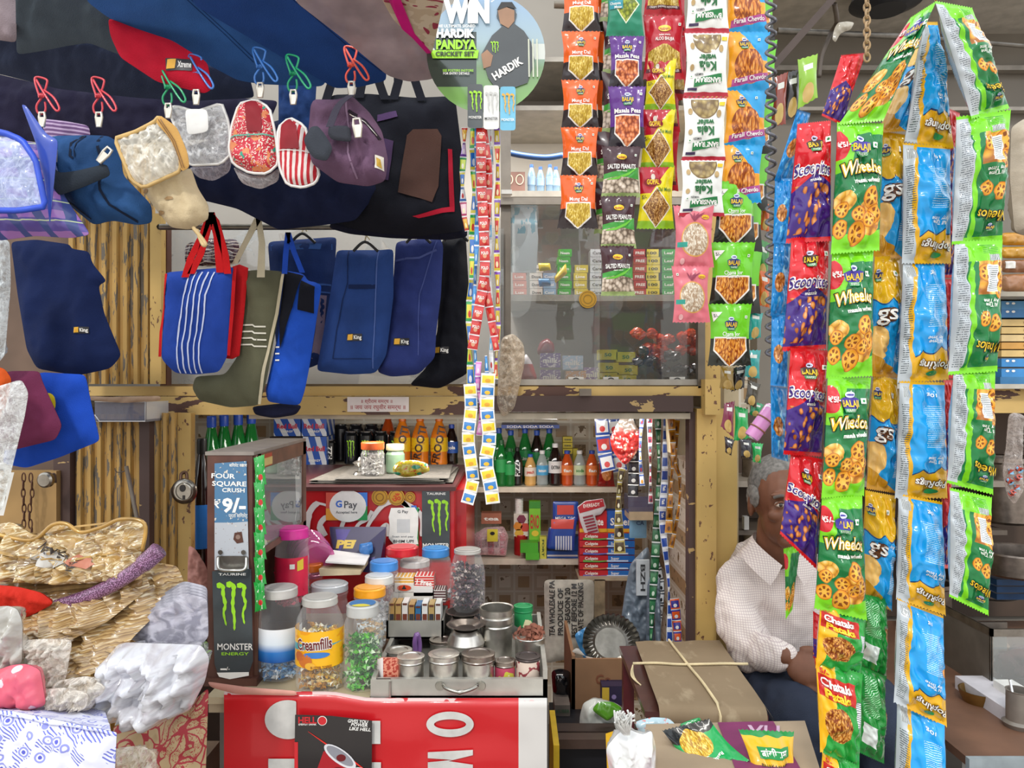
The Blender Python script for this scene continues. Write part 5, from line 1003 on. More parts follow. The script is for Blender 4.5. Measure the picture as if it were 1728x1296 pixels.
# chocolate display card
r = thing('display_box', 'purple open display box with yellow lettering before the fridge', 'box', P(612, 990, 2.27))
def pb(mb):
    fr = lambda x, y, o=0: P(x, y, 2.247 - (y - 889) / 75 * .048 - o); fr.ar = 1; hexa(mb, [P(556, 889, 2.25), P(652, 889, 2.24), P(638, 968, 2.2), P(568, 960, 2.2), P(556, 889, 2.30), P(652, 889, 2.30), P(648, 968, 2.30), P(560, 960, 2.30)], M('20124a', .35)); patch(mb, fr, [(566, 893), (642, 893), (632, 944), (572, 940)], M('3a2484', .4), .001); text(mb, fr, 'PERK', 597, 918, 13, ink('d8b83c'), off=.003, bold=.08, width=58, shear=.15)
part('box', r, pb); part('blue_wrapper', r, lambda mb: Sheet([(606, 918), (618, 916), (628, 914), (630, 932), (618, 938), (606, 932)], 2.2, .01, wr=.006, ws=.1).mesh(mb, M('3a7ac0', .3, coat=.5)))
# receipt pad over a box
mb = MB(); hexa(mb, [P(538, 960, 2.05), P(610, 963, 2.05), P(608, 970, 2.05), P(540, 972, 2.05), P(552, 950, 2.22), P(622, 942, 2.22), P(622, 950, 2.22), P(552, 958, 2.22)], M('c9b896', .6)); mb.build('notebook', None, 'worn cream notebook resting on jars by the purple box', 'notebook', bevel=.002)
mb = MB(); hexa(mb, [P(549, 947, 2.06), P(616, 952, 2.06), P(616, 954, 2.06), P(549, 950, 2.06), P(562, 928, 2.2), P(624, 936, 2.2), P(624, 939, 2.2), P(562, 931, 2.2)], M('dcd9d8', .6, var=.06)); mb.build('paper_pad', None, 'white paper pad with scribbles on the worn notebook', 'pad')
# ---- steel cash tray with tins
SA = M('b7b4ab', .42, .55, var=.16, sc_=9, bump=.2, bs=50); SA2 = M('8f8c84', .45, .5, var=.2, sc_=9)
yb = 1.69; X0 = P(627, 0, yb).x; X1 = P(924, 0, yb).x; zt = P(0, 1146, yb).z; zb = P(0, 1180, yb).z
r = thing('steel_tray', 'dented aluminium tray with front handle holding spice tins', 'tray', Vector(((X0 + X1) / 2, 1.9, zb)))
part('front_wall', r, lambda mb: box(mb, (X0, yb, zb), (X1, yb + .012, zt), SA), bevel=.003)
part('base', r, lambda mb: box(mb, (X0, yb, zb), (X1, 2.12, zb + .008), SA2)); part('back_wall', r, lambda mb: box(mb, (X0, 2.11, zb), (X1, 2.12, zt + .015), SA2)); part('side_wall', r, lambda mb: box(mb, (X0, yb, zb), (X0 + .01, 2.12, zt + .005), SA), bevel=.002); part('side_wall', r, lambda mb: box(mb, (X1 - .01, yb, zb), (X1, 2.12, zt + .02), SA), bevel=.002)
def hn(mb):
    S = steel('a8a59c', .35); Yh = yb - .012; tube(mb, spline([P(748, 1156, Yh + .006), P(754, 1162, Yh - .008), P(776, 1168, Yh - .014), P(798, 1162, Yh - .008), P(806, 1156, Yh + .006)]), [.004] * 12 + [.0062] * 1 + [.004] * 12, S, 10)
    for x in (742, 812): lathe(mb, pl([(0, 3), (7, 3), (8, 0)], yb / F), P(x, 1157, yb), S, 14, Matrix.Rotation(pi / 2, 4, 'X'))
part('handle', r, hn); part('corner_brace', r, lambda mb: (box(mb, (X0 - .002, yb - .002, zb), (X0 + .042, yb + .004, zt), SA), tube(mb, [P(658, 1149, yb - .003), P(658, 1178, yb - .003)], .003, SA)), bevel=.002)
TZ = zb + .008
STL = steel('d2cec6', .33); STD = steel('9a8f86', .3)
def tin(x, base, Y, w_, h, lab, lidc=None, cat='tin', lidh=.28, dome=0, mt=None, grp='steel tins in the tray', name='steel_tin'):
    s = Y / F; c = P(x, base, Y); rr = w_ / 2; r = thing(name, lab, cat, c, grp); m1 = mt or STL
    bh = h * (1 - lidh); part('body', r, lambda mb: lathe(mb, pl([(0, 0), (rr * .9, 0), (rr * .96, h * .03), (rr * .96, bh)], s), c, m1, 28))
    part('lid', r, lambda mb: lathe(mb, pl([(rr * .96, bh - h * .02), (rr * 1.0, bh), (rr * 1.03, bh + h * .05), (rr, bh + h * .08), (rr, h * .96), (rr * 1.02, h * .985), (rr * .95, h), (rr * .72, h + .2), (rr * .68, h - 1.2 + dome), (rr * .3, h - 1 + dome * 1.4), (0, h - 1 + dome * 1.5)], s), c, lidc or m1, 28)); return r
tin(693, 1144, 1.73, 46, 38, 'round steel tin with ringed lid beside the red packets'); tin(749, 1144, 1.73, 52, 42, 'larger round steel tin with domed lid, middle of the front row', dome=2); tin(807, 1145, 1.73, 56, 44, 'round steel tin with brownish worn lid, beside the pink tin', STD)
tin(673, 1112, 1.86, 44, 16, 'flat steel tin lid behind the red packets', name='steel_tin'); tin(745, 1098, 1.93, 40, 20, 'small dark lidded tin behind the domed front tin', STD)
tin(852, 1145, 1.74, 36, 32, 'small pink printed tin with grey lid in the tray', STD, mt=mat('pinktin', lambda n: n.mix(n.mix('b84860', 'c8c048', n.noise(18, 2) > .55), 'e8d8d0', n.noise(30, 2) > .66), .35)); tin(891, 1145, 1.74, 42, 40, 'cream tin with red script and dark lid at tray corner', M('4d4442', .4, .6), mt=mat('creamtin', lambda n: n.mix('d8c4b4', '8c3a40', abs(n.noise(22, 3) - .5) < .03), .4), lidh=.16)
tin(883, 1055, 2.04, 32, 34, 'small green lidded tin behind the brown shavings', M('1f8c50', .4), mt=mat('greentin', lambda n: n.mix('2f9a5a', 'e8e0b0', n.noise(30, 2) > .56), .4), lidh=.3)
r = tin(894, 1108, 1.87, 52, 34, 'open steel bowl heaped with reddish brown shavings', cat='bowl', lidh=.05)
mb = MB()
for k in range(46):
    a = R.uniform(0, 6.3); d = R.uniform(0, 24); c = P(894 + d * math.cos(a), 1072 + R.uniform(-16, 4) * (1 - d / 34), 1.87 + .03 * math.sin(a)); sz = R.uniform(5, 10); L = [(c + Vector((math.cos(t) * sz, math.sin(t * 1.7 + k) * 6, math.sin(t) * sz * .7)) * (1.87 / F)) for t in np.linspace(k, k + 3.6, 6)]; ribbon(mb, L, .008, M('8c5440', .8, var=.25), (0, .6, .8))
mb.build('shavings', r, 'reddish brown bark shavings', kind='stuff')
s = 2.0 / F; c = P(838, 1112, 1.95); s = 1.95 / F; r = thing('steel_canister', 'tall open steel canister with ringed rim in the tray', 'canister', c)
part('body', r, lambda mb: lathe(mb, pl([(0, 0), (24, 0), (26, 2), (26, 56), (27, 58), (26, 60), (28, 64), (28, 72), (26, 74), (28, 77), (28, 86), (29, 88), (26, 87), (26, 60), (24, 4), (0, 4)], s), c, STL, 32))
for i, (x, b, Y, rr, h_, lab) in enumerate(((786, 1100, 1.92, 32, 38, 'shallow steel dish balanced on a squat steel pot'), (782, 1066, 2.02, 30, 26, 'dark steel dish behind the squat pot'))):
    c = P(x, b, Y); s = Y / F; r = thing('steel_pot', lab, 'pot', c, 'steel pots behind the tins'); part('pot', r, lambda mb: lathe(mb, pl([(0, 0), (rr * .6, 0), (rr * .95, h_ * .25), (rr, h_ * .45), (rr * .8, h_ * .85), (rr * .62, h_)], s), c, STL, 32)); part('dish', r, lambda mb: lathe(mb, pl([(0, h_ + 1), (rr * .5, h_ + 1), (rr * .95, h_ + 8), (rr * 1.02, h_ + 9), (rr * .9, h_ + 9), (rr * .5, h_ + 3), (0, h_ + 3)], s), c, STD, 32))
# red printed packets at the tray's left
for i in range(3): mb = MB(); bx(mb, 637 + i * 3, 1112 - i, 676 + i, 1144, 1.735 - i * .009, .004, mat('redpk', lambda n: n.mix(n.mix('a83a2c', 'd88a70', n.noise(7, 3, 'UV') > .5), 'e0d8d4', n.u < .1), .35)); mb.build('seed_packet', None, ['flat red printed packet, rearmost of three at tray left', 'flat red printed packet, middle of three at tray left', 'flat red printed packet, foremost of three at tray left'][i], 'packet', 'red packets in the tray')
# small tray with cigarette packs and matchboxes
Yb = 1.95; r = thing('steel_box', 'small aluminium box holding upright cigarette packs', 'box', P(703, 1078, Yb)); a = P(652, 1078, Yb); b = P(748, 1048, Yb)
part('front_wall', r, lambda mb: box(mb, (a.x, Yb, a.z), (b.x, Yb + .006, b.z), SA), bevel=.002); part('base', r, lambda mb: box(mb, (a.x, Yb, a.z), (b.x, Yb + .14, a.z + .005), SA2)); part('back_wall', r, lambda mb: box(mb, (a.x, Yb + .135, a.z), (b.x, Yb + .14, b.z), SA2))
for x in (a.x, b.x - .005): part('side_wall', r, lambda mb: box(mb, (x, Yb, a.z), (x + .005, Yb + .14, b.z), SA2))
for i, (h_, y0) in enumerate((('b08a50', 1018), ('b89458', 1018), ('e4ded8', 1017), ('b08a50', 1020), ('2a6a9a', 1022), ('e2e0dc', 1018), ('b89a60', 1020), ('dfdcd6', 1018))):
    x = 656 + i * 11.2; mb = MB(); bx(mb, x, y0, x + 9.5, 1074, Yb + .012, .05, M(h_, .45)); fr = flat(Yb + .011); patch(mb, fr, rct(x + 1, 1036, x + 8.5, 1046), ink('6a3020' if i % 3 else '2c2c34'), .0005); patch(mb, fr, rct(x + 1, y0 + 1, x + 8.5, y0 + 4), ink('5a2c20'), .0005)
    col = ['brown', 'brown', 'white', 'brown', 'blue', 'white', 'brown', 'white'][i]; mb.build('cigarette_pack', None, f'{col} edged upright cigarette pack, {ORD[i]} from left in the small box'.replace('top from', 'first from'), 'cigarette pack', 'upright cigarette packs', bevel=.0008)
MBX = [(666, 974, 698, 998, 'd8a03c', 0), (666, 985, 698, 999, 'd8d0c8', 1), (700, 972, 732, 994, 'c8302c', 2), (698, 990, 730, 1006, 'd8d4d0', 3), (732, 996, 752, 1018, '5a3a3c', 4), (664, 1000, 730, 1017, 'd6d0c4', 5)]
for x0, y0, x1, y1, h_, i in MBX:
    mb = MB(); bx(mb, x0, y0, x1, y1, 2.06 - .01 * (i % 2), .05, mat('mbx' + h_, lambda n: n.mix(h_, 'e6e0d8', ((n.v * 5 % 1.0) < .3)), .5)); fr = flat(2.06 - .012)
    if i == 0: patch(mb, fr, oval(682, 992, 12, 5), ink('c8401c'), .001); patch(mb, fr, [(678, 994), (682, 987), (686, 994)], K_, .002)
    if i == 2: text(mb, fr, '1 Free', 716, 983, 8, W_, .1, off=.002, bold=.04, width=26)
    mb.build('matchbox', None, ['yellow labelled matchbox pile with bell picture', 'white matchbox under the bell matchboxes', 'red and white matchbox marked 1 Free', 'white matchbox bundle below the 1 Free one', 'striped dark matchbox bundle at the right of the pile', 'long white matchbox bundle at the bottom'][i], 'matchbox', 'matchboxes behind the cigarette packs', bevel=.001)
mb = MB(); tube(mb, spline([P(703, 1110, 1.84), P(700, 1085, 1.83), P(704, 1070, 1.83), P(708, 1088, 1.84), P(706, 1110, 1.84)]), .006, M('7a5490', .4, coat=.5)); mb.build('sweet_wrapper', None, 'twisted purple wrapper sticking up between the tins', 'wrapper')
# on the fridge: steel lamp, jar of slips, green jar, green pouch
zF = ft + .017
def onf(x, y, Y): q = P(x, y, Y); return Vector((q.x, q.y, zF))
c = onf(607, 0, 2.52); s = 2.52 / F; mb = MB(); lathe(mb, pl([(0, 0), (11, 0), (9, 4), (3, 6), (2, 12), (6, 15), (12, 20), (9, 22), (4, 24), (2, 28), (0, 30)], s), c, STL, 24); mb.build('oil_lamp', None, 'small steel oil lamp standing on the fridge newspapers', 'lamp')
r = thing('slip_jar', 'clear jar with orange lid full of paper slips', 'jar', onf(629, 0, 2.5)); c = onf(629, 0, 2.5); s = 2.5 / F
part('body', r, lambda mb: lathe(mb, pl([(0, 0), (17, 0), (20, 3), (20, 36), (17, 42), (17, 45)], s), c, clearp('ffffff', .1), 28)); part('lid', r, lambda mb: lathe(mb, pl([(19, 44), (19.5, 46), (19.5, 55), (18, 56), (0, 56)], s), c, M('e0622a', .4, coat=.3), 32)); candies(r, c, 18 * s, 34 * s, ['d8d6d2', 'b8b4b0', 'e8e6e2'], s, 60, .016, 'paper_slips')
r = thing('green_jar', 'pale green jar with cream lid on the fridge', 'jar', onf(667, 0, 2.56)); c = onf(667, 0, 2.56); s = 2.56 / F
part('body', r, lambda mb: lathe(mb, pl([(0, 0), (14, 0), (16, 3), (16, 32), (13, 37), (13, 41)], s), c, M('8fae90', .2, coat=.6), 28)); part('lid', r, lambda mb: lathe(mb, pl([(15, 39), (15.5, 41), (15, 49), (0, 50)], s), c, M('cfcaa0', .5), 28))
so('sweet_pouch', 'shiny yellow and green pouch lying on the newspapers', 'pouch', [(662, 790), (672, 778), (700, 776), (722, 782), (726, 795), (708, 802), (684, 806), (664, 800)], 2.42, .02, mat('pouchyg', lambda n: n.mix(n.mix('c8b83c', '2a9a70', n.voro(3, 'UV')[0] < .35), 'c84830', n.noise(9, 2, 'UV') > .62), .2, 0, 1), wr=.01, ws=.12)
# ================================================================ goods on the inside shelves
def zs(y, Y=3.02): return P(0, y, Y).z
S1, S2, S0 = zs(822), zs(943), zs(788)
def bottle(x, Y, z, top, w_, body, cap, lab=None, labc=None, label=None, group=None, txt=None, liquid=None, shape='pet', name='drink_bottle', cat='bottle', tc='f2f0ea', rot=0):
    """bottle centred at pixel x; its cap reaches pixel row top"""
    c = P(x, 0, Y); c.z = z; s = Y / F; h = (648 - top) * s + EZ - z; h /= s; r_ = w_ / 2
    r = thing(name, label, cat, c, group)
    if shape == 'can': pr = [(0, 0), (r_ * .8, 0), (r_, h * .05), (r_, h * .88), (r_ * .82, h * .96), (r_ * .84, h), (r_ * .76, h * .985), (0, h * .975)]
    else: pr = [(0, 0), (r_ * .85, 0), (r_, h * .05), (r_ * .96, h * .22), (r_, h * .32), (r_, h * .56), (r_ * .86, h * .68), (r_ * .52, h * .84), (r_ * .38, h * .9), (r_ * .38, h * .94)]
    part('body', r, lambda mb: lathe(mb, pl(pr, s), c, body, 20))
    if shape == 'can': part('rim', r, lambda mb: lathe(mb, pl([(0, h * .985), (r_ * .76, h * .99), (r_ * .86, h * 1.005), (r_ * .84, h * .985)], s), c, steel('d0d0d0'), 20))
    else: part('cap', r, lambda mb: lathe(mb, pl([(r_ * .42, h * .9), (r_ * .45, h * .91), (r_ * .45, h * .99), (r_ * .4, h), (0, h)], s), c, M(cap, .4, coat=.2), 16))
    if lab or txt:
        def lb(mb):
            z0, z1 = (h * .30, h * .58) if shape != 'can' else (h * .2, h * .8)
            if lab: lathe(mb, pl([(r_ * 1.02, z0), (r_ * 1.03, (z0 + z1) / 2), (r_ * 1.02, z1)], s), c, labc or ink(lab), 20)
            g = cyl(c, r_ * s * 1.05); fr = lambda a, b, o=0: g(a * s, b * s, o); fr.ar = 1
            if txt == 'claw': claws(mb, fr, -r_ * .5, -h * .72, r_ * .020, LIME, .0005, 1.5)
            elif txt: text(mb, fr, txt, 0, -(z0 + z1) / 2, r_ * (.5 if not rot else .9), ink(tc), rot, bold=.04, width=None if rot else r_ * 1.3, sx=1, off=.0005)
        part('label_wrap', r, lb)
    return r
COLA = M('1a0d0c', .1, coat=1); DKG = clearp('1d8a3c', .55); ORG = M('c8501c', .12, coat=1); BLKG = M('101012', .12, coat=1); WTR = clearp('dfe8e8', .35)
for a in ((873, 3.08, 755, 19, BLKG, '1a1a1a', None, 'black fizz drink bottle at the left end of the front row', 'FIZZ', 'f0f0f0', -pi / 2), (895, 3.08, 766, 20, M('d8a860', .2, coat=.8), '2a5ab0', 'e8d8c8', 'peach coloured drink bottle with blue cap', 'peach', 'c84030', 0), (915, 3.08, 760, 20, WTR, 'e8e8e8', '4aa0d0', 'clear lemon drink bottle with white cap and blue label', 'lemon', 'f2f0ea', 0), (937, 3.08, 748, 23, COLA, 'e8e8e8', 'e0dedc', 'dark cola bottle with white cap and white label', 'EXTRA', '1a1a1a', 0), (957, 3.08, 760, 21, ORG, '2848a8', 'e07838', 'orange drink bottle with blue cap beside the cola bottle', 'fan', 'f2f0ea', 0), (978, 3.08, 760, 21, WTR, 'e8e8e8', 'c8d8b0', 'colourless soda bottle with white cap between two orange ones', 'soda', '3a8a3c', 0), (999, 3.08, 760, 21, ORG, '2848a8', 'e07838', 'orange drink bottle with blue cap at the right end', 'fan', 'f2f0ea', 0)):
    x, Y, top, w_, b, cap, lab, lb, tx, tcol, rt = a
    bottle(x, Y, S1, top, w_, b, cap, lab, None, lb, 'front row of small bottles', tx, tc=tcol, rot=rt)
for i, x in enumerate((842, 862, 886, 906, 927)): bottle(x, 3.2, S1, 722 + (i % 2) * 4, 22, DKG if i != 3 else COLA, '2450b0', '1f8a48', None, f'green bottle with blue cap, {ORD[i]} from left in the back row'.replace('top', 'first') if i != 3 else 'dark bottle among the green ones in the back row', 'back row of green bottles', 'Lime' if i != 3 else None)
for i, x in enumerate((850, 855)): bottle((846, 860)[i], 3.06, S1, 742 + i * 14, 19, DKG, '1f5a30', '2a9a50', None, ['small green bottle beside the white sachet strip', 'shorter green bottle in front of the back row'][i], 'front row of small bottles')
mb = MB(); bx(mb, 846, 717, 944, 723, 3.12, .2, M('2a4aa0', .4)); text(mb, flat(3.118), 'SODA SODA SODA', 895, 720, 4, W_, width=80); mb.build('bottle_tray', None, 'blue printed cardboard tray edge lying over the green bottles', 'tray')
for i in range(5): bottle(568 + i * 25 - (10 if i == 0 else 0), 3.1, S0, 728 if i else 742, 23 if i else 17, M('14161a', .25, .3, .8), '111111', None, None, [('narrow black fizz bottle left of the tall cans')] [0] if i == 0 else f'black can with green claw marks, {ORD[i - 1]} from left'.replace('top', 'first'), 'row of black cans', 'FIZZ' if i == 0 else 'claw', shape='can', name='drink_can' if i else 'drink_bottle', cat='can' if i else 'bottle', rot=-pi / 2 if i == 0 else 0)
for i in range(4): bottle(575 + i * 26, 3.25, S0, 716, 24, M('1c1c22', .3, .3, .6), '111111', None, None, f'dark can in the shadowy back row, {ORD[i]} from left'.replace('top', 'first'), 'back row of dark cans', shape='can', name='drink_can', cat='can')
MGY = mat('mangolab', lambda n: n.mix('e0b41c', 'c8901c', n.noise(4, 2, 'UV') > .6), .3)
for i, x in enumerate((679, 709, 741)): bottle(x, 3.06, S0, 703, 29, M('d8781c', .15, coat=1), 'c86414', 'x', MGY, f'mango drink bottle with yellow label, {ORD[i]} from left'.replace('top', 'first'), 'mango drink bottles', 'FROOTI', tc='3a1c10', rot=-1.35)
bottle(655, 3.22, S0, 700, 26, ORG, 'c84020', None, None, 'orange bottle behind the mango drinks', None)
bottle(762, 3.1, S0, 716, 22, COLA, '2848a8', '2450a0', None, 'cola bottle with blue label at the fridge end', None, 'cola')
for i, (x0, y0, x1, y1) in enumerate(((462, 706, 507, 736), (509, 706, 551, 736), (511, 737, 551, 789))):
    mb = MB(); bx(mb, x0, y0, x1, y1, 3.05, .14, mat('rbbox', lambda n: n.mix('c8ccd6', '2450a8', ((n.u - n.v * .35) % .5) > .22), .35)); fr = flat(3.048)
    text(mb, fr, 'Red Bull', (x0 + x1) / 2, (y0 + y1) / 2 - (6 if i == 2 else 2), 8, ink('c02840'), bold=.04, width=34); text(mb, fr, 'ENERGY', (x0 + x1) / 2, y1 - 12 if i == 2 else y1 - 8, 3.5, W_, width=20); mb.build('drink_carton', None, ['blue and silver energy drink carton, upper left', 'blue and silver energy drink carton, upper right', 'blue and silver energy drink carton at the bottom'][i], 'carton', 'stacked energy drink cartons', bevel=.002)
mb = MB(); bx(mb, 455, 737, 509, 789, 3.1, .1, M('3a2a24')); mb.build('carton', None, 'dark plain carton under the upper left drink carton', 'carton')
for i, x in enumerate((357, 378, 402, 424)): bottle(x, 2.75 + .03 * i, .98, 702 - 2 * i, 34, DKG, '2450b8', None, None, f'large green bottle with blue cap behind the rack, {ORD[i]} from left'.replace('top', 'first'), 'large green bottles behind the rack')
bottle(341, 2.5, .82, 740, 36, COLA, '1a1a1a', '2a7ad0', None, 'large cola bottle with blue and red label behind the padlock', None)
mb = MB(); box(mb, (P(325, 0, 2.5).x, 2.4, 0), (P(455, 0, 2.9).x, 3.0, .82), M('4a3a30', .6)); box(mb, (P(325, 0, 2.72).x, 2.66, .82), (P(460, 0, 2.9).x, 3.0, .98), M('5a4638', .6)); mb.build('crate', None, 'brown stepped crate carrying the large bottles behind the rack', 'crate')
# small boxes on the shelves
def sbox(x0, y0, x1, y1, Y, z, d, h_, label, cat='box', name='carton', t=None, tc='f2f0ea', group=None, fn=None, rot=0, mt=None, tw=None):
    mb = MB(); a = P(x0, 0, Y).x; b = P(x1, 0, Y).x
    zb_ = P(0, y1, Y).z if z is None else z; zt_ = P(0, y0, Y).z; box(mb, (a, Y, zb_), (b, Y + d, zt_), mt or M(h_, .45, var=.08))
    fr = flat(Y - .0006); cy_ = (y0 + y1) / 2
    if t: text(mb, fr, t, (x0 + x1) / 2, cy_, (x1 - x0 if rot else y1 - y0) * .34, ink(tc), rot, bold=.04, width=tw or ((y1 - y0) if rot else (x1 - x0)) * .75)
    if fn: fn(mb, fr)
    return mb.build(name, None, label, cat, group, bevel=.0015)
for i in range(3): sbox(950, 737 + i * 10, 966, 746 + i * 10, 3.2, None, .05, 'cdb82a', f'small yellow carton on the back wall stack, {ORD[i]} one', 'carton', group='small yellow cartons', t='tea', tc='3a3a1c')
sbox(967, 757, 975, 800, 3.2, S1, .05, 'c8b830', 'yellow green carton behind the colourless soda bottle')
packet(PM('redp', lambda n: n.mix('8c1c18', 'c87c3c', n.disc(.5, .4, .35, 1)), .3, .8), [(1010, 778), (1036, 780), (1038, 822), (1008, 821)], 3.04, .02, 'red pouch of fried snack at the shelf end', prints=False)
mb = MB(); c = P(876, 0, 3.1); c.z = zs(867, 3.1); s = 3.1 / F
for i in range(6): lathe(mb, pl([(6.5, i * 4.4), (7.2, i * 4.4 + 4.2), (6.4, i * 4.4 + 4.4)], s), c, mat('cup', lambda n: n.mix('e8e4e0', 'c06858', n.voro(90)[0] < .12), .5), 18)
mb.build('paper_cups', None, 'small stack of dotted white paper cups', 'cups') if 0 else mb.build('paper_cup', None, 'nested dotted white paper cups on the hexagon carton', 'paper cup')
sbox(867, 867, 891, 905, 3.08, None, .06, 'd8cfc4', 'carton with purple and orange hexagons under the paper cups', fn=lambda mb, fr: [patch(mb, fr, oval(a, b, 8, 8, 6), ink(k), .001) for a, b, k in ((880, 876, '7a3048'), (874, 888, 'd8862c'), (886, 890, 'c84838'), (876, 900, 'e0b040'))])
mb = MB(); c = P(879, 0, 3.1); c.z = S2; lathe(mb, pl([(0, 0), (11, 0), (11.5, 1), (11.5, 33), (11, 34), (0, 34)], s), c, mat('redtin', lambda n: n.mix('b02020', 'd8c8b0', n.noise(20, 2) > .6), .35, .2), 20); mb.build('red_tin', None, 'red patterned tin under the hexagon carton', 'tin')
sbox(893, 846, 912, 914, 3.06, None, .04, '7ac030', 'tall green carton with red lettering', t='ENO', tc='c03030', tw=15, fn=lambda mb, fr: (patch(mb, fr, rct(893, 846, 912, 858), ink('3a8a2c'), .001), patch(mb, fr, oval(903, 900, 6, 5), ink('e8c83c'), .001)))
sbox(878, 916, 908, 933, 3.0, None, .06, '4aa82a', 'small green box, upper of two by the tall green carton'); sbox(887, 933, 910, 944, 3.0, S2, .06, '52b030', 'small green box, lower of two at the shelf edge'); sbox(911, 906, 922, 944, 3.02, S2, .03, 'd8d050', 'narrow yellow carton standing on the lower shelf', t='FORT', tc='3a5a2c', rot=pi / 2)
sbox(923, 930, 975, 944, 3.03, S2, .08, '2a5ab0', 'blue and white flat carton under the toothbrush cards', fn=lambda mb, fr: patch(mb, fr, rct(923, 936, 975, 939), W_, .001)); sbox(964, 905, 978, 930, 3.05, None, .05, '2f6ac0', 'small blue carton behind the toothbrush cards')
def tbr(mb, s):
    patch(mb, s, [(s.x0 + 6, s.y0 + 4), (s.x1 - 5, s.y0 + 4), (s.x1 - 7, s.y0 + 20), (s.x0 + 6, s.y0 + 20)], ink('c84840'), .001)
    for i in range(7): patch(mb, s, rct(s.x0 + 13 + i * 4.2, s.y0 + 32, s.x0 + 15.5 + i * 4.2, s.y0 + 56), ink('c8ccd4'), .0015)
for i, (q, Y) in enumerate(((rct(933, 846, 976, 880), 3.0), ([(932, 880), (974, 872), (968, 930), (924, 926)], 2.98), ([(926, 890), (966, 884), (964, 926), (922, 924)], 3.02))):
    so('toothbrush_card', ['blue blister card of toothbrushes, top of the cluster', 'blue blister card of toothbrushes, middle of the cluster', 'blue blister card of toothbrushes, behind the others'][i], 'card', q, Y, .006, M('24489c', .3, coat=.6), tbr if i == 1 else (lambda mb, s: (patch(mb, s, [(940, 852), (968, 852), (968, 868), (940, 868)], ink('c84840'), .001) if i == 0 else None, text(mb, s, 'MEGA TOP', 954, 874, 5, W_, width=34, off=.0015) if i == 0 else None)), group='toothbrush cards', rnd=3, w=4)
so('battery_card', 'tilted red and white card with a column of batteries', 'card', [(974, 855), (988, 845), (1018, 841), (1023, 856), (1014, 868), (1004, 870), (1013, 908), (992, 914), (979, 880)], 2.94, .004, M('c8c4c8', .3, coat=.6), lambda mb, s: (patch(mb, s, [(975, 856), (988, 846), (1017, 842), (1020, 854), (978, 866)], ink('b0202c'), .001), text(mb, s, 'EVEREADY', 998, 852, 6, W_, -.13, width=28, off=.0018), [patch(mb, s, [(983 + i * 1.6, 872 + i * 5), (1000 + i * 1.6, 868 + i * 5), (1001 + i * 1.6, 871 + i * 5), (984 + i * 1.6, 875 + i * 5)], ink('8c3040'), .0015) for i in range(8)]), rnd=2, w=4)
def cg(y0, y1, i):
    def f(mb, fr):
        patch(mb, fr, rct(1026, y0, 1071, y1), ink('2468b8'), .0006); text(mb, fr, 'Colgate', 998, y0 + 4.5, 5, W_, width=22, off=.001, bold=.03); text(mb, fr, 'Super', 1038, y0 + 4.5, 4.5, W_, width=14, off=.001)
        strip(mb, fr, [(984, y0 + 9), (1010, y0 + 10), (1024, y0 + 9)], [3.4, 2.4, 2], ink(('6aa850', 'c87850', '6a70c0')[i % 3]), .001); strip(mb, fr, [(1024, y0 + 9), (1060, y0 + 9)], 2.4, ink('c8d8f0'), .001)
    return f
for i in range(6): sbox(978, 900 + i * 12.5, 1071, 911 + i * 12.5, 2.93, None, .06, 'b8202a', f'red and blue toothbrush carton, {ORD[i]} in the stack', 'toothbrush carton', 'toothbrush_carton', group='stack of toothbrush cartons', fn=cg(900 + i * 12.5, 911 + i * 12.5, i))
sbox(978, 862, 1024, 898, 2.95, None, .05, 'c01c24', 'large red toothpaste carton behind the battery card', t='Colgate', fn=lambda mb, fr: patch(mb, fr, rct(978, 892, 1024, 898), ink('d8a82c'), .001)); sbox(1024, 862, 1071, 898, 2.955, None, .05, '2458b0', 'large blue toothpaste carton next to the red one', t='Super', fn=lambda mb, fr: patch(mb, fr, rct(1024, 892, 1071, 898), ink('d8a82c'), .001))
mb = MB(); bx(mb, 976, 975, 1062, 980, 2.9, .2, M('a89880')); mb.build('support_board', None, 'small board under the stack of toothbrush cartons', 'board')
# left bundle on the lower shelf
so('soap_bundle', 'film wrapped bundle of pink and white soap packs', 'bundle', [(800, 902), (818, 890), (850, 888), (858, 905), (854, 938), (802, 936)], 3.04, .03, film('f8d8dc', .5, 30), wr=.006, ws=.1, rnd=4)
for i in range(5): sbox(803 + i * 10.3, 900 - (i % 2) * 3, 812.5 + i * 10.3, 936, 3.05, None, .03, ('d8a8b0', 'e0dcd8', 'c85068', 'e0dcd8', 'd06a80')[i], f'small pink and white soap pack in the bundle, {ORD[i]} from left'.replace('top', 'first'), 'soap pack', 'soap_pack', 'LUX', '3a3038', 'soap packs in the film bundle')
sbox(812, 866, 846, 884, 3.04, None, .05, 'a86850', 'reddish brown box on top of the soap bundle', t='tea'); so('price_tag', 'yellow tag hanging on the soap bundle', 'tag', rct(822, 893, 840, 914), 2.99, .001, M('d8cc3c', .5), lambda mb, s: patch(mb, s, oval(831, 900, 4, 3), K_, .001), rnd=1)
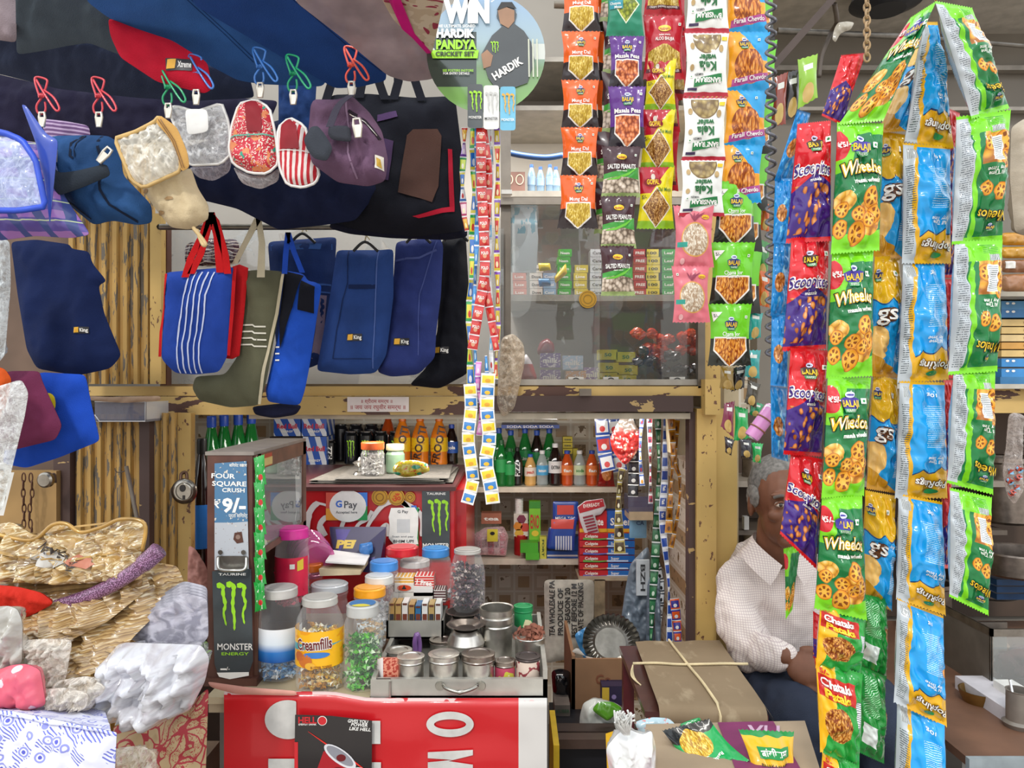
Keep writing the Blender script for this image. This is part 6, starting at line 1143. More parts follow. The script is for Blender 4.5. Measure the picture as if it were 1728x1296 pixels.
# ---- tube lamp under the lintel
r = thing('tube_lamp', 'white tube lamp fixed under the lintel beside the sachets', 'lamp', P(905, 700, 2.4))
def LAMP():
    m = bpy.data.materials.new('lamp_glass'); n = NT(m); n.b.inputs['Emission Color'].default_value = (1, .97, .92, 1); n.b.inputs['Emission Strength'].default_value = 2.0; return m
part('tube', r, lambda mb: tube(mb, [P(866, 701, 2.42), P(944, 703, 2.42)], .009, LAMP(), 12)); part('holder', r, lambda mb: bx(mb, 942, 697, 957, 709, 2.352, .09, M('b8a888', .5)), bevel=.002)
lt = bpy.data.lights.new('tube_fill_light', 'AREA'); lt.shape = 'RECTANGLE'; lt.size = 1.3; lt.size_y = .08; lt.energy = 6; lt.color = (1, .95, .88)
lo = bpy.data.objects.new('tube_fill_light', lt); COL.objects.link(lo); lo.location = (-.2, 2.48, 1.385); lo.rotation_euler = (math.radians(22), 0, 0)
cabinet_fill = bpy.data.lights.new('tube_fill_light', 'AREA'); cabinet_fill.shape = 'RECTANGLE'; cabinet_fill.size = 1.2; cabinet_fill.size_y = .08; cabinet_fill.energy = 10; cabinet_fill.color = (1, .96, .9)  # added fill light inside the upper cabinet; no tube hangs here
lo = bpy.data.objects.new('tube_fill_light', cabinet_fill); COL.objects.link(lo); lo.location = (.1, 2.44, 2.35); lo.rotation_euler = (math.radians(12), 0, 0)
# ---- glass cabinet goods: soaps on the shelf at row 497
Z3 = P(0, 497, 2.5).z; SO = [(866, 'c87868', 5), (893, 'd8d0c8', 4), (916, '8aa8c8', 3), (941, '3aa02c', 6), (968, 'c8b43c', 4), (995, 'c8ccd0', 8), (1068, 'a8202c', 6), (1089, 'd8c22c', 7), (1116, '2f9a38', 7), (1140, '2f8a38', 5)]
for k, (x, h_, n_) in enumerate(SO):
    w_ = 24 if k not in (5,) else 20
    for i in range(min(n_, 6)):
        cn = ['pink', 'off-white', 'pale blue', 'green', 'olive yellow', 'pale grey', 'dark red', 'yellow', 'green', 'dark green'][k]
        mb = MB(); zz = Z3 + i * .0262; a = P(x, 0, 2.56).x; jx = R.uniform(-.003, .003); box(mb, (a + jx, 2.55, zz), (a + jx + w_ * 2.5 / F * .96, 2.62, zz + .025), M(h_, .3, coat=.4)); fr = lambda p, q, o=0: Vector((a + jx + p, 2.55 - o, zz + .0125 - q)); fr.ar = 1
        text(mb, fr, ['Lux', 'Dove', 'Cool', 'Neem', 'Lime', 'Care', 'FREE', '100', 'Leaf', 'Leaf'][k], .022, 0, .009, W_ if k not in (1, 5, 7) else K_, width=.03, off=.0008, bold=.03); mb.build('soap_bar', None, f'{cn} soap bar, {ORD[i]} above the shelf, {"right of the yellow ones" if k == 8 else "in the cabinet"}'.replace('top', 'first'), 'soap bar', f'{cn} soap bars, column {ORD[k]}'.replace('top', 'first'), bevel=.003)
for i, (x, y, h_, rz) in enumerate(((872 + 36, 470, '2f78a8', .05), (935, 450, 'd8b82c', -.5), (908, 444, 'd8c02c', 0))): so('soap_bar', ['blue wrapped bar lying atop the pale blue stack', 'yellow bar tilted on the stacks', 'small yellow bar on the blue one'][i], 'soap bar', [(x, y + 18 * (rz < -.1)), (x + 20, y - 6 * (rz < -.1)), (x + 22, y + 12), (x + 2, y + 28 - 14 * (rz > -.1))], 2.52, .012, M(h_, .3, coat=.4), rnd=2)
# lower compartment: sweets in wrappers
Z4 = P(0, 642, 2.42).z
for i in range(34):
    col = ('c8401c', 'orange') if i < 22 else ('2a1a1c', 'dark')
    x = 1075 + R.uniform(0, 105); y = 600 - (i % 4) * 12 + R.uniform(-4, 4) if i < 22 else R.uniform(590, 632)
    if i >= 22: x = 1075 + (i - 22) * 9
    mb = MB(); c = P(x, y, 2.45 if i >= 22 else 2.5); rr = .019
    vs = []; N = 10
    for j in range(N + 1):
        t = j / N * pi
        for k in range(N): a = 2 * pi * k / N; q = rr * math.sin(t) * (1 + .25 * math.sin(a * 3 + i)); vs.append(c + Vector((q * math.cos(a), q * math.sin(a), -rr * math.cos(t) * .9)) + Vector([R.uniform(-.002, .002) for _ in range(3)]))
    mb.add(vs, [(j * N + k, j * N + (k + 1) % N, (j + 1) * N + (k + 1) % N, (j + 1) * N + k) for j in range(N) for k in range(N)], M(col[0], .25, coat=1, var=.3, sc_=60), None, False)
    mb.build('wrapped_sweet', None, f'{col[1]} foil wrapped sweet heaped behind the cabinet glass', 'sweet', f'{col[1]} wrapped sweets in the cabinet')
for i, (x, y) in enumerate(((1010, 590), (1012, 612), (1010, 628), (1040, 594), (1044, 616), (1042, 632))):
    sbox(x, y, x + 32, y + 17, 2.44, None, .05, 'c4bc2c', f'yellow green biscuit pack, {ORD[i]} in the lower cabinet pile'.replace('top', 'first'), 'biscuit pack', 'biscuit_pack', '50', '1a6a3c', 'yellow biscuit packs', tw=12)
for i, (x, y) in enumerate(((912, 596), (912, 624), (950, 600), (955, 626), (985, 620))):
    sbox(x, y, x + 34, y + 24, 2.43 + .01 * i, None, .05, ['6a4a90', '7a5a98', 'a8c0d8', 'd8a068', '8a6aa8'][i], ['purple sweet box, upper left behind the sliding glass', 'purple sweet box, lower left behind the sliding glass', 'pale blue sweet box behind the sliding glass', 'tan sweet box behind the sliding glass', 'lilac sweet box behind the sliding glass'][i], 'sweet box', 'sweet_box', 'milk', mt=mat('sb%d' % i, lambda n: n.mix(['6a4a90', '7a5a98', 'a8c0d8', 'd8a068', '8a6aa8'][i], 'e0d8e0', n.noise(5, 3, 'UV') > .55), .35))
so('red_sack', 'dark red film pouch leaning in the lower cabinet', 'pouch', [(906, 590), (912, 576), (924, 570), (935, 580), (936, 596), (908, 600)], 2.5, .02, M('7a1c28', .3, coat=.7), wr=.006)
so('red_sack', 'red and white pointed pouch at the lower cabinet corner', 'pouch', [(876, 642), (878, 610), (888, 596), (898, 612), (908, 642)], 2.42, .02, mat('rwp', lambda n: n.mix('a8302c', 'd8d0d4', n.v < .4), .3, 0, .6), wr=.006)
so('clear_bag', 'crinkled clear bag hanging beside the sachet strips', 'bag', [(846, 570), (866, 562), (884, 580), (886, 610), (868, 690), (848, 705), (838, 680)], 2.28, .02, film('e0cfb8', .6, 28), wr=.012, ws=.06, ridge=1)
# upper shelves
for i, x in enumerate((897, 912, 928, 938)):
    bottle(x, 2.55, P(0, 322, 2.5).z, 278 + i % 2 * 4, 14, clearp('a8c8e0', .4), '2450b0', '9ab8d8', None, f'tiny clear bottle with blue cap on the upper shelf, {ORD[i]} from left'.replace('top', 'first'), 'tiny blue capped bottles')
sbox(850, 290, 886, 318, 2.52, P(0, 322, 2.5).z, .03, '7a5a50', 'brown picture box with two faces on the upper shelf', 'box', 'picture_box', fn=lambda mb, fr: [(annulus(mb, fr, a, 303, 7, 9, 1.5, ink('c8b8a0'), .001, 16)) for a in (859, 877)])
mb = MB(); tube(mb, spline([P(848, 255, 2.5), P(880, 262, 2.5), (P(920, 266, 2.5)), P(950, 262, 2.5)]), .01, M('2a4a7a', .4), 8); mb.build('plastic_comb', None, 'curved dark blue plastic comb strip on the upper shelf', 'comb')
so('shelf_bag', 'maroon foil bag lying behind the diamond window packets', 'bag', [(1092, 420), (1100, 388), (1130, 382), (1150, 400), (1152, 440), (1100, 428)], 2.7, .03, M('5a2028', .3, coat=.5), wr=.01)
so('cling_poster', 'faded blue and white paper behind the cabinet glass', 'poster', [(850, 350), (905, 350), (908, 400), (905, 460), (850, 460)], 2.4, .001, mat('fadep', lambda n: n.mix('dfe8ea', '7ab8cc', (n.noise(4, 3, 'UV') > .52) & (n.v < .4)), .5), rnd=2)
mb = MB(); fr = flat(2.335); patch(mb, fr, oval(992, 505, 15, 15), GOLD, 0); annulus(mb, fr, 992, 505, 13, 13, 1.2, M('8a6a1c'), .001); annulus(mb, fr, 992, 505, 8, 8, 1.6, M('8a6a1c'), .001, 12); mb.build('gold_sticker', None, 'round gold embossed sticker on the sliding glass', 'sticker')
for i, x in enumerate((972, 1031, 1143)):
    mb = MB(); bx(mb, x - 13, 636, x + 13, 650, 2.325, .012, M('c9c4bc', .3, .4)); annulus(mb, flat(2.322), x, 644, 7, 7, 2, M('3a3634'), .001, 16); mb.build('door_catch', None, ['white square catch, leftmost on the sliding door rail', 'white square catch, middle one on the sliding door rail', 'white square catch, rightmost on the sliding door rail'][i], 'catch', 'sliding door catches', bevel=.002)
for i, (x, y) in enumerate(((855, 323), (1000, 321))): mb = MB(); bx(mb, x - 9, y - 3, x + 9, y + 4, 2.34, .02, M('d8d4cc', .3)); mb.build('rail_clip', None, ['small white clip on the upper rail at left', 'small white clip on the upper rail behind the orange packets'][i], 'clip', bevel=.001)
mb = MB(); fr = flat(2.272); patch(mb, fr, rct(586, 670, 690, 695), M('e2d4cc', .5, var=.05), 0, 30)
text(mb, fr, '॥ श्रीराम समर्थ ॥', 636, 677, 6, ink('a8383c'), width=52, bold=.01); text(mb, fr, '॥ जय जय रघुवीर समर्थ ॥', 638, 687, 7, ink('a8383c'), width=92, bold=.01); mb.build('prayer_sticker', None, 'white sticker with two lines of red Devanagari on the lintel', 'sticker')
mb = MB(); bx(mb, 978, 656, 998, 668, 2.265, .015, M('7a7064', .5, .4)); mb.build('lintel_latch', None, 'small grey metal latch on the lintel rail', 'latch', bevel=.002)
# round poster with cans beneath
r = thing('round_poster', 'round glossy competition poster with dark green print at top', 'poster', P(820, 180, 1.5))
def rp(n):
    x, y = n.u, n.v; c = n.mix(n.ramp(n.v, (0, '8aa8c8'), (.4, '9ab0b8'), (.62, '6a8a5c'), (1, '7ab050')), '2c3a34', (n.u < .42) & (n.v > .32) & (n.v < .78))
    c = n.mix(c, 'c8ccc4', (n.u > .8) & (n.v > .42) & (n.v < .55)); return n.mix(c, 'd8dde0', n.noise(3, 3, 'UV') > .62)
part('disc', r, lambda mb: (patch(mb, flat(1.5), oval(820, 90, 100, 101, 48), mat('roundposter', rp, .15, 0, 1), 0, 14), mb.add([flat(1.502)(x, y) for x, y in oval(820, 90, 100, 101, 48)], [tuple(range(48))], W_)))
def pp(mb):
    fr = flat(1.497); q = [(840, 14), (852, 6), (866, 10), (872, 24), (868, 40), (884, 52), (896, 70), (902, 100), (890, 140), (862, 150), (836, 148), (824, 132), (818, 112), (812, 92), (830, 60), (848, 44), (838, 28)]
    patch(mb, fr, q, M('33383a', .3, coat=.8), .0, 12); patch(mb, fr, [(840, 18), (854, 12), (868, 18), (868, 36), (858, 48), (844, 40)], M('9a7458', .4), .001, 8); patch(mb, fr, [(838, 18), (846, 4), (864, 4), (872, 16), (856, 12)], ink('1c1a1a'), .0015, 8); patch(mb, fr, [(812, 92), (822, 84), (832, 94), (828, 112), (816, 116)], M('9a7458', .4), .001, 8)
    claws(mb, fr, 828, 72, .24, LIME, .002, .9); text(mb, fr, 'HARDIK', 856, 116, 13, W_, -.55, bold=.05, width=56, off=.002); [strip(mb, fr, [(892 + d, 66), (893 + d, 130)], 2.4, ink('c8ccb8'), .001) for d in (0, 7, 14)]
part('player_picture', r, pp, 'person in dark shirt with clasped hands')
def rt(mb):
    fr = flat(1.495); text(mb, fr, 'WIN', 787, 18, 36, W_, bold=.10, width=78); text(mb, fr, 'THE ULTIMATE SIGNED', 769, 44, 5, W_, width=66, bold=.02); text(mb, fr, 'HARDIK', 769, 56, 14, W_, bold=.08, width=65); text(mb, fr, 'PANDYA', 770, 75, 15, LIME, bold=.07, width=68)
    patch(mb, fr, [(726, 84), (808, 84), (806, 98), (730, 98)], LIME, -.001, 20); text(mb, fr, 'CRICKET SET', 768, 91, 7.5, ink('1c2a1c'), bold=.05, width=66, off=.001); text(mb, fr, 'SEE POSTERS INSTORE', 773, 119, 4, LIME, width=52, bold=.02); text(mb, fr, 'FOR ENTRY DETAILS', 770, 124, 4, W_, width=44)
part('lettering', r, rt)
for x, a, h_, cl in ((802, 142, '454b4c', LIME), (829, 144, 'e6e6e2', ink('c0c0bc')), (857, 146, '6ab8d8', ink('e0a83c'))):
    part('can_picture', r, lambda mb: (patch(mb, flat(1.49), soften(rct(x - 13, a, x + 13, a + 74), 5), M(h_, .3, coat=.6), 0, 12), claws(mb, flat(1.488), x - 10, a + 14, .38, cl, .001, 1.05), text(mb, flat(1.488), 'MONSTER', x, a + 56, 4.5, W_ if h_[0] != 'e' else K_, width=22)))
# ---- long sachet strips
def sstrip(label, path, w_, Y, n_, cols, group='long sachet strips', txt=None, T=.003, tw=0, tcol='f2f0ea', tilt=0):
    """one strip of joined sachets; each sachet is a part"""
    top = path[0]; bot = path[-1]; r = thing('sachet_strip', label, 'sachet strip', P(bot[0], bot[1], Y), group); L = [Vector((a, b, 0)) for a, b in path]; sp_ = spline(L, 12)
    cum = [0]
    for a, b in zip(sp_, sp_[1:]): cum.append(cum[-1] + (b - a).length)
    def at(d):
        d = min(d, cum[-1] - 1e-4); k = max(i for i in range(len(cum)) if cum[i] <= d); k = min(k, len(sp_) - 2); t = (d - cum[k]) / (cum[k + 1] - cum[k] + 1e-9); return sp_[k].lerp(sp_[k + 1], t)
    for i in range(n_):
        a = at(cum[-1] * i / n_); b = at(cum[-1] * (i + 1) / n_); d = (b - a).normalized(); nn = Vector((-d.y, d.x, 0)) * -1
        def hw(t): return w_ / 2 * (abs(math.cos(t * tw + len(label))) * .75 + .25 if tw else 1)
        a2, b2 = hw(i), hw(i + 1); q = [a - nn * a2, a + nn * a2, b + nn * b2, b - nn * b2]; q = [(p.x, p.y) for p in q]
        if q[0][0] > q[1][0]: q = [q[1], q[0], q[3], q[2]]
        c = cols[i % len(cols)]; mt = c if not isinstance(c, str) else sachet(c); fr = Pk(q, Y, T, i * 3.1, gx=.01 * math.sin(i * 2), pinch=.02); mb = MB()
        for bk in (False, True): vs = [v.copy() for v in fr.grid(6, 8, bk)]; mb.add(vs, quadfaces(6, 8), mt, [(k / 6, j / 8) for j in range(9) for k in range(7)])
        if txt and min(a2, b2) > 6: text(mb, fr, txt, .5, .45, .2, ink(tcol), 0 if not tilt else tilt, bold=.04, width=.7, off=.0003)
        mb.build('sachet', r)
    return r
def sachet(c):
    """two-tone sachet print: body|band|spot colours"""
    a, b, d = (c.split('|') + [c[:6], c[:6]])[:3]
    return PM('s_' + c, lambda n: n.mix(n.mix(n.mix(a, b, n.rect(.08, .18, .92, .82)), d, n.disc(.5, .62, .2, 1.2)), 'e8e8e8', (n.v < .04) | (n.v > .96)), .22, 1)
MX = ['b83020|d8a82c|f0e0a0', '6a3a98|c8b0e0|e8e0e8', '2f8a4c|c8d84c|e8e8d0', 'c8b83c|2a6ab8|e0e0e0', '3a6ab0|e8e8e8|c83838', 'a82a5c|e8c8d0|f0e8c0']
RB = ['b82020|c83028|d8a080']; OM = ['e8e6e0|e0c828|d89a20', 'e8e6e0|2f78b8|e8b828']; BG = ['2f9a4c|d8cc30|c83028', '2a78c0|3a90d0|c8e0f0']
LS = [
 ('mixed colour sachet strip, leftmost of the upper bunch', [(784, 215), (783, 250), (780, 300), (783, 360), (788, 390)], 12, 1.53, 7, MX, 1.1), ('green and yellow sachet strip left of the red one', [(797, 215), (800, 300), (797, 430), (792, 560), (796, 690)], 14, 1.53, 13, BG[:1] + [MX[3]], .9),
 ('bright blue shiny sachet strip in the upper bunch', [(803, 215), (806, 300), (804, 420), (800, 540), (806, 680)], 9, 1.52, 14, BG[1:], .8), ('long red sachet strip with wide end, left one', [(812, 215), (812, 300), (816, 380), (818, 460), (808, 520), (797, 590)], 17, 1.5, 15, RB, .0),
 ('long red sachet strip with wide end, right one', [(818, 218), (824, 300), (822, 400), (820, 480), (828, 530), (838, 592)], 14, 1.51, 15, RB, .35), ('white silver sachet strip behind the red ones', [(828, 215), (829, 300), (826, 420), (828, 560), (830, 660)], 9, 1.53, 14, ['d8d8d8|e8e8e8|c84040', 'c8ccd0|6ab0d8|e8e8e8'], .9),
 ('purple and yellow sachet strip at the right of the bunch', [(838, 215), (840, 300), (838, 400), (840, 520), (836, 640)], 11, 1.53, 14, ['7a4ab0|c8b020|e8e0c0', 'd8c030|c83030|f0e0b0'], .9), ('pink and violet sachet strip in the lower bunch', [(808, 610), (806, 650), (812, 700), (808, 735)], 10, 1.51, 5, ['c870b8|e8a8d8|f0e0f0', '9a3a9c|e080c0|f0d8f0'], .6),
 ('blue sachet strip in the lower bunch', [(820, 600), (822, 650), (818, 700), (822, 735)], 11, 1.52, 5, BG[1:], .6), ('white strip of yellow and blue sachets ending at left', [(793, 648), (795, 690), (790, 740), (796, 790), (798, 812), (788, 850)], 22, 1.5, 10, OM, 0), ('white strip of yellow and blue sachets ending at right', [(824, 630), (822, 690), (826, 740), (820, 780), (828, 820), (832, 850)], 24, 1.49, 11, OM, 0),
]
for lb, pth, w_, Y, n_, c, tw in LS: sstrip(lb, pth, w_, Y, n_, c, txt='POLO' if c is RB and tw == 0 else None, tw=tw)
for i, (x, y) in enumerate(((1015, 705), (1035, 706))): sstrip(['blue and white card strip, leftmost inside the doorway', 'blue and red card strip next to it inside the doorway'][i], [(x, y), (x + 4, y + 50), (x + 12, y + 90)], 24, 2.75 + i * .02, 3, ['2a4a98|d8dce0|c84040', '3a5ab0|c84848|e8e8e8'], 'strips inside the doorway')
so('red_pouch', 'red pouch in a clear film bag hanging inside the doorway', 'pouch', [(1046, 705), (1062, 700), (1084, 735), (1074, 765), (1055, 787), (1036, 765), (1028, 742)], 2.6, .010, mat('redpouch', lambda n: n.mix(n.mix('a82a28', '8a8078', n.sm(n.v + n.noise(3, 3, 'UV') * .3, .52, .40)), 'd8a890', n.sm(n.noise(7, 4, 'UV'), .60, .66)), .25, 0, 1), wr=.012, ws=.12, ridge=1)
mb = MB(); bx(mb, 1006, 693, 1162, 701, 2.37, .5, M('a8946a', .6)); mb.build('ceiling_board', None, 'narrow board under the lintel carrying the doorway sachet strips', 'board')
IN = [
 ('brown and gold sachet strip hanging above the toothbrush cartons', [(1050, 790), (1044, 830), (1044, 880), (1046, 935)], 22, 2.5, 6, ['8a7a3c|3a2a1c|e8e0c0', 'a8984c|4a3a20|e0d8b0']), ('black sachet strip of small cards inside the doorway', [(1068, 700), (1070, 760), (1068, 838)], 18, 2.62, 7, ['1c1c20|2c2c34|c8c8c8']),
 ('blue and white shiny sachet strip in the doorway', [(1084, 700), (1080, 760), (1084, 820)], 12, 2.56, 6, ['c8d0e0|3a5aa8|c84038', '4a68b0|e8e8e8|e8a030']), ('white and red sachet strip in the doorway', [(1096, 700), (1097, 760), (1098, 850)], 10, 2.55, 9, ['d8d8dc|a83048|3a3a50', 'e0e0e4|5a5a70|c84048']),
 ('long dark green sachet strip reaching the brown mat', [(1110, 700), (1112, 800), (1108, 900), (1102, 1000), (1098, 1082)], 15, 2.45, 16, ['1c4a30|2a6a44|c8d8c8', '22543a|3a7a50|a8c8a8']), ('long blue and white sachet strip beside the dark green one', [(1121, 700), (1122, 800), (1118, 880), (1128, 980), (1130, 1085)], 13, 2.42, 17, ['d8dce4|24489c|24489c']),
 ('amber sachet strip nearest the post', [(1132, 703), (1136, 760), (1132, 830), (1128, 900)], 14, 2.4, 9, ['c88a20|a86410|5a3010', 'b87c1c|8c5410|4a2810']), ('second amber sachet strip curling outward', [(1142, 708), (1138, 780), (1148, 810), (1144, 870), (1132, 925)], 11, 2.43, 9, ['c08420|985c10|5a3010']),
 ('orange and blue sachet strip by the grey sheets', [(1138, 1010), (1142, 1050), (1144, 1084)], 16, 2.42, 4, ['d85a28|3a3a90|e8e8e8', '3a3a90|d85a28|e8e8e8']), ('black and white printed strip over the grey sheets', [(1105, 940), (1116, 990), (1112, 1060)], 12, 2.46, 6, ['3a4048|c8ccd0|1c2024']),
]
for lb, pth, w_, Y, n_, c in IN: sstrip(lb, pth, w_, Y, n_, c, 'strips inside the doorway', tw=.25, txt='Yash' if 'blue and white sachet strip beside' in lb else None, tilt=pi / 2)
mb = MB(); bx(mb, 1140, 697, 1162, 768, 2.45, .2, M('d3c6a4', .5)); mb.build('meter_box', None, 'cream painted box high on the inner right wall', 'box', bevel=.003)
mb = MB(); bx(mb, 1060, 838, 1102, 866, 2.8, .1, clearp('8a88a8', .35)); bx(mb, 1062, 864, 1102, 878, 2.79, .12, M('b8a488')); mb.build('clear_box', None, 'translucent bluish plastic box on a small ledge', 'box', bevel=.002)
so('blue_carton', 'pale blue flat carton behind the gold sachets', 'carton', rct(1062, 872, 1091, 908), 2.85, .004, M('7aa8c8', .5), lambda mb, s: text(mb, s, 'CA', 1080, 882, 7, ink('2a4a78'), off=.001), rnd=2)
for i, q in enumerate(([(1064, 950), (1094, 920), (1100, 960), (1098, 1080), (1072, 1110), (1060, 1160), (1038, 1156), (1046, 1060), (1056, 990)], [(1092, 985), (1102, 960), (1106, 1085), (1090, 1087)], [(1104, 985), (1114, 970), (1116, 1085), (1106, 1087)])): so('grey_sheet', ['large grey folded plastic sheet hanging behind the table mat', 'narrow grey folded sheet, middle one behind the mat', 'narrow grey folded sheet nearest the post'][i], 'sheet', q, 2.52 - .03 * i, .02, M('5d6874', .4, coat=.3), wr=.012, ws=.06, group='grey plastic sheets')
sbox(1074, 945, 1096, 1005, 2.49, None, .01, 'b8bcc0', 'printed paper label hanging on the grey sheets', 'label', 'paper_label', 'BZH', '2a2c30', rot=pi / 2)
# floor area behind the counter
so('grain_sack', 'white woven sack printed with sideways black lettering', 'sack', [(918, 978), (1003, 978), (1002, 1050), (985, 1080), (968, 1110), (920, 1120)], 2.9, .02, M('a9a59a', .7, var=.12, sc_=40), lambda mb, s: [text(mb, s, t, x, 1030 - o, 9, ink('2c2c2c'), -pi / 2 if 0 else pi / 2 * -1, width=w_, bold=.03, off=.002) for t, x, w_, o in (('TEA WHOLESALE PA', 931, 92, 5), ('PRODUCE OF', 945, 78, 0), ('SEASON 20', 957, 60, 10), ('BEST BEFORE 12 M', 968, 88, 2), ('DATE OF PACKING', 979, 84, 6))], wr=.006)
mb = MB(); box(mb, (P(1003, 0, 2.9).x, 2.9, 0), (P(1021, 0, 2.9).x, 2.95, P(0, 978, 2.9).z), M('8a7a60', .7, var=.3, sc_=20)); mb.build('wood_post', None, 'bare grey wooden post under the shelves', 'post')
CB = M('8a6648', .75, var=.14, sc_=6)
r = thing('cardboard_box', 'brown carton with faded lettering holding silver plates', 'box', P(1012, 1240, 2.35)); a = P(965, 1240, 2.35); b = P(1064, 1112, 2.35)
part('walls', r, lambda mb: (box(mb, (a.x, 2.35, a.z), (b.x, 2.36, b.z), CB), box(mb, (a.x, 2.35, a.z), (a.x + .01, 2.7, b.z + .01), CB), box(mb, (b.x - .01, 2.35, a.z), (b.x, 2.7, b.z), CB), box(mb, (a.x, 2.35, a.z), (b.x, 2.7, a.z + .01), CB), text(mb, flat(2.348), 'Go', 1018, 1146, 16, ink('7a4a34'), width=26, bold=.04)))
part('flap', r, lambda mb: Sheet([(963, 1100), (975, 1092), (1000, 1122), (1060, 1130), (1062, 1120), (1000, 1110)], 2.36, .004, wr=.004).mesh(mb, M('c9c2b8', .6)))
STP = steel('7d7a74', .28)
def plate(i):
    mb = MB(); c = P(1030 + i * 1.5, 1085 - i, 2.42 + .012 * i); X = Matrix.Rotation(.15, 4, 'Z') @ Matrix.Rotation(-1.05, 4, 'X') if 0 else Matrix.Rotation(.95, 4, 'X'); s = 2.42 / F; vs = []; N = 64; prof = [(0, 0), (26, 0), (30, 2), (38, 3), (47, 6)]
    for rr, z in prof:
        for k in range(N): t = 2 * pi * k / N; wv = (3.2 if k % 2 else -3.2) * (rr > 31); vs.append(c + X @ Vector((rr * s * math.sin(t), -rr * s * math.cos(t), (z + wv) * s)))
    mb.add(vs, [(j * N + k, j * N + (k + 1) % N, (j + 1) * N + (k + 1) % N, (j + 1) * N + k) for j in range(4) for k in range(N)], STP, None, False); mb.build('foil_plate', None, ['silver foil plate, front one in the carton', 'silver foil plate, middle one in the carton', 'silver foil plate, rear one in the carton'][i], 'plate', 'silver foil plates')
for i in range(3): plate(i)
so('blue_wrap', 'blue film wrapper round the silver plates', 'wrapper', [(968, 1070), (1000, 1052), (1006, 1062), (980, 1090), (998, 1108), (985, 1112)], 2.46, .008, M('4a90c8', .25, coat=.8), wr=.008, ws=.1)
so('black_bag', 'glossy black bag on the floor beside the counter', 'bag', [(930, 1132), (948, 1128), (964, 1134), (964, 1180), (950, 1192), (934, 1180)], 2.4, .04, M('121216', .15, coat=1), wr=.01)
so('white_carrier', 'white carrier bag with a green packet inside, under the table', 'bag', [(978, 1210), (984, 1186), (1002, 1178), (1040, 1186), (1064, 1206), (1060, 1236), (978, 1236)], 2.2, .05, M('c4c6c0', .4, coat=.3), wr=.015); so('green_packet', 'shiny green packet poking out of the white carrier', 'packet', [(998, 1198), (1010, 1184), (1034, 1184), (1052, 1196), (1030, 1214), (1024, 1217)], 2.13, .012, M('5a9a28', .25, coat=.8), wr=.006)
sbox(1016, 1158, 1062, 1190, 2.3, None, .12, '2c2440', 'dark purple carton with yellow end beneath the table', fn=lambda mb, fr: (patch(mb, fr, rct(1016, 1160, 1028, 1182), ink('c8a83c'), .001), patch(mb, fr, oval(1036, 1176, 4), ink('8a7aa8'), .001)))
mb = MB(); bx(mb, 935, 1234, 1040, 1248, 2.1, .05, M('3a2c26', .5)); bx(mb, 930, 1248, 1036, 1264, 2.05, .04, M('4a3830', .5)); bx(mb, 935, 1262, 1030, 1420, 2.1, .3, M('14141a', .5)); mb.build('low_crate', None, 'dark low crate with brown rails beside the counter leg', 'crate', bevel=.002)
mb = MB(); bx(mb, 934, 1258, 944, 1420, 1.85, .2, M('d8b020', .45)); mb.build('yellow_crate', None, 'yellow plastic crate edge beside the red banner', 'crate', bevel=.002)
mb = MB(); bx(mb, 936, 1190, 962, 1234, 2.3, .1, M('6a6058', .7, var=.2)); text(mb, flat(2.298), 'KUBER', 950, 1200, 6, ink('3a5a40'), width=22); mb.build('printed_sack', None, 'grey printed sack under the black bag', 'sack', bevel=.004)
# ================================================================ pile at the lower left
LAY = mat('layered', lambda n: n.mix(n.mix('7d5c36', 'c0a06c', ((n.v * 24 + n.noise(2.5, 4, 'UV', dist=1) * 9) % 1.0)), 'e8dcc0', n.sm(n.noise(14, 5, 'UV', (1, 4, 1)), .56, .68)), .3, 0, .6)
GLD = M('b58c44', .3, .25, coat=.6, var=.3, sc_=20)
mb = MB(); box(mb, (-1.75, 1.2, 0), (-.72, 1.9, .62), M('7a6450', .8)); mb.build('stall_bench', None, 'low bench buried under the pile of cloth and packets', 'bench')
for i, (q, lb) in enumerate((([(40, 1010), (120, 990), (240, 945), (300, 955), (312, 985), (260, 1040), (225, 1075), (190, 1120), (150, 1140), (100, 1150), (60, 1120), (40, 1080)], 'thick fan of folded brown film packets spreading down to the right'), ([(0, 1030), (60, 1010), (170, 985), (240, 960), (255, 990), (180, 1050), (100, 1090), (40, 1100), (0, 1090)], 'upper layer of brown film packets under the purple roll'))):
    so('packet_stack', lb, 'stack', q, 1.6 - .06 * i, .05, LAY, wr=.03, ws=.02, ridge=1, gy=-.0012)
so('gold_bag', 'clear gold trimmed bag holding newsprint, topmost of the pile', 'bag', [(-30, 890), (20, 880), (60, 905), (85, 885), (110, 884), (135, 898), (170, 888), (205, 875), (245, 882), (240, 930), (220, 975), (160, 985), (60, 985), (-30, 980)], 1.55, .04, mat('goldfilm', lambda n: n.mix(n.mix('b89458', '8a6c42', n.sm(n.noise(5, 5, 'UV', dist=1), .4, .65)), 'e8d8b0', n.math('MAXIMUM', 1 - abs(n.noise(7, 5, 'UV', dist=2) - .5) * 24, 0)), .22, 0, 1), lambda mb, s: (text(mb, s, 'NEWS TIME', 120, 930, 12, ink('4a4444'), .5, bold=.03, width=70, off=.003), patch(mb, s, [(132, 938), (150, 928), (182, 942), (164, 952)], ink('b8745c'), .003), patch(mb, s, [(70, 935), (100, 922), (130, 940), (100, 956)], ink('bdb8b0'), .002), [strip(mb, s, L, 3, GLD, .003) for L in ([(-20, 900), (40, 925), (120, 940), (215, 925)], [(60, 905), (130, 888), (200, 880)], [(10, 890), (12, 975)])]), wr=.03, ws=.03, ridge=1.2, gy=-.0008)
s_ = Sheet([(-30, 890), (60, 905), (110, 884), (135, 898), (205, 875), (245, 882)], 1.5, 0)
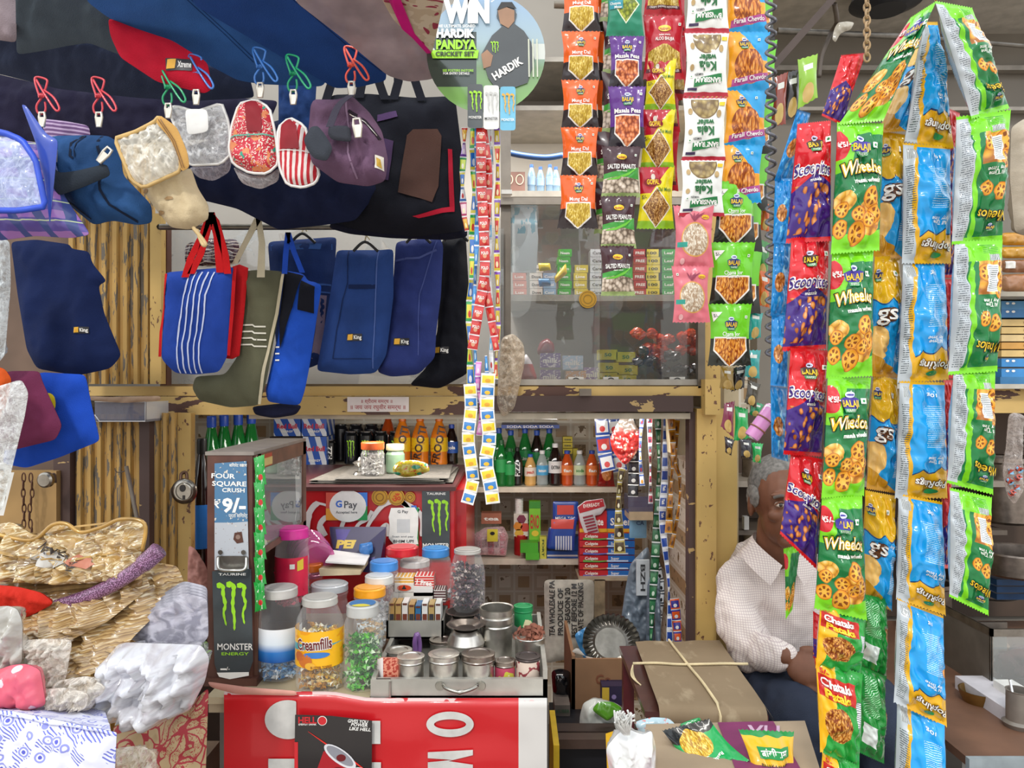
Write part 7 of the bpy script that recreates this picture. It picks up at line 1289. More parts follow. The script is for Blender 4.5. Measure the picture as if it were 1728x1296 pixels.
mb = MB(); tube(mb, spline([P(a, b, 1.5) for a, b in ((-30, 894), (50, 912), (88, 886), (112, 884), (136, 898), (170, 890), (205, 876), (244, 884), (240, 930))]), .004, GLD); mb.build('gold_piping', None, 'gold edging wire of the topmost clear bag', 'piping')
for i in range(9):
    y = 945 + i * 6; so('folded_bag', f'gold brown folded bag in the pile, {ORD[i]} down below the newsprint bag', 'bag', [(-30, y + 12), (60, y + 8), (170, y - 4), (242, y - 40 + i * 3), (238, y - 26 + i * 3), (180, y + 10), (70, y + 22), (-30, y + 24)], 1.55 - .008 * i, .012, M(('a07c4c', 'c8a46c', '8a6a40')[i % 3], .35, coat=.5, var=.3, sc_=30), group='folded gold brown bags', wr=.006, ws=.05)
MESHP = mat('meshroll', lambda n: n.mix('5a3450', 'b890b0', ((n.u * 46 + n.v * 3) % 1.0) < .4), .4, 0, .4)
mb = MB(); tube(mb, spline([P(a, b, 1.46) for a, b in ((40, 1052), (80, 1030), (150, 1006), (210, 975), (250, 945), (268, 928))], 8), [.014] * 30 + [.017] * 11, mat('meshroll2', lambda n: n.mix('5a3450', 'a87ca0', n.voro(420)[0] < .42), .4, 0, .4), 14); mb.build('mesh_roll', None, 'long rolled purple mesh bag lying across the brown packets', 'roll')
so('red_cloth', 'red cloth between the gold bags and the purple roll', 'cloth', [(-30, 985), (30, 990), (70, 1000), (92, 1018), (60, 1035), (38, 1045), (-30, 1030)], 1.42, .02, fabric('c02a1c'), wr=.01)
so('film_bag', 'grey film covered garment with rolled edge at the left side', 'bag', [(-30, 1026), (14, 1022), (30, 1028), (38, 1050), (37, 1120), (-5, 1148), (-30, 1150)], 1.32, .03, mat('greyfilm', lambda n: n.mix('9a9488', 'c8c4bc', n.noise(5, 4, 'UV')), .2, 0, 1), wr=.015, ridge=1)
so('pink_cloth', 'pink cloth with white flowers under clear film', 'cloth', [(-30, 1140), (20, 1122), (45, 1120), (68, 1130), (78, 1190), (50, 1200), (-30, 1190)], 1.28, .03, mat('pinkfl', lambda n: n.mix('d85a6c', 'f0c8cc', n.voro(30)[0] < .3), .4, 0, .5), wr=.01)
for i, (q, Y) in enumerate((([(38, 1080), (80, 1078), (122, 1080), (110, 1150), (90, 1168), (70, 1160), (42, 1110)], 1.34), ([(90, 1150), (150, 1140), (180, 1160), (150, 1200), (90, 1200)], 1.33), ([(60, 1165), (110, 1160), (150, 1170), (145, 1198), (80, 1195)], 1.3))): so('film_wrapper', ['crumpled clear film flap in the middle of the pile', 'crumpled clear film behind the white bundle', 'gold flecked crumpled film above the blue flowered cloth'][i], 'wrapper', q, Y, .02, film('f4ece0', .7, 35), wr=.015, ws=.06, ridge=1.4)
for i in range(6):
    so('newspaper_bag', f'grey paper in clear sleeve, {ORD[i]} of the slanted stack beside the rack', 'paper', [(218 + i * 1.5, 1040 + i * 7), (262, 1010 + i * 4), (310, 980 + i * 5), (350, 990 + i * 5), (352, 1060 + i * 4), (330, 1084 + i * 3), (270, 1076 + i * 4), (212 + i * 2, 1060 + i * 5)], 1.52 - .010 * i + .05 * (i == 0) * 0, .006, mat('sleeve', lambda n: n.mix('7f7d88', 'b4b1bb', n.sm(n.noise(5, 5, 'UV', dist=1), .42, .62)), .22, 0, 1), group='grey papers in sleeves', wr=.004, ws=.04) if i < 5 else None
WB = mat('whitebundle', lambda n: n.mix('d4d4d8', 'b4aeb4', n.sm(n.noise(5, 5, 'UV', (1, 1.5, 1), dist=1.5), .45, .7)), .22, 0, 1)
so('cloth_bundle', 'white cloth bundle wrapped in clear film beside the rack', 'bundle', [(190, 1092), (210, 1084), (340, 1088), (354, 1110), (346, 1150), (320, 1200), (260, 1222), (200, 1220), (165, 1205), (142, 1190), (160, 1150), (180, 1120)], 1.42, .09, WB, wr=.035, ws=.022, ridge=1.4)
PAI = mat('paisley_red', lambda n: n.mix(n.mix('b39a74', 'a03038', (n.voro(17, warp=.6, feature='DISTANCE_TO_EDGE')[0] < .07)), 'a03038', (n.voro(60, warp=.5)[0] < .36) & (n.noise(5, 2) > .5)), .7)
so('printed_fabric', 'beige fabric with red paisley print under the white bundle', 'fabric', [(190, 1225), (260, 1222), (330, 1180), (352, 1160), (350, 1220), (346, 1340), (150, 1340), (195, 1260)], 1.5, .05, PAI, wr=.02)
so('clear_bag', 'crumpled clear bag in front of the paisley fabric', 'bag', [(195, 1262), (240, 1258), (262, 1270), (272, 1340), (180, 1340)], 1.3, .02, film('e8e0d0', .6, 30), wr=.015, ws=.05, ridge=1)
def bluefl(n):
    x, y, z = n.xyz(); d, c = n.voro(38, st=(1, 1, 1), warp=.0, rnd=.8); c0 = n.mix('dfe0f0', '8f94d8', (d < .30) & (d > .20)); c0 = n.mix(c0, '5a5fc0', d < .12)
    lf = (((x + z) * 170 % 1.0) < .42) & (n.noise(30, 2) > .53); return n.mix(c0, '6d74c8', lf & (d > .34))
BFL = mat('blueflower', bluefl, .6, spec=.3)
r = thing('cloth_stack', 'box shaped stack of white cloth with blue flower print, nearest left corner', 'cloth', P(90, 1340, 1.15))
so('front', None, None, [(-60, 1195), (20, 1200), (110, 1218), (197, 1236), (192, 1340), (-60, 1340)], 1.12, .02, BFL, parent=r, wr=.006, rnd=4)
mb = MB(); N = 12; vs = []
for j in range(N + 1):
    for i in range(N + 1): u, v = i / N, j / N; x = -60 + 257 * u; y = (1195 + 40 * u ** 1.4) * v + (1180 + 20 * u) * (1 - v); q = P(x - 20 * (1 - v), y, 1.12 * v + 1.36 * (1 - v)); q.z += .006 * noise.noise(Vector((i * .5, j * .5, 1))); q.y -= .012 * v; vs.append(q)
mb.add(vs, quadfaces(N, N), BFL); mb.build('top', r)
# padlocks, chains, rod, box on the lintel
ST2 = steel('a8a298', .25)
r = thing('padlock', 'large round steel disc padlock on the yellow post', 'padlock', P(311, 848, 2.18)); c = P(311, 829, 2.18); s = 2.18 / F
part('body', r, lambda mb: (lathe(mb, pl([(0, 8), (14, 8), (18, 6), (21, 3), (22, 0), (20, -3)], s), c, ST2, 36, Matrix.Rotation(pi / 2, 4, 'X')), annulus(mb, flat(c.y - 8 * s - .0003), 311, 829, 15, 15, 1.5, steel('6a665e'), .0008), patch(mb, flat(c.y - 8 * s - .0006), oval(308, 824, 5, 6), M('2a2420'), .001), patch(mb, flat(c.y - 8 * s - .0006), [(308, 836), (312, 836), (312, 843), (308, 843)], M('2a2420'), .001)))
part('shackle', r, lambda mb: tube(mb, spline([P(305, 812, 2.18), P(306, 800, 2.19), P(314, 798, 2.2), P(316, 812, 2.19)]), .005, M('5a4030', .5, .5)))
r = thing('padlock', 'small steel padlock on the brown chain at left', 'padlock', P(78, 822, 2.02)); c = P(77, 810, 2.02); part('body', r, lambda mb: lathe(mb, pl([(0, 6), (10, 6), (13, 3), (13.5, -4)], 2.02 / F), c, ST2, 28, Matrix.Rotation(pi / 2, 4, 'X'))); part('shackle', r, lambda mb: tube(mb, spline([P(84, 804, 2.04), P(92, 800, 2.05), P(94, 815, 2.05)]), .003, M('4a3428', .5)))
for k, x in enumerate((40, 52)):
    mb = MB()
    for i in range(8):
        cy_ = 806 + i * 13; cx = x + (3 if k else -1) * math.sin(i) * .8; pts = [P(cx + (3.2 if i % 2 == 0 else 1) * math.cos(t), cy_ + 8 * math.sin(t), 2.04 + (.001 if i % 2 == 0 else .006) * math.cos(t)) for t in np.linspace(0, 2 * pi, 12, endpoint=False)]; tube(mb, pts, .0018, M('5a3a2a', .6, .4), 5, True)
    mb.build('chain', None, ['rusty chain, left one of two under the blue bag', 'rusty chain, right one of two under the blue bag'][k], 'chain', 'rusty chains')
mb = MB(); tube(mb, [P(213, 787, 1.98), P(233, 882, 1.95)], .0055, M('b8b4ac', .3, .6)); tube(mb, spline([P(213, 793, 1.98), P(205, 797, 1.98), P(196, 796, 1.98), P(194, 790, 1.98)]), .0012, M('4a4038', .5)); mb.build('metal_rod', None, 'thin silver rod leaning before the shutter', 'rod')
r = thing('acrylic_box', 'clear acrylic box on the ledge at the left end of the lintel', 'box', P(200, 712, 2.12)); part('tray', r, lambda mb: (bx(mb, 160, 678, 246, 711, 2.12, .004, clearp('a8a8b8', .3)), bx(mb, 160, 708, 246, 712, 2.12, .14, clearp('c8c8d0', .4)), bx(mb, 243, 678, 246, 712, 2.12, .14, clearp('e8e8e8', .5)))); part('frame', r, lambda mb: tube(mb, [P(160, 678, 2.118), P(245, 678, 2.118), P(245, 711, 2.118), P(168, 711, 2.118), P(160, 700, 2.118)], .0018, M('d8d8d8', .2), 6))
so('paper_sheet', 'flat stained paper on top of the acrylic box', 'paper', [(150, 668), (180, 670), (270, 668), (272, 676), (210, 680), (152, 676)], 2.1, .004, M('a88a70', .7), wr=.004)
so('pink_cloth', 'pinkish brown cloth wad beside the padlock post', 'cloth', [(318, 920), (330, 926), (350, 960), (352, 1010), (330, 1000), (316, 985)], 2.0, .02, M('9a6a60', .7), wr=.01, ws=.08)
mb = MB(); bx(mb, 0, 660, 20, 810, 2.0, .02, M('c8c4c0', .5)) if 0 else hexa(mb, [P(16, 797, 1.9), P(24, 797, 1.9), P(6, 870, 1.9), P(-4, 870, 1.9)] + [P(16, 797, 1.92), P(24, 797, 1.92), P(6, 870, 1.92), P(-4, 870, 1.92)], M('d8d6d0', .5)); mb.build('white_strip', None, 'slanted white strip at the far left under the blue bag', 'strip')
# ================================================================ table with tied mat and front boxes
r = thing('side_table', 'small brown table carrying the tied canvas mat', 'table', P(1170, 1300, 2.0)); TB = M('4c2a22', .4, var=.2, sc_=12, coat=.3)
part('table_top', r, lambda mb: hexa(mb, [P(1088, 1200, 1.72), P(1285, 1214, 1.72), P(1285, 1222, 1.72), P(1088, 1210, 1.72), P(1045, 1090, 2.2), P(1215, 1088, 2.2), P(1215, 1096, 2.2), P(1045, 1100, 2.2)], TB), bevel=.002)
for x, Y in ((1094, 1.76), (1275, 1.78), (1052, 2.16), (1195, 2.16)): part('leg', r, lambda mb: (lambda a: box(mb, (a.x, Y, 0), (a.x + .03, Y + .03, .735), M('5a2024', .4)))(P(x, 1200, Y)))
part('drawer_front', r, lambda mb: hexa(mb, [P(1098, 1208, 1.725), P(1110, 1209, 1.725), P(1110, 1225, 1.725), P(1098, 1224, 1.725)] + [P(1098, 1208, 1.75), P(1110, 1209, 1.75), P(1110, 1225, 1.75), P(1098, 1224, 1.75)], TB))
# folded mat: built in the table's plane
CAN = mat('canvas', lambda n: n.mix(n.mix('75634c', '8a785f', n.noise(9, 5)), 'a39378', n.sm(n.noise(26, 6, st=(1, .4, 1)), .58, .8)), .75, spec=.3)
mt0 = [(1110, 1196, 1.70), (1290, 1200, 1.69), (1214, 1087, 2.2), (1072, 1090, 2.2)]
def matq(u, v, o=0):
    a, b, d, c = [P(*q) for q in (mt0[3], mt0[2], mt0[1], mt0[0])]  # a back-left b back-right d front-right c front-left
    q = (a * (1 - u) + b * u) * (1 - v) + (c * (1 - u) + d * u) * v; q.z += .012 + o + .004 * noise.noise(Vector((u * 3, v * 3, 0))); return q
r = thing('canvas_mat', 'folded brown canvas mat tied crosswise with cream cord', 'mat', P(1180, 1210, 1.9))
def mm(mb):
    N = 18; vs = [matq(i / N, j / N) for j in range(N + 1) for i in range(N + 1)]
    for k in range(1, 7):
        t = k / 6 * pi * .75
        for i in range(N + 1): q = matq(i / N, 1); q.y -= .022 * math.sin(t); q.z -= .022 * (1 - math.cos(t)) + (.012 if k > 4 else 0) * i / N; vs.append(q)
    mb.add(vs, quadfaces(N, N + 6), CAN)
part('canvas', r, mm)
def mside(mb):
    for k in range(3):
        vs = []
        for j in range(13): v = j / 12; q = matq(1, v, -.004 * k); vs += [q, q + Vector((.012 + .006 * k + .01 * v, 0, -.02 - .010 * k - .012 * v))]
        mb.add(vs, [(2 * i, 2 * i + 1, 2 * i + 3, 2 * i + 2) for i in range(12)], CAN)
part('folded_edge', r, mside)
CRD = M('cdbb93', .8, bump=.4, bs=300); cd_ = part('cord', r, lambda mb: (tube(mb, [matq(-.12 + 1.24 * i / 20, .45, .004) for i in range(21)], .0035, CRD, 8), tube(mb, [matq(.40 + .16 * i / 20, i / 20, .0045) for i in range(21)] + [matq(.56, 1, 0) + Vector((0, -.024, -.015)), matq(.56, 1, 0) + Vector((0, -.02, -.04))], .0035, CRD, 8)), 'cream cord')
part('cord_knot', cd_, lambda mb: [tube(mb, spline([matq(-.12, .45), matq(-.13 - .01 * k, .5 + .02 * k, -.01), matq(-.12 + .015 * k, .58 + .02 * k, -.02)]), .0018, CRD, 5) for k in range(4)])
# front carton with snack packets and tied white bag
zt = .655; r = thing('cardboard_box', 'open brown and purple carton under the snack packets', 'box', P(1200, 1340, 1.4))
CB2 = M('a18d74', .75, var=.1, sc_=7)
part('lid', r, lambda mb: hexa(mb, [P(1078, 1350, 1.15), P(1400, 1350, 1.15), P(1400, 1362, 1.15), P(1078, 1362, 1.15), P(1090, 1222, 1.47), P(1358, 1216, 1.47), P(1358, 1222, 1.47), P(1090, 1230, 1.47)], CB2), bevel=.002); part('body', r, lambda mb: box(mb, (.19, 1.2, .2), (.52, 1.5, .63), M('6d2a5a', .6)))
def pu(mb):
    fr = lambda x, y, o=0: P(1078 + (x) * 322, 0, 1) ; 
    def f2(u, v, o=0):
        a, b, d, c = P(1090, 1221, 1.47), P(1358, 1215, 1.47), P(1400, 1349, 1.15), P(1078, 1349, 1.15); q = (a * (1 - u) + b * u) * (1 - v) + (c * (1 - u) + d * u) * v; q.z += .0012 + o; return q
    f2.ar = 1; patch(mb, f2, [(.45, .02), (.80, .02), (.92, .9), (.55, .9)], M('7a2a5c', .55), .0005); text(mb, f2, 'YU', .72, .22, .28, ink('c8a8c0'), .1, off=.001, width=.2); patch(mb, f2, [(.02, .75), (.3, .7), (.3, .95), (.04, .95)], M('7a2a5c', .55), .0005)
part('print', r, pu, 'purple printed area')
DM['sev'] = PM('sev', lambda n: n.mix(n.mix('16a050', '1a1c1c', n.v < .24 - n.u * .1), food(n, 'sticks', 'a8781c', 'e0b838', 'f4e090', 9), ((n.u - .45) * (n.u - .45) * 1.1 + (n.v - .28) * (n.v - .28) * 2.6) < .11)); DM['sevy'] = PM('sevy', lambda n: n.mix(n.mix('e8b41c', '1f8a40', n.v < .08), food(n, 'balls', 'b8842c', 'e0c080', 'f0e0b8', 12), (n.v > .52) & (n.v < .92)))
PR['sev'] = lambda mb, fr: (logo(mb, fr, .55, .72, .15), text(mb, fr, 'Ratlami Sev', .55, .56, .06, W_, pi, bold=.03, width=.5)); PR['sevy'] = lambda mb, fr: (patch(mb, fr, rct(.2, .2, .85, .36), Gn), text(mb, fr, 'बांसीराम', .52, .28, .09, W_, off=.001, bold=.03, width=.55), text(mb, fr, 'BHAKARI SEV', .5, .46, .05, K_, width=.6))
packet('sev', [(1117, 1232), (1196, 1212), (1266, 1284), (1178, 1336)], 1.33, .03, 'green and black packet of yellow sev lying on the carton', gy=-.1, nx=26, ny=30); packet('sevy', [(1246, 1230), (1340, 1234), (1350, 1340), (1276, 1340)], 1.28, .025, 'yellow packet with green Devanagari banner on the carton', gy=-.06, nx=26, ny=30)
so('flat_packet', 'pale blue and red film packet between the white bag and carton', 'packet', [(1070, 1218), (1100, 1210), (1130, 1212), (1148, 1232), (1100, 1244), (1080, 1240)], 1.5, .012, mat('pbp', lambda n: n.mix('a8c0c8', 'c87068', n.noise(5, 3, 'UV') > .58), .25, 0, .7), wr=.006)
so('green_packet', 'narrow green packet edge behind the green sev packet', 'packet', [(1146, 1222), (1180, 1210), (1184, 1216), (1154, 1230)], 1.42, .006, M('1f9a50', .3, coat=.6))
r = thing('tied_bag', 'bright white plastic bag with frayed tied neck', 'bag', P(1062, 1330, 1.25))
so('body', None, None, [(1022, 1262), (1044, 1236), (1060, 1230), (1085, 1240), (1100, 1232), (1107, 1260), (1106, 1345), (1036, 1345), (1028, 1300)], 1.25, .05, M('e4e4e2', .3, coat=.5, var=.03), parent=r, wr=.02, ws=.04)
part('frayed_neck', r, lambda mb: [tube(mb, spline([P(1058 + R.uniform(-5, 5), 1240, 1.21), P(1052 + R.uniform(-14, 14), 1222, 1.2 + R.uniform(-.01, .01)), P(1054 + R.uniform(-18, 18), 1202 + R.uniform(-4, 18), 1.2 + R.uniform(-.02, .02))], 4), .0016, M('d8d8d4', .5), 4) for _ in range(40)])
mb = MB(); hexa(mb, [P(1022, 1238, 1.38), P(1040, 1232, 1.38), P(1044, 1340, 1.38), P(1026, 1340, 1.38), P(1022, 1238, 1.4), P(1040, 1232, 1.4), P(1044, 1340, 1.4), P(1026, 1340, 1.4)], M('d8a818', .4)); mb.build('yellow_crate', None, 'yellow plastic crate corner behind the tied white bag', 'crate', bevel=.003)
mb = MB(); box(mb, (.10, 1.2, 0), (.6, 1.55, .2), M('5a4a40', .7)); mb.build('low_bench', None, 'low bench below the carton and white bag', 'bench')
# ================================================================ right hand neighbour stall
WOODC = M('6b4c3a', .55, var=.25, sc_=6)
r = thing('stall_counter', 'brown topped counter of the neighbouring stall', 'counter', (1.4, 2.2, 0)); zc = .655
part('counter_top', r, lambda mb: box(mb, (1.03, 1.75, zc - .02), (2.6, 2.75, zc), WOODC)); part('counter_edge', r, lambda mb: box(mb, (1.03, 1.735, zc - .09), (2.6, 1.75, zc), M('9aa4a8', .4, .3)), 'grey metal edge'); part('front_panel', r, lambda mb: box(mb, (1.04, 1.76, 0), (2.6, 1.78, zc - .02), M('c9c5ba', .5)))
def rz(y, Y): return P(0, y, Y).z
st('trim_8', (lambda m: bx(m, 1500, 655, 2000, 697, 2.85, .06, PYH))(MB())); st('trim_9', (lambda m: bx(m, 1500, 648, 2000, 656, 2.8, .4, M('b8b2a4', .5)))(MB()))
st('wall_stall', (lambda m: bx(m, 1200, 697, 2000, 1040, 3.28, .02, M('4d3c30', .7, var=.3, sc_=3)))(MB())); 
for i, (y0, y1) in enumerate(((-20, 26), (110, 118), (180, 186))): st('trim_%d' % (10 + i), (lambda m: bx(m, 1216, y0, 2000, y1, 3.25, .04, M(('7d766e', '8d867d', '9a938a')[i], .5, .2)))(MB()))
mb = MB(); tube(mb, [P(1312, 52, 2.9), P(1560, 64, 2.9)], .012, steel('8a847c', .4)); tube(mb, [P(1560, 64, 2.9), P(1728, 78, 2.9)], .008, steel('8a847c', .4)); mb.build('pipe', None, 'grey metal pipe running under the neighbouring roof', 'pipe')
mb = MB(); hexa(mb, [P(1405, -10, 2.6), P(1420, -10, 2.6), P(1310, 115, 2.6), P(1300, 108, 2.6)] + [P(1405, -10, 2.62), P(1420, -10, 2.62), P(1310, 115, 2.62), P(1300, 108, 2.62)], M('4a3c36', .6)); mb.build('roof_strut', None, 'dark slanted strut below the neighbouring roof', 'strut')
mb = MB(); tube(mb, spline([P(1408, 6, 2.612), P(1412, 36, 2.66), P(1404, 52, 2.7), P(1396, 70, 2.7), P(1386, 96, 2.7), P(1382, 130, 2.7)]), .008, M('5a5048', .6)); mb.build('bent_cable', None, 'bent grey cable hanging below the slanted strut', 'cable')
so('plastic_knot', 'tied white plastic scrap beside the slanted strut', 'scrap', [(1408, 48), (1414, 38), (1430, 36), (1442, 38), (1436, 50), (1418, 56), (1410, 72), (1404, 66)], 2.655, .012, M('a8a090', .4, coat=.4), wr=.008, ws=.1)
mb = MB(); lathe(mb, [(0, .0), (.07, .0), (.13, .03), (.12, .05), (0, .05)], P(1495, 18, 2.9), M('1d1f26', .3), 28); mb.build('ceiling_dome', None, 'dark dome shape under the neighbouring roof', 'dome') if 1 else 0
mb = MB()
for i in range(11):
    cy_ = -8 + i * 10.5; pts = [P(1463 + (5 if i % 2 == 0 else 2) * math.cos(t), cy_ + 7.5 * math.sin(t), 1.14 + (.001 if i % 2 == 0 else .006) * math.cos(t)) for t in np.linspace(0, 2 * pi, 12, endpoint=False)]; tube(mb, pts, .0018, M('a88c68', .7), 6, True)
mb.build('chain', None, 'tan link chain from which the big snack strings hang', 'chain')
mb = MB(); tube(mb, [P(1578, -40, 1.15), P(1579, 6, 1.15)], .0015, M('c83a50'), 5); mb.build('hanging_string', None, 'red cord holding the top green bag', 'string')
mb = MB()
for x0, x1 in ((930, 1310),): tube(mb, [P(x0, -48, 1.6), P(x1, -52, 1.6)], .006, steel('8a847c', .4))
tube(mb, [P(1300, -60, 1.16), P(1720, -60, 1.16)], .006, steel('8a847c', .4)); mb.build('hanging_rail', None, 'metal rail above the frame carrying the snack strings', 'rail')
mb = MB(); tube(mb, [P(935, 8, 1.72), P(962, 9, 1.72)], .008, M('a09888', .4, .4)); mb.build('rod_end', None, 'short grey rod end beside the orange string', 'rod')
# coiled grey strip
mb = MB(); pts = [P(1301 + 8 * math.cos(i * .6), -10 + i * 2.1, 1.5 + .010 * math.sin(i * .6)) for i in range(295)]; tube(mb, pts, .0034, M('6a6a72', .35, .3), 5); mb.build('coiled_cable', None, 'long coiled grey cable hanging right of the green packets', 'cable')
# small packets dangling under and beside the green string
DD = [((1262, 520), (1288, 528), (1284, 570), (1262, 575), 'teal', '1f9a90'), ((1258, 590), (1284, 590), (1282, 640), (1256, 636), 'teal', '2a9a98'), ((1216, 618), (1238, 620), (1240, 660), (1214, 655), 'gold brown', '9a7a2c'), ((1236, 620), (1262, 616), (1256, 655), (1234, 662), 'black', '1c1c22'), ((1262, 640), (1284, 648), (1276, 690), (1256, 680), 'black and gold', '3a3220'), ((1222, 680), (1240, 676), (1238, 740), (1216, 720), 'maroon', '7a2040'), ((1240, 684), (1262, 690), (1266, 740), (1238, 745), 'green', '1fa050'), ((1268, 676), (1290, 682), (1280, 706), (1264, 700), 'emerald', '20905a'), ((1248, 740), (1268, 742), (1270, 776), (1250, 770), 'black', '20202a'), ((1268, 746), (1288, 748), (1284, 782), (1270, 780), 'bright green', '20b858'), ((1222, 735), (1240, 742), (1234, 770), (1224, 764), 'dark', '2a2026'), ((1276, 400), (1300, 410), (1296, 480), (1276, 470), 'green', '3a8a3c'), ((1280, 455), (1300, 460), (1298, 520), (1278, 515), 'orange', 'd8641c'), ((1284, 340), (1300, 345), (1298, 392), (1282, 388), 'orange', 'c85a18'), ((1306, 130), (1330, 120), (1326, 210), (1300, 215), 'reddish brown', '8a3a2a'), ((1326, 122), (1350, 116), (1350, 195), (1322, 205), 'black', '2a2422'), ((1346, 100), (1380, 90), (1380, 165), (1346, 185), 'lime', '8ab828')]
for i, (a, b, c_, d, cn, h_) in enumerate(DD):
    packet(PM('dd' + h_, lambda n: n.mix(n.mix(h_, 'c8a850', food_m(n)), 'e8e8e0', n.rect(.2, .2, .7, .3)) if 0 else n.mix(n.mix(h_, 'c8a860', n.disc(.5, .78, .3, 1.5)), 'd8d8d0', n.rect(.25, .18, .75, .30)), .25, .8), [a, b, c_, d], 1.66 + .01 * (i % 4), .009, f'small {cn} packet dangling {["beside the lime green packets", "below the lime green packets", "near the coiled cable"][0 if i < 2 else 1 if i < 11 else 2]}, {ORD[i % 14]} of these', 'small dangling packets', prints=False, nx=8, ny=12)
r = thing('pink_bottle', 'tilted pink bottle with brown cord among the dangling packets', 'bottle', P(1292, 715, 1.58)); c = P(1268, 738, 1.58); X = Matrix.Rotation(.62, 4, 'Y'); part('body', r, lambda mb: lathe(mb, pl([(0, 0), (12, 0), (13, 3), (13, 60), (10, 64), (0, 64)], 1.58 / F), c, mat('pinkb', lambda n: n.mix('d890c8', 'f0e0f0', n.noise(30, 2) > .55), .25, 0, .7), 20, X)); part('cord', r, lambda mb: [tube(mb, [c + X @ Vector((13.6 * math.cos(t) * 1.58 / F, 13.6 * math.sin(t) * 1.58 / F, z * 1.58 / F)) for t in np.linspace(0, 2 * pi, 16, endpoint=False)], .0018, M('8a5a40'), 5, True) for z in (18, 38)])
# stock on the neighbour's shelf
for i, (y, h_, t) in enumerate(((539, 'd8b878', 'लक्ष्मी'), (552, 'd8b878', 'लक्ष्मी'), (565, 'dcc08a', 'लक्ष्मी'), (578, 'd09a4c', 'लक्ष्मी'), (591, 'd8b878', 'लक्ष्मी'), (605, '3a88c8', ''), (622, '3a88c8', ''), (508, '4a88b8', ''), (522, '3a78b0', ''))): sbox(1690, y, 1790, y + (11 if i < 5 else 14), 2.9, None, .1, h_, f'{"cream labelled" if i < 5 else "blue"} flat carton on the neighbour shelf, {ORD[i] if i < 5 else ORD[i - 5]} of that colour'.replace('top of', 'first of'), 'carton', 'flat_carton', t or None, '7a3a1c', 'cartons on the neighbour shelf', tw=26, fn=None if i < 5 else (lambda mb, fr: [patch(mb, fr, oval(1700 + k * 10, y + 4, 3, 2), W_, .001) for k in range(2)]))
sbox(1688, 636, 1800, 650, 2.9, None, .1, '3a78a8', 'long blue tray at the bottom of the neighbour shelf', 'tray', 'plastic_tray')
for i, (y0, y1, h_) in enumerate(((390, 414, 'c88c1c'), (414, 436, 'd09820'), (436, 460, '9a6a48'), (460, 492, 'a8744c'))): so('foil_packet', ['mustard yellow packet, topmost at the right edge shelf', 'mustard yellow packet, second at the right edge shelf', 'brown box shaped packet with white label at right edge', 'glossy brown packet stack at right edge'][i], 'packet', [(1688, y0 + 3), (1800, y0), (1800, y1), (1690, y1)], 2.85, .02, M(h_, .3, coat=.7, var=.2), (lambda mb, s: patch(mb, s, rct(1692, 442, 1708, 454), W_, .002)) if i == 2 else None, wr=.008, ws=.06)
st('trim_13', (lambda m: bx(m, 1680, 492, 2000, 500, 2.8, .5, M('b0a898', .5)))(MB())); so('cloth_roll', 'cream cloth bag at the right edge behind the green strings', 'bag', [(1706, 215), (1728, 200), (1800, 190), (1800, 420), (1712, 392), (1704, 300)], 2.4, .06, fabric('b8ac9a'), wr=.02)
so('straw_bag', 'clear bag of small red and blue spools hanging at right', 'bag', [(1702, 700), (1712, 696), (1728, 700), (1726, 760), (1727, 830), (1712, 852), (1700, 838), (1692, 800), (1698, 750)], 2.3, .02, film('d8ccc4', .4, 30), wr=.01, ws=.06)
for i, (x, y) in enumerate(((1706, 796), (1718, 806), (1704, 812), (1716, 822), (1708, 832), (1720, 792))):
    mb = MB(); c = P(x, y, 2.28); lathe(mb, pl([(1.5, -4), (5, -4), (5, -3), (4, -2.4), (4, 2.4), (5, 3), (5, 4), (1.5, 4)], 2.28 / F), c, mat('spool', lambda n: n.mix('a84838', '7ab0d0', n.noise(60, 2) > .5), .4), 14, Matrix.Rotation(i, 4, 'X')); mb.build('thread_spool', None, f'small red and blue spool in the hanging clear bag, {ORD[i]} one', 'spool', 'spools in the clear bag')
for i, (x, b, Y, rr, h_, lb) in enumerate(((1660, 1000, 3.0, 60, 72, 'wide steel pot behind the green bags'), (1718, 968, 2.55, 60, 40, 'shallow steel bowl at the right edge'), (1700, 880, 3.1, 46, 110, 'tall dark steel vessel on the neighbour shelf'), (1562, 1070, 2.6, 40, 90, 'steel drum seen between the blue and green strings'), (1268, 950, 3.15, 14, 60, 'steel jar on the shelf behind the man'), (1268, 820, 3.15, 16, 50, 'dark steel jar on the upper shelf behind the man'))):
    c = P(x, b, Y); mb = MB(); lathe(mb, pl([(0, 0), (rr * .9, 0), (rr * .97, 4), (rr * .97, h_ * .9), (rr * 1.05, h_ * .93), (rr * 1.04, h_), (rr * .94, h_ * .98), (rr * .9, 6), (0, 5)], Y / F), c, steel('8a8078', .3), 32); mb.build('steel_pot', None, lb, 'pot')
st('trim_14', (lambda m: bx(m, 1210, 812, 1700, 822, 3.0, .28, M('8a8074', .4)))(MB())); st('trim_15', (lambda m: bx(m, 1210, 895, 1700, 903, 3.0, .28, M('5d5248', .4)))(MB())); sbox(1256, 872, 1264, 894, 2.98, None, .03, 'a8a4a0', 'small framed picture on the shelf behind the man', 'picture', 'small_picture')
def cz(x, Y, z=None): q = P(x, 0, Y); q.z = zc if z is None else z; return q
c = cz(1654, 2.05); mb = MB(); lathe(mb, pl([(0, 0), (26, 0), (31, 12), (33, 20), (31, 20), (28, 10), (24, 3), (0, 3)], 2.05 / F), c, M('a8864c', .25, .9, var=.2), 32); mb.build('brass_bowl', None, 'shallow brass bowl on the brown neighbour counter', 'bowl')
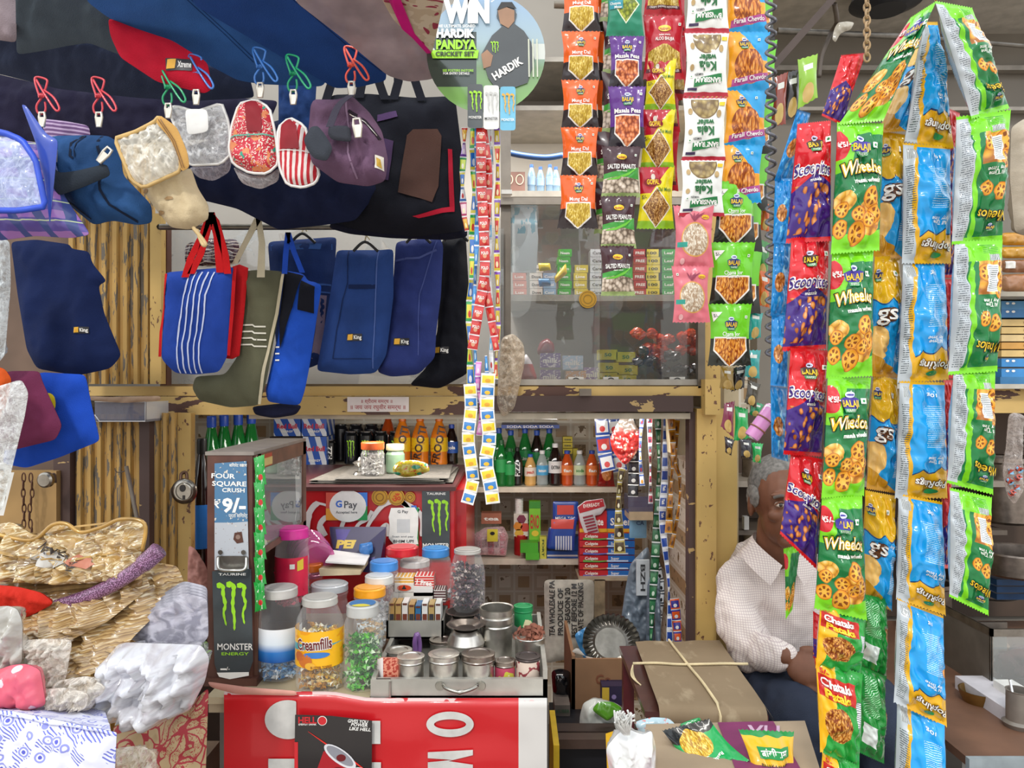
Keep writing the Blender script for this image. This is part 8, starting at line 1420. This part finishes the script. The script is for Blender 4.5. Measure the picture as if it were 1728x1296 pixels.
c = cz(1720, 1.9); mb = MB(); lathe(mb, pl([(0, 0), (22, 0), (26, 8), (20, 12), (20, 60), (21, 62), (18, 62), (17, 12), (0, 10)], 1.9 / F), c, M('8d857c', .35, .5), 28); mb.build('steel_mug', None, 'grey mug with spoon at the right edge of the counter', 'mug')
mb = MB(); tube(mb, [c + Vector((-.01, -.01, .02)), c + Vector((-.03, -.01, .12))], .003, steel('d0d0d0')); mb.build('spoon', None, 'bright spoon standing in the grey mug', 'spoon')
mb = MB(); a = cz(1672, 1.98); box(mb, (a.x, 1.9, zc), (a.x + .10, 2.14, zc + .035), M('c8c4c8', .4, var=.1)); mb.build('white_box', None, 'small white box wrapped in film on the brown counter', 'box', bevel=.003); mb = MB(); a = cz(1684, 2.04); box(mb, (a.x, 2.0, zc + .035), (a.x + .05, 2.06, zc + .055), M('dcdad4', .4)); mb.build('white_packet', None, 'small white pack with green strip on the film wrapped box', 'packet', bevel=.002)
for i, (x0, y0, x1, y1, Y, d) in enumerate(((1672, 1062, 1800, 1150, 2.1, .3), (1600, 1050, 1700, 1120, 2.35, .25))):
    r = thing('glass_tray', ['steel framed glass container with dark red contents at right', 'grey steel container behind the brass bowl'][i], 'container', P((x0 + x1) / 2, y1, Y)); a = P(x0, y1, Y); b = P(x1, y0, Y)
    part('frame', r, lambda mb: (box(mb, (a.x, Y, b.z - .02), (b.x, Y + .008, b.z), steel('9a948c', .35)), box(mb, (a.x, Y, b.z - .02), (a.x + .008, Y + d, b.z), steel('9a948c', .35)), box(mb, (a.x, Y, zc), (a.x + .006, Y + .006, b.z), steel('9a948c', .35)))); part('panel', r, lambda mb: (box(mb, (a.x, Y + .002, zc), (b.x, Y + .005, b.z), pane(op=.3) if i == 0 else M('6d675e', .4, .4)), box(mb, (a.x + .001, Y, zc), (a.x + .004, Y + d, b.z), M('6d675e', .4, .4)))); part('contents', r, lambda mb: Sheet([(x0 + 12, (y0 + y1) / 2), (x0 + 60, y0 + 26), (x1, y0 + 30), (x1, y1 - 5), (x0 + 12, y1 - 5)], Y + .1, .05, wr=.02, ws=.08).mesh(mb, M('5a2a28' if i == 0 else '8a6a50', .6, var=.3)))
for i in range(3): mb = MB(); bx(mb, 1682, 978 + i * 12, 1800, 988 + i * 12, 2.6 + .05 * i, .08, M('1c4a78', .4)); mb.build('blue_frame_bar', None, f'dark blue bar behind the last green bag, {ORD[i]} of three', 'bar')
# ================================================================ the seated shopkeeper
SK = M('6e4632', .5, var=.12, sc_=25, spec=.35)
def ell(mb, c, r, mt, xf=None, n=20):
    vs = []
    for j in range(n + 1):
        t = j / n * pi
        for k in range(n): a = 2 * pi * k / n; q = Vector((r[0] * math.sin(t) * math.cos(a), r[1] * math.sin(t) * math.sin(a), r[2] * math.cos(t))); q = xf @ q if xf else q; vs.append(Vector(c) + q)
    mb.add(vs, [(j * n + k, j * n + (k + 1) % n, (j + 1) * n + (k + 1) % n, (j + 1) * n + k) for j in range(n) for k in range(n)], mt)
def limb(mb, pts, rs, mt, k=6):
    L = spline(pts, k); m_ = len(L); rr = []
    for i in range(m_): t = i / (m_ - 1) * (len(rs) - 1); a = int(min(t, len(rs) - 2)); rr.append(rs[a] * (1 - (t - a)) + rs[a + 1] * (t - a))
    tube(mb, L, rr, mt, 16); ell(mb, L[0], (rr[0],) * 3, mt, n=10); ell(mb, L[-1], (rr[-1],) * 3, mt, n=10)
def fuse(o, vox, sm=6):
    m_ = o.modifiers.new('fuse', 'REMESH'); m_.mode = 'VOXEL'; m_.voxel_size = vox; m_.use_smooth_shade = True
    s_ = o.modifiers.new('smooth', 'SMOOTH'); s_.iterations = sm; s_.factor = .5; return o
HY = 2.12; H = P(1318, 846, HY)           # head centre
man = thing('person', 'grey haired man in checked shirt sitting behind the snack strings', 'person', Vector((.78, 2.25, 0)))
Z = lambda x, y, Y: P(x, y, Y)
mb = MB()
X = Matrix.Rotation(-.12, 4, 'Z')
ell(mb, H + Vector((0, .012, .022)), (.076, .094, .095), SK, X); ell(mb, H + Vector((0, -.018, -.045)), (.058, .072, .075), SK, X)     # skull, face
ell(mb, H + Vector((0, -.062, -.098)), (.030, .026, .022), SK)                                                       # chin
for sx in (-1, 1):
    ell(mb, H + Vector((sx * .036, -.066, -.028)), (.024, .018, .018), SK); ell(mb, H + Vector((sx * .031, -.078, .028)), (.026, .010, .008), SK)    # cheek, brow ridge
    ell(mb, H + Vector((sx * .079, .012, -.012)), (.010, .018, .032), SK, Matrix.Rotation(sx * .3, 4, 'Z'))
    ell(mb, H + Vector((sx * .010, -.094, -.040)), (.009, .009, .008), SK, n=10)
tube(mb, [H + Vector((0, -.082, .020)), H + Vector((0, -.094, -.010)), H + Vector((0, -.104, -.036))], [.008, .010, .013], SK, 10)
ell(mb, H + Vector((0, -.083, -.064)), (.024, .010, .005), SK, n=12); ell(mb, H + Vector((0, -.080, -.073)), (.020, .010, .006), SK, n=12)
limb(mb, [H + Vector((0, .03, -.06)), H + Vector((.0, .05, -.14)), Vector((.765, 2.22, .98))], [.052, .052, .065], SK)
sh = Vector((.765, 2.25, .94)); pel = Vector((.80, 2.30, .52)); SL = Vector((.655, 2.22, .93)); SR = Vector((.915, 2.24, .93))
limb(mb, [sh, (sh + pel) / 2 + Vector((0, 0, 0)), pel], [.12, .125, .13], SK); ell(mb, sh + Vector((.02, 0, 0)), (.15, .09, .07), SK)
EL = Z(1270, 1098, 2.10); WR = Z(1322, 1106, 1.97); ER = Vector((.97, 2.14, .74)); WR2 = Z(1420, 1112, 1.99)
limb(mb, [SL, (SL + EL) / 2 + Vector((-.015, 0, 0)), EL], [.055, .046, .038], SK); limb(mb, [EL, (EL + WR) / 2, WR], [.038, .034, .026], SK)
limb(mb, [SR, ER], [.055, .04], SK, 4); limb(mb, [ER, WR2], [.038, .026], SK, 4)
KL = Vector((.71, 1.90, .655)); KR = Vector((.91, 1.86, .66))
for a, b, f in ((pel + Vector((-.09, 0, .03)), KL, Vector((.71, 1.95, .06))), (pel + Vector((.09, 0, .03)), KR, Vector((.92, 1.92, .06)))): limb(mb, [a, b], [.085, .062], SK, 4); limb(mb, [b, f], [.058, .038], SK, 4); limb(mb, [f, f + Vector((0, -.14, -.03))], [.036, .03], SK, 4)
# hands: palm, four fingers of different length and a thumb leaving its side
def hand(wr, dr, side, up=Vector((0, 0, 1)), s=1.0):
    dr = dr.normalized(); sd = dr.cross(up).normalized() * side; pm = wr + dr * .05 * s
    ell(mb, pm, (.042 * s, .036 * s, .018 * s), SK, Matrix((dr, sd, dr.cross(sd))).transposed().to_4x4(), 12)
    for k, (off, ln) in enumerate(((.027, .068), (.009, .078), (-.010, .073), (-.027, .058))):
        a = wr + dr * .085 * s + sd * off * s; dn = -up
        b = a + dr * ln * .42 * s + dn * .010; c = b + dr * ln * .28 * s + dn * .022; d = c + dr * ln * .08 * s + dn * .022
        tube(mb, spline([a - dr * .02, a, b, c, d], 4), [.0098] * 9 + [.0085] * 8, SK, 10); ell(mb, d, (.0085,) * 3, SK, n=8); ell(mb, b, (.0102,) * 3, SK, n=8)
    a = wr + dr * .028 * s + sd * .030 * s; b = a + dr * .03 + sd * .024 - up * .006; c = b + dr * .032 + sd * .004 - up * .010
    tube(mb, spline([a, b, c], 4), [.013] * 3 + [.011] * 3 + [.009] * 3, SK, 10); ell(mb, c, (.009,) * 3, SK, n=8)
hand(WR, Vector((.80, -.2, -.52)), -1, Vector((-.25, -.85, .45)), 1.15); hand(WR2, Vector((-.4, -.7, -.5)), 1)
body = fuse(mb.build('body', man, 'weathered brown skin'), .0042, 4)
# face details
part('hair', man, lambda m: (ell(m, H + Vector((.002, .026, .036)), (.083, .096, .094), M('6d6964', .8, var=.3, sc_=90), X), [ell(m, H + Vector((sx * .074, .01, .014)), (.013, .042, .034), M('77726c', .8, var=.3, sc_=90)) for sx in (-1, 1)]), 'short grey hair')
h_o = man.children[-1]
for v in h_o.data.vertices:                        # trim the hair line off the face
    w_ = v.co + h_o.location + man.location - H
    if w_.y < -.035 and w_.z < .075 - abs(w_.x) * .25: v.co.y += (-.035 - w_.y) * 1.0
    n_ = noise.noise(v.co * 60) * .006; v.co.x += n_; v.co.z += n_
for sx in (-1, 1):
    e_ = H + Vector((sx * .031, -.079, .004))
    ey = part('eye', man, lambda m: (ell(m, e_, (.014, .010, .0075), M('cfc4b8', .2, coat=.8), n=12), ell(m, e_ + Vector((0, -.0075, 0)), (.0058, .004, .0058), M('1c120e', .1, coat=1), n=10)))
    part('eyelid', ey, lambda m: tube(m, spline([e_ + Vector((-.015, -.004, -.001)), e_ + Vector((0, -.0095, .0078)), e_ + Vector((.015, -.004, -.001))]), .0028, SK, 8))
    part('eyebrow', man, lambda m: tube(m, spline([e_ + Vector((-.018, -.004, .018)), e_ + Vector((0, -.010, .024)), e_ + Vector((.018, -.004, .019))]), .0042, M('5a524c', .9), 8), 'grey eyebrow')
part('moustache', man, lambda m: tube(m, spline([H + Vector((-.026, -.086, -.062)), H + Vector((0, -.098, -.053)), H + Vector((.026, -.086, -.062))]), .007, M('8c8680', .9, var=.3, sc_=120), 8), 'grey moustache')
# clothes
def chk(n):
    x, y, z = n.xyz(); a = ((x * 165) % 1.0) < .22; b = ((z * 165) % 1.0) < .22; return n.mix('ddd2ca', '9a8088', (a | b) * .55)
SHM = mat('checked', chk, .8, spec=.2)
def shirt(m):
    ell(m, sh + Vector((.02, 0, -.01)), (.165, .115, .095), SHM); limb(m, [sh, (sh + pel) / 2, pel + Vector((0, 0, .06))], [.13, .145, .155], SHM)
    limb(m, [SL + Vector((0, 0, .0)), (SL + EL) / 2 + Vector((-.022, 0, 0)), EL + Vector((-.004, 0, 0))], [.066, .064, .058], SHM); limb(m, [EL, (EL + WR) / 2 + Vector((0, 0, .0)), WR - (WR - EL) * .12], [.056, .050, .040], SHM)
    limb(m, [SR, ER], [.075, .06], SHM, 4); limb(m, [ER, WR2 - (WR2 - ER) * .15], [.058, .042], SHM, 4)
    limb(m, [Vector((.745, 2.2, 1.0)), Vector((.765, 2.24, .98))], [.07, .08], SHM, 4)
sm_ = fuse(part('shirt', man, shirt, 'cream shirt with fine grey checks'), .008, 5)
dtx = bpy.data.textures.new('folds', 'CLOUDS'); dtx.noise_scale = .07; dm = sm_.modifiers.new('folds', 'DISPLACE'); dm.texture = dtx; dm.strength = .034; dm.mid_level = .5
def coll(m):
    for sx in (-1, 1):
        L = spline([H + Vector(q) for q in ((0, .10, -.105), (sx * .05, .075, -.112), (sx * .064, .03, -.125), (sx * .045, -.022, -.150), (sx * .012, -.045, -.178))], 5)
        vs = []
        for i, q in enumerate(L): w_ = .030 + .012 * i / len(L); vs += [q + Vector((0, 0, .012)), q + Vector((sx * .020, -.006, -w_ * .5)), q + Vector((sx * .034, -.004, -w_))]
        m.add(vs, [(3 * i + k, 3 * i + k + 1, 3 * i + k + 4, 3 * i + k + 3) for i in range(len(L) - 1) for k in (0, 1)], SHM)
part('collar', man, coll)
TR = fabric('2b3140')
def trou(m):
    ell(m, pel, (.18, .16, .11), TR)
    for a, b, f in ((pel + Vector((-.09, 0, .05)), KL, Vector((.71, 1.95, .10))), (pel + Vector((.09, 0, .05)), KR, Vector((.92, 1.92, .10)))): limb(m, [a, (a + b) / 2 + Vector((0, 0, .03)), b], [.11, .105, .088], TR, 4); limb(m, [b, f], [.085, .065], TR, 4)
tr_ = fuse(part('trousers', man, trou, 'dark slate trousers'), .010, 5); dm = tr_.modifiers.new('folds', 'DISPLACE'); dm.texture = dtx; dm.strength = .028; dm.mid_level = .5
for f in (Vector((.71, 1.95, .04)), Vector((.92, 1.92, .04))): part('sandal', man, lambda m: box(m, (f.x - .045, f.y - .19, 0), (f.x + .045, f.y + .05, .02), M('3a2a22')), bevel=.006)
r = thing('stool', 'dark wooden stool under the seated man', 'stool', (.80, 2.32, 0)); part('seat', r, lambda mb: box(mb, (.62, 2.15, .345), (.98, 2.5, .375), M('3d2018', .5)), bevel=.004)
for x in (.64, .93):
    for Y in (2.17, 2.45): part('leg', r, lambda mb: box(mb, (x, Y, 0), (x + .03, Y + .03, .345), M('3d2018', .5)))
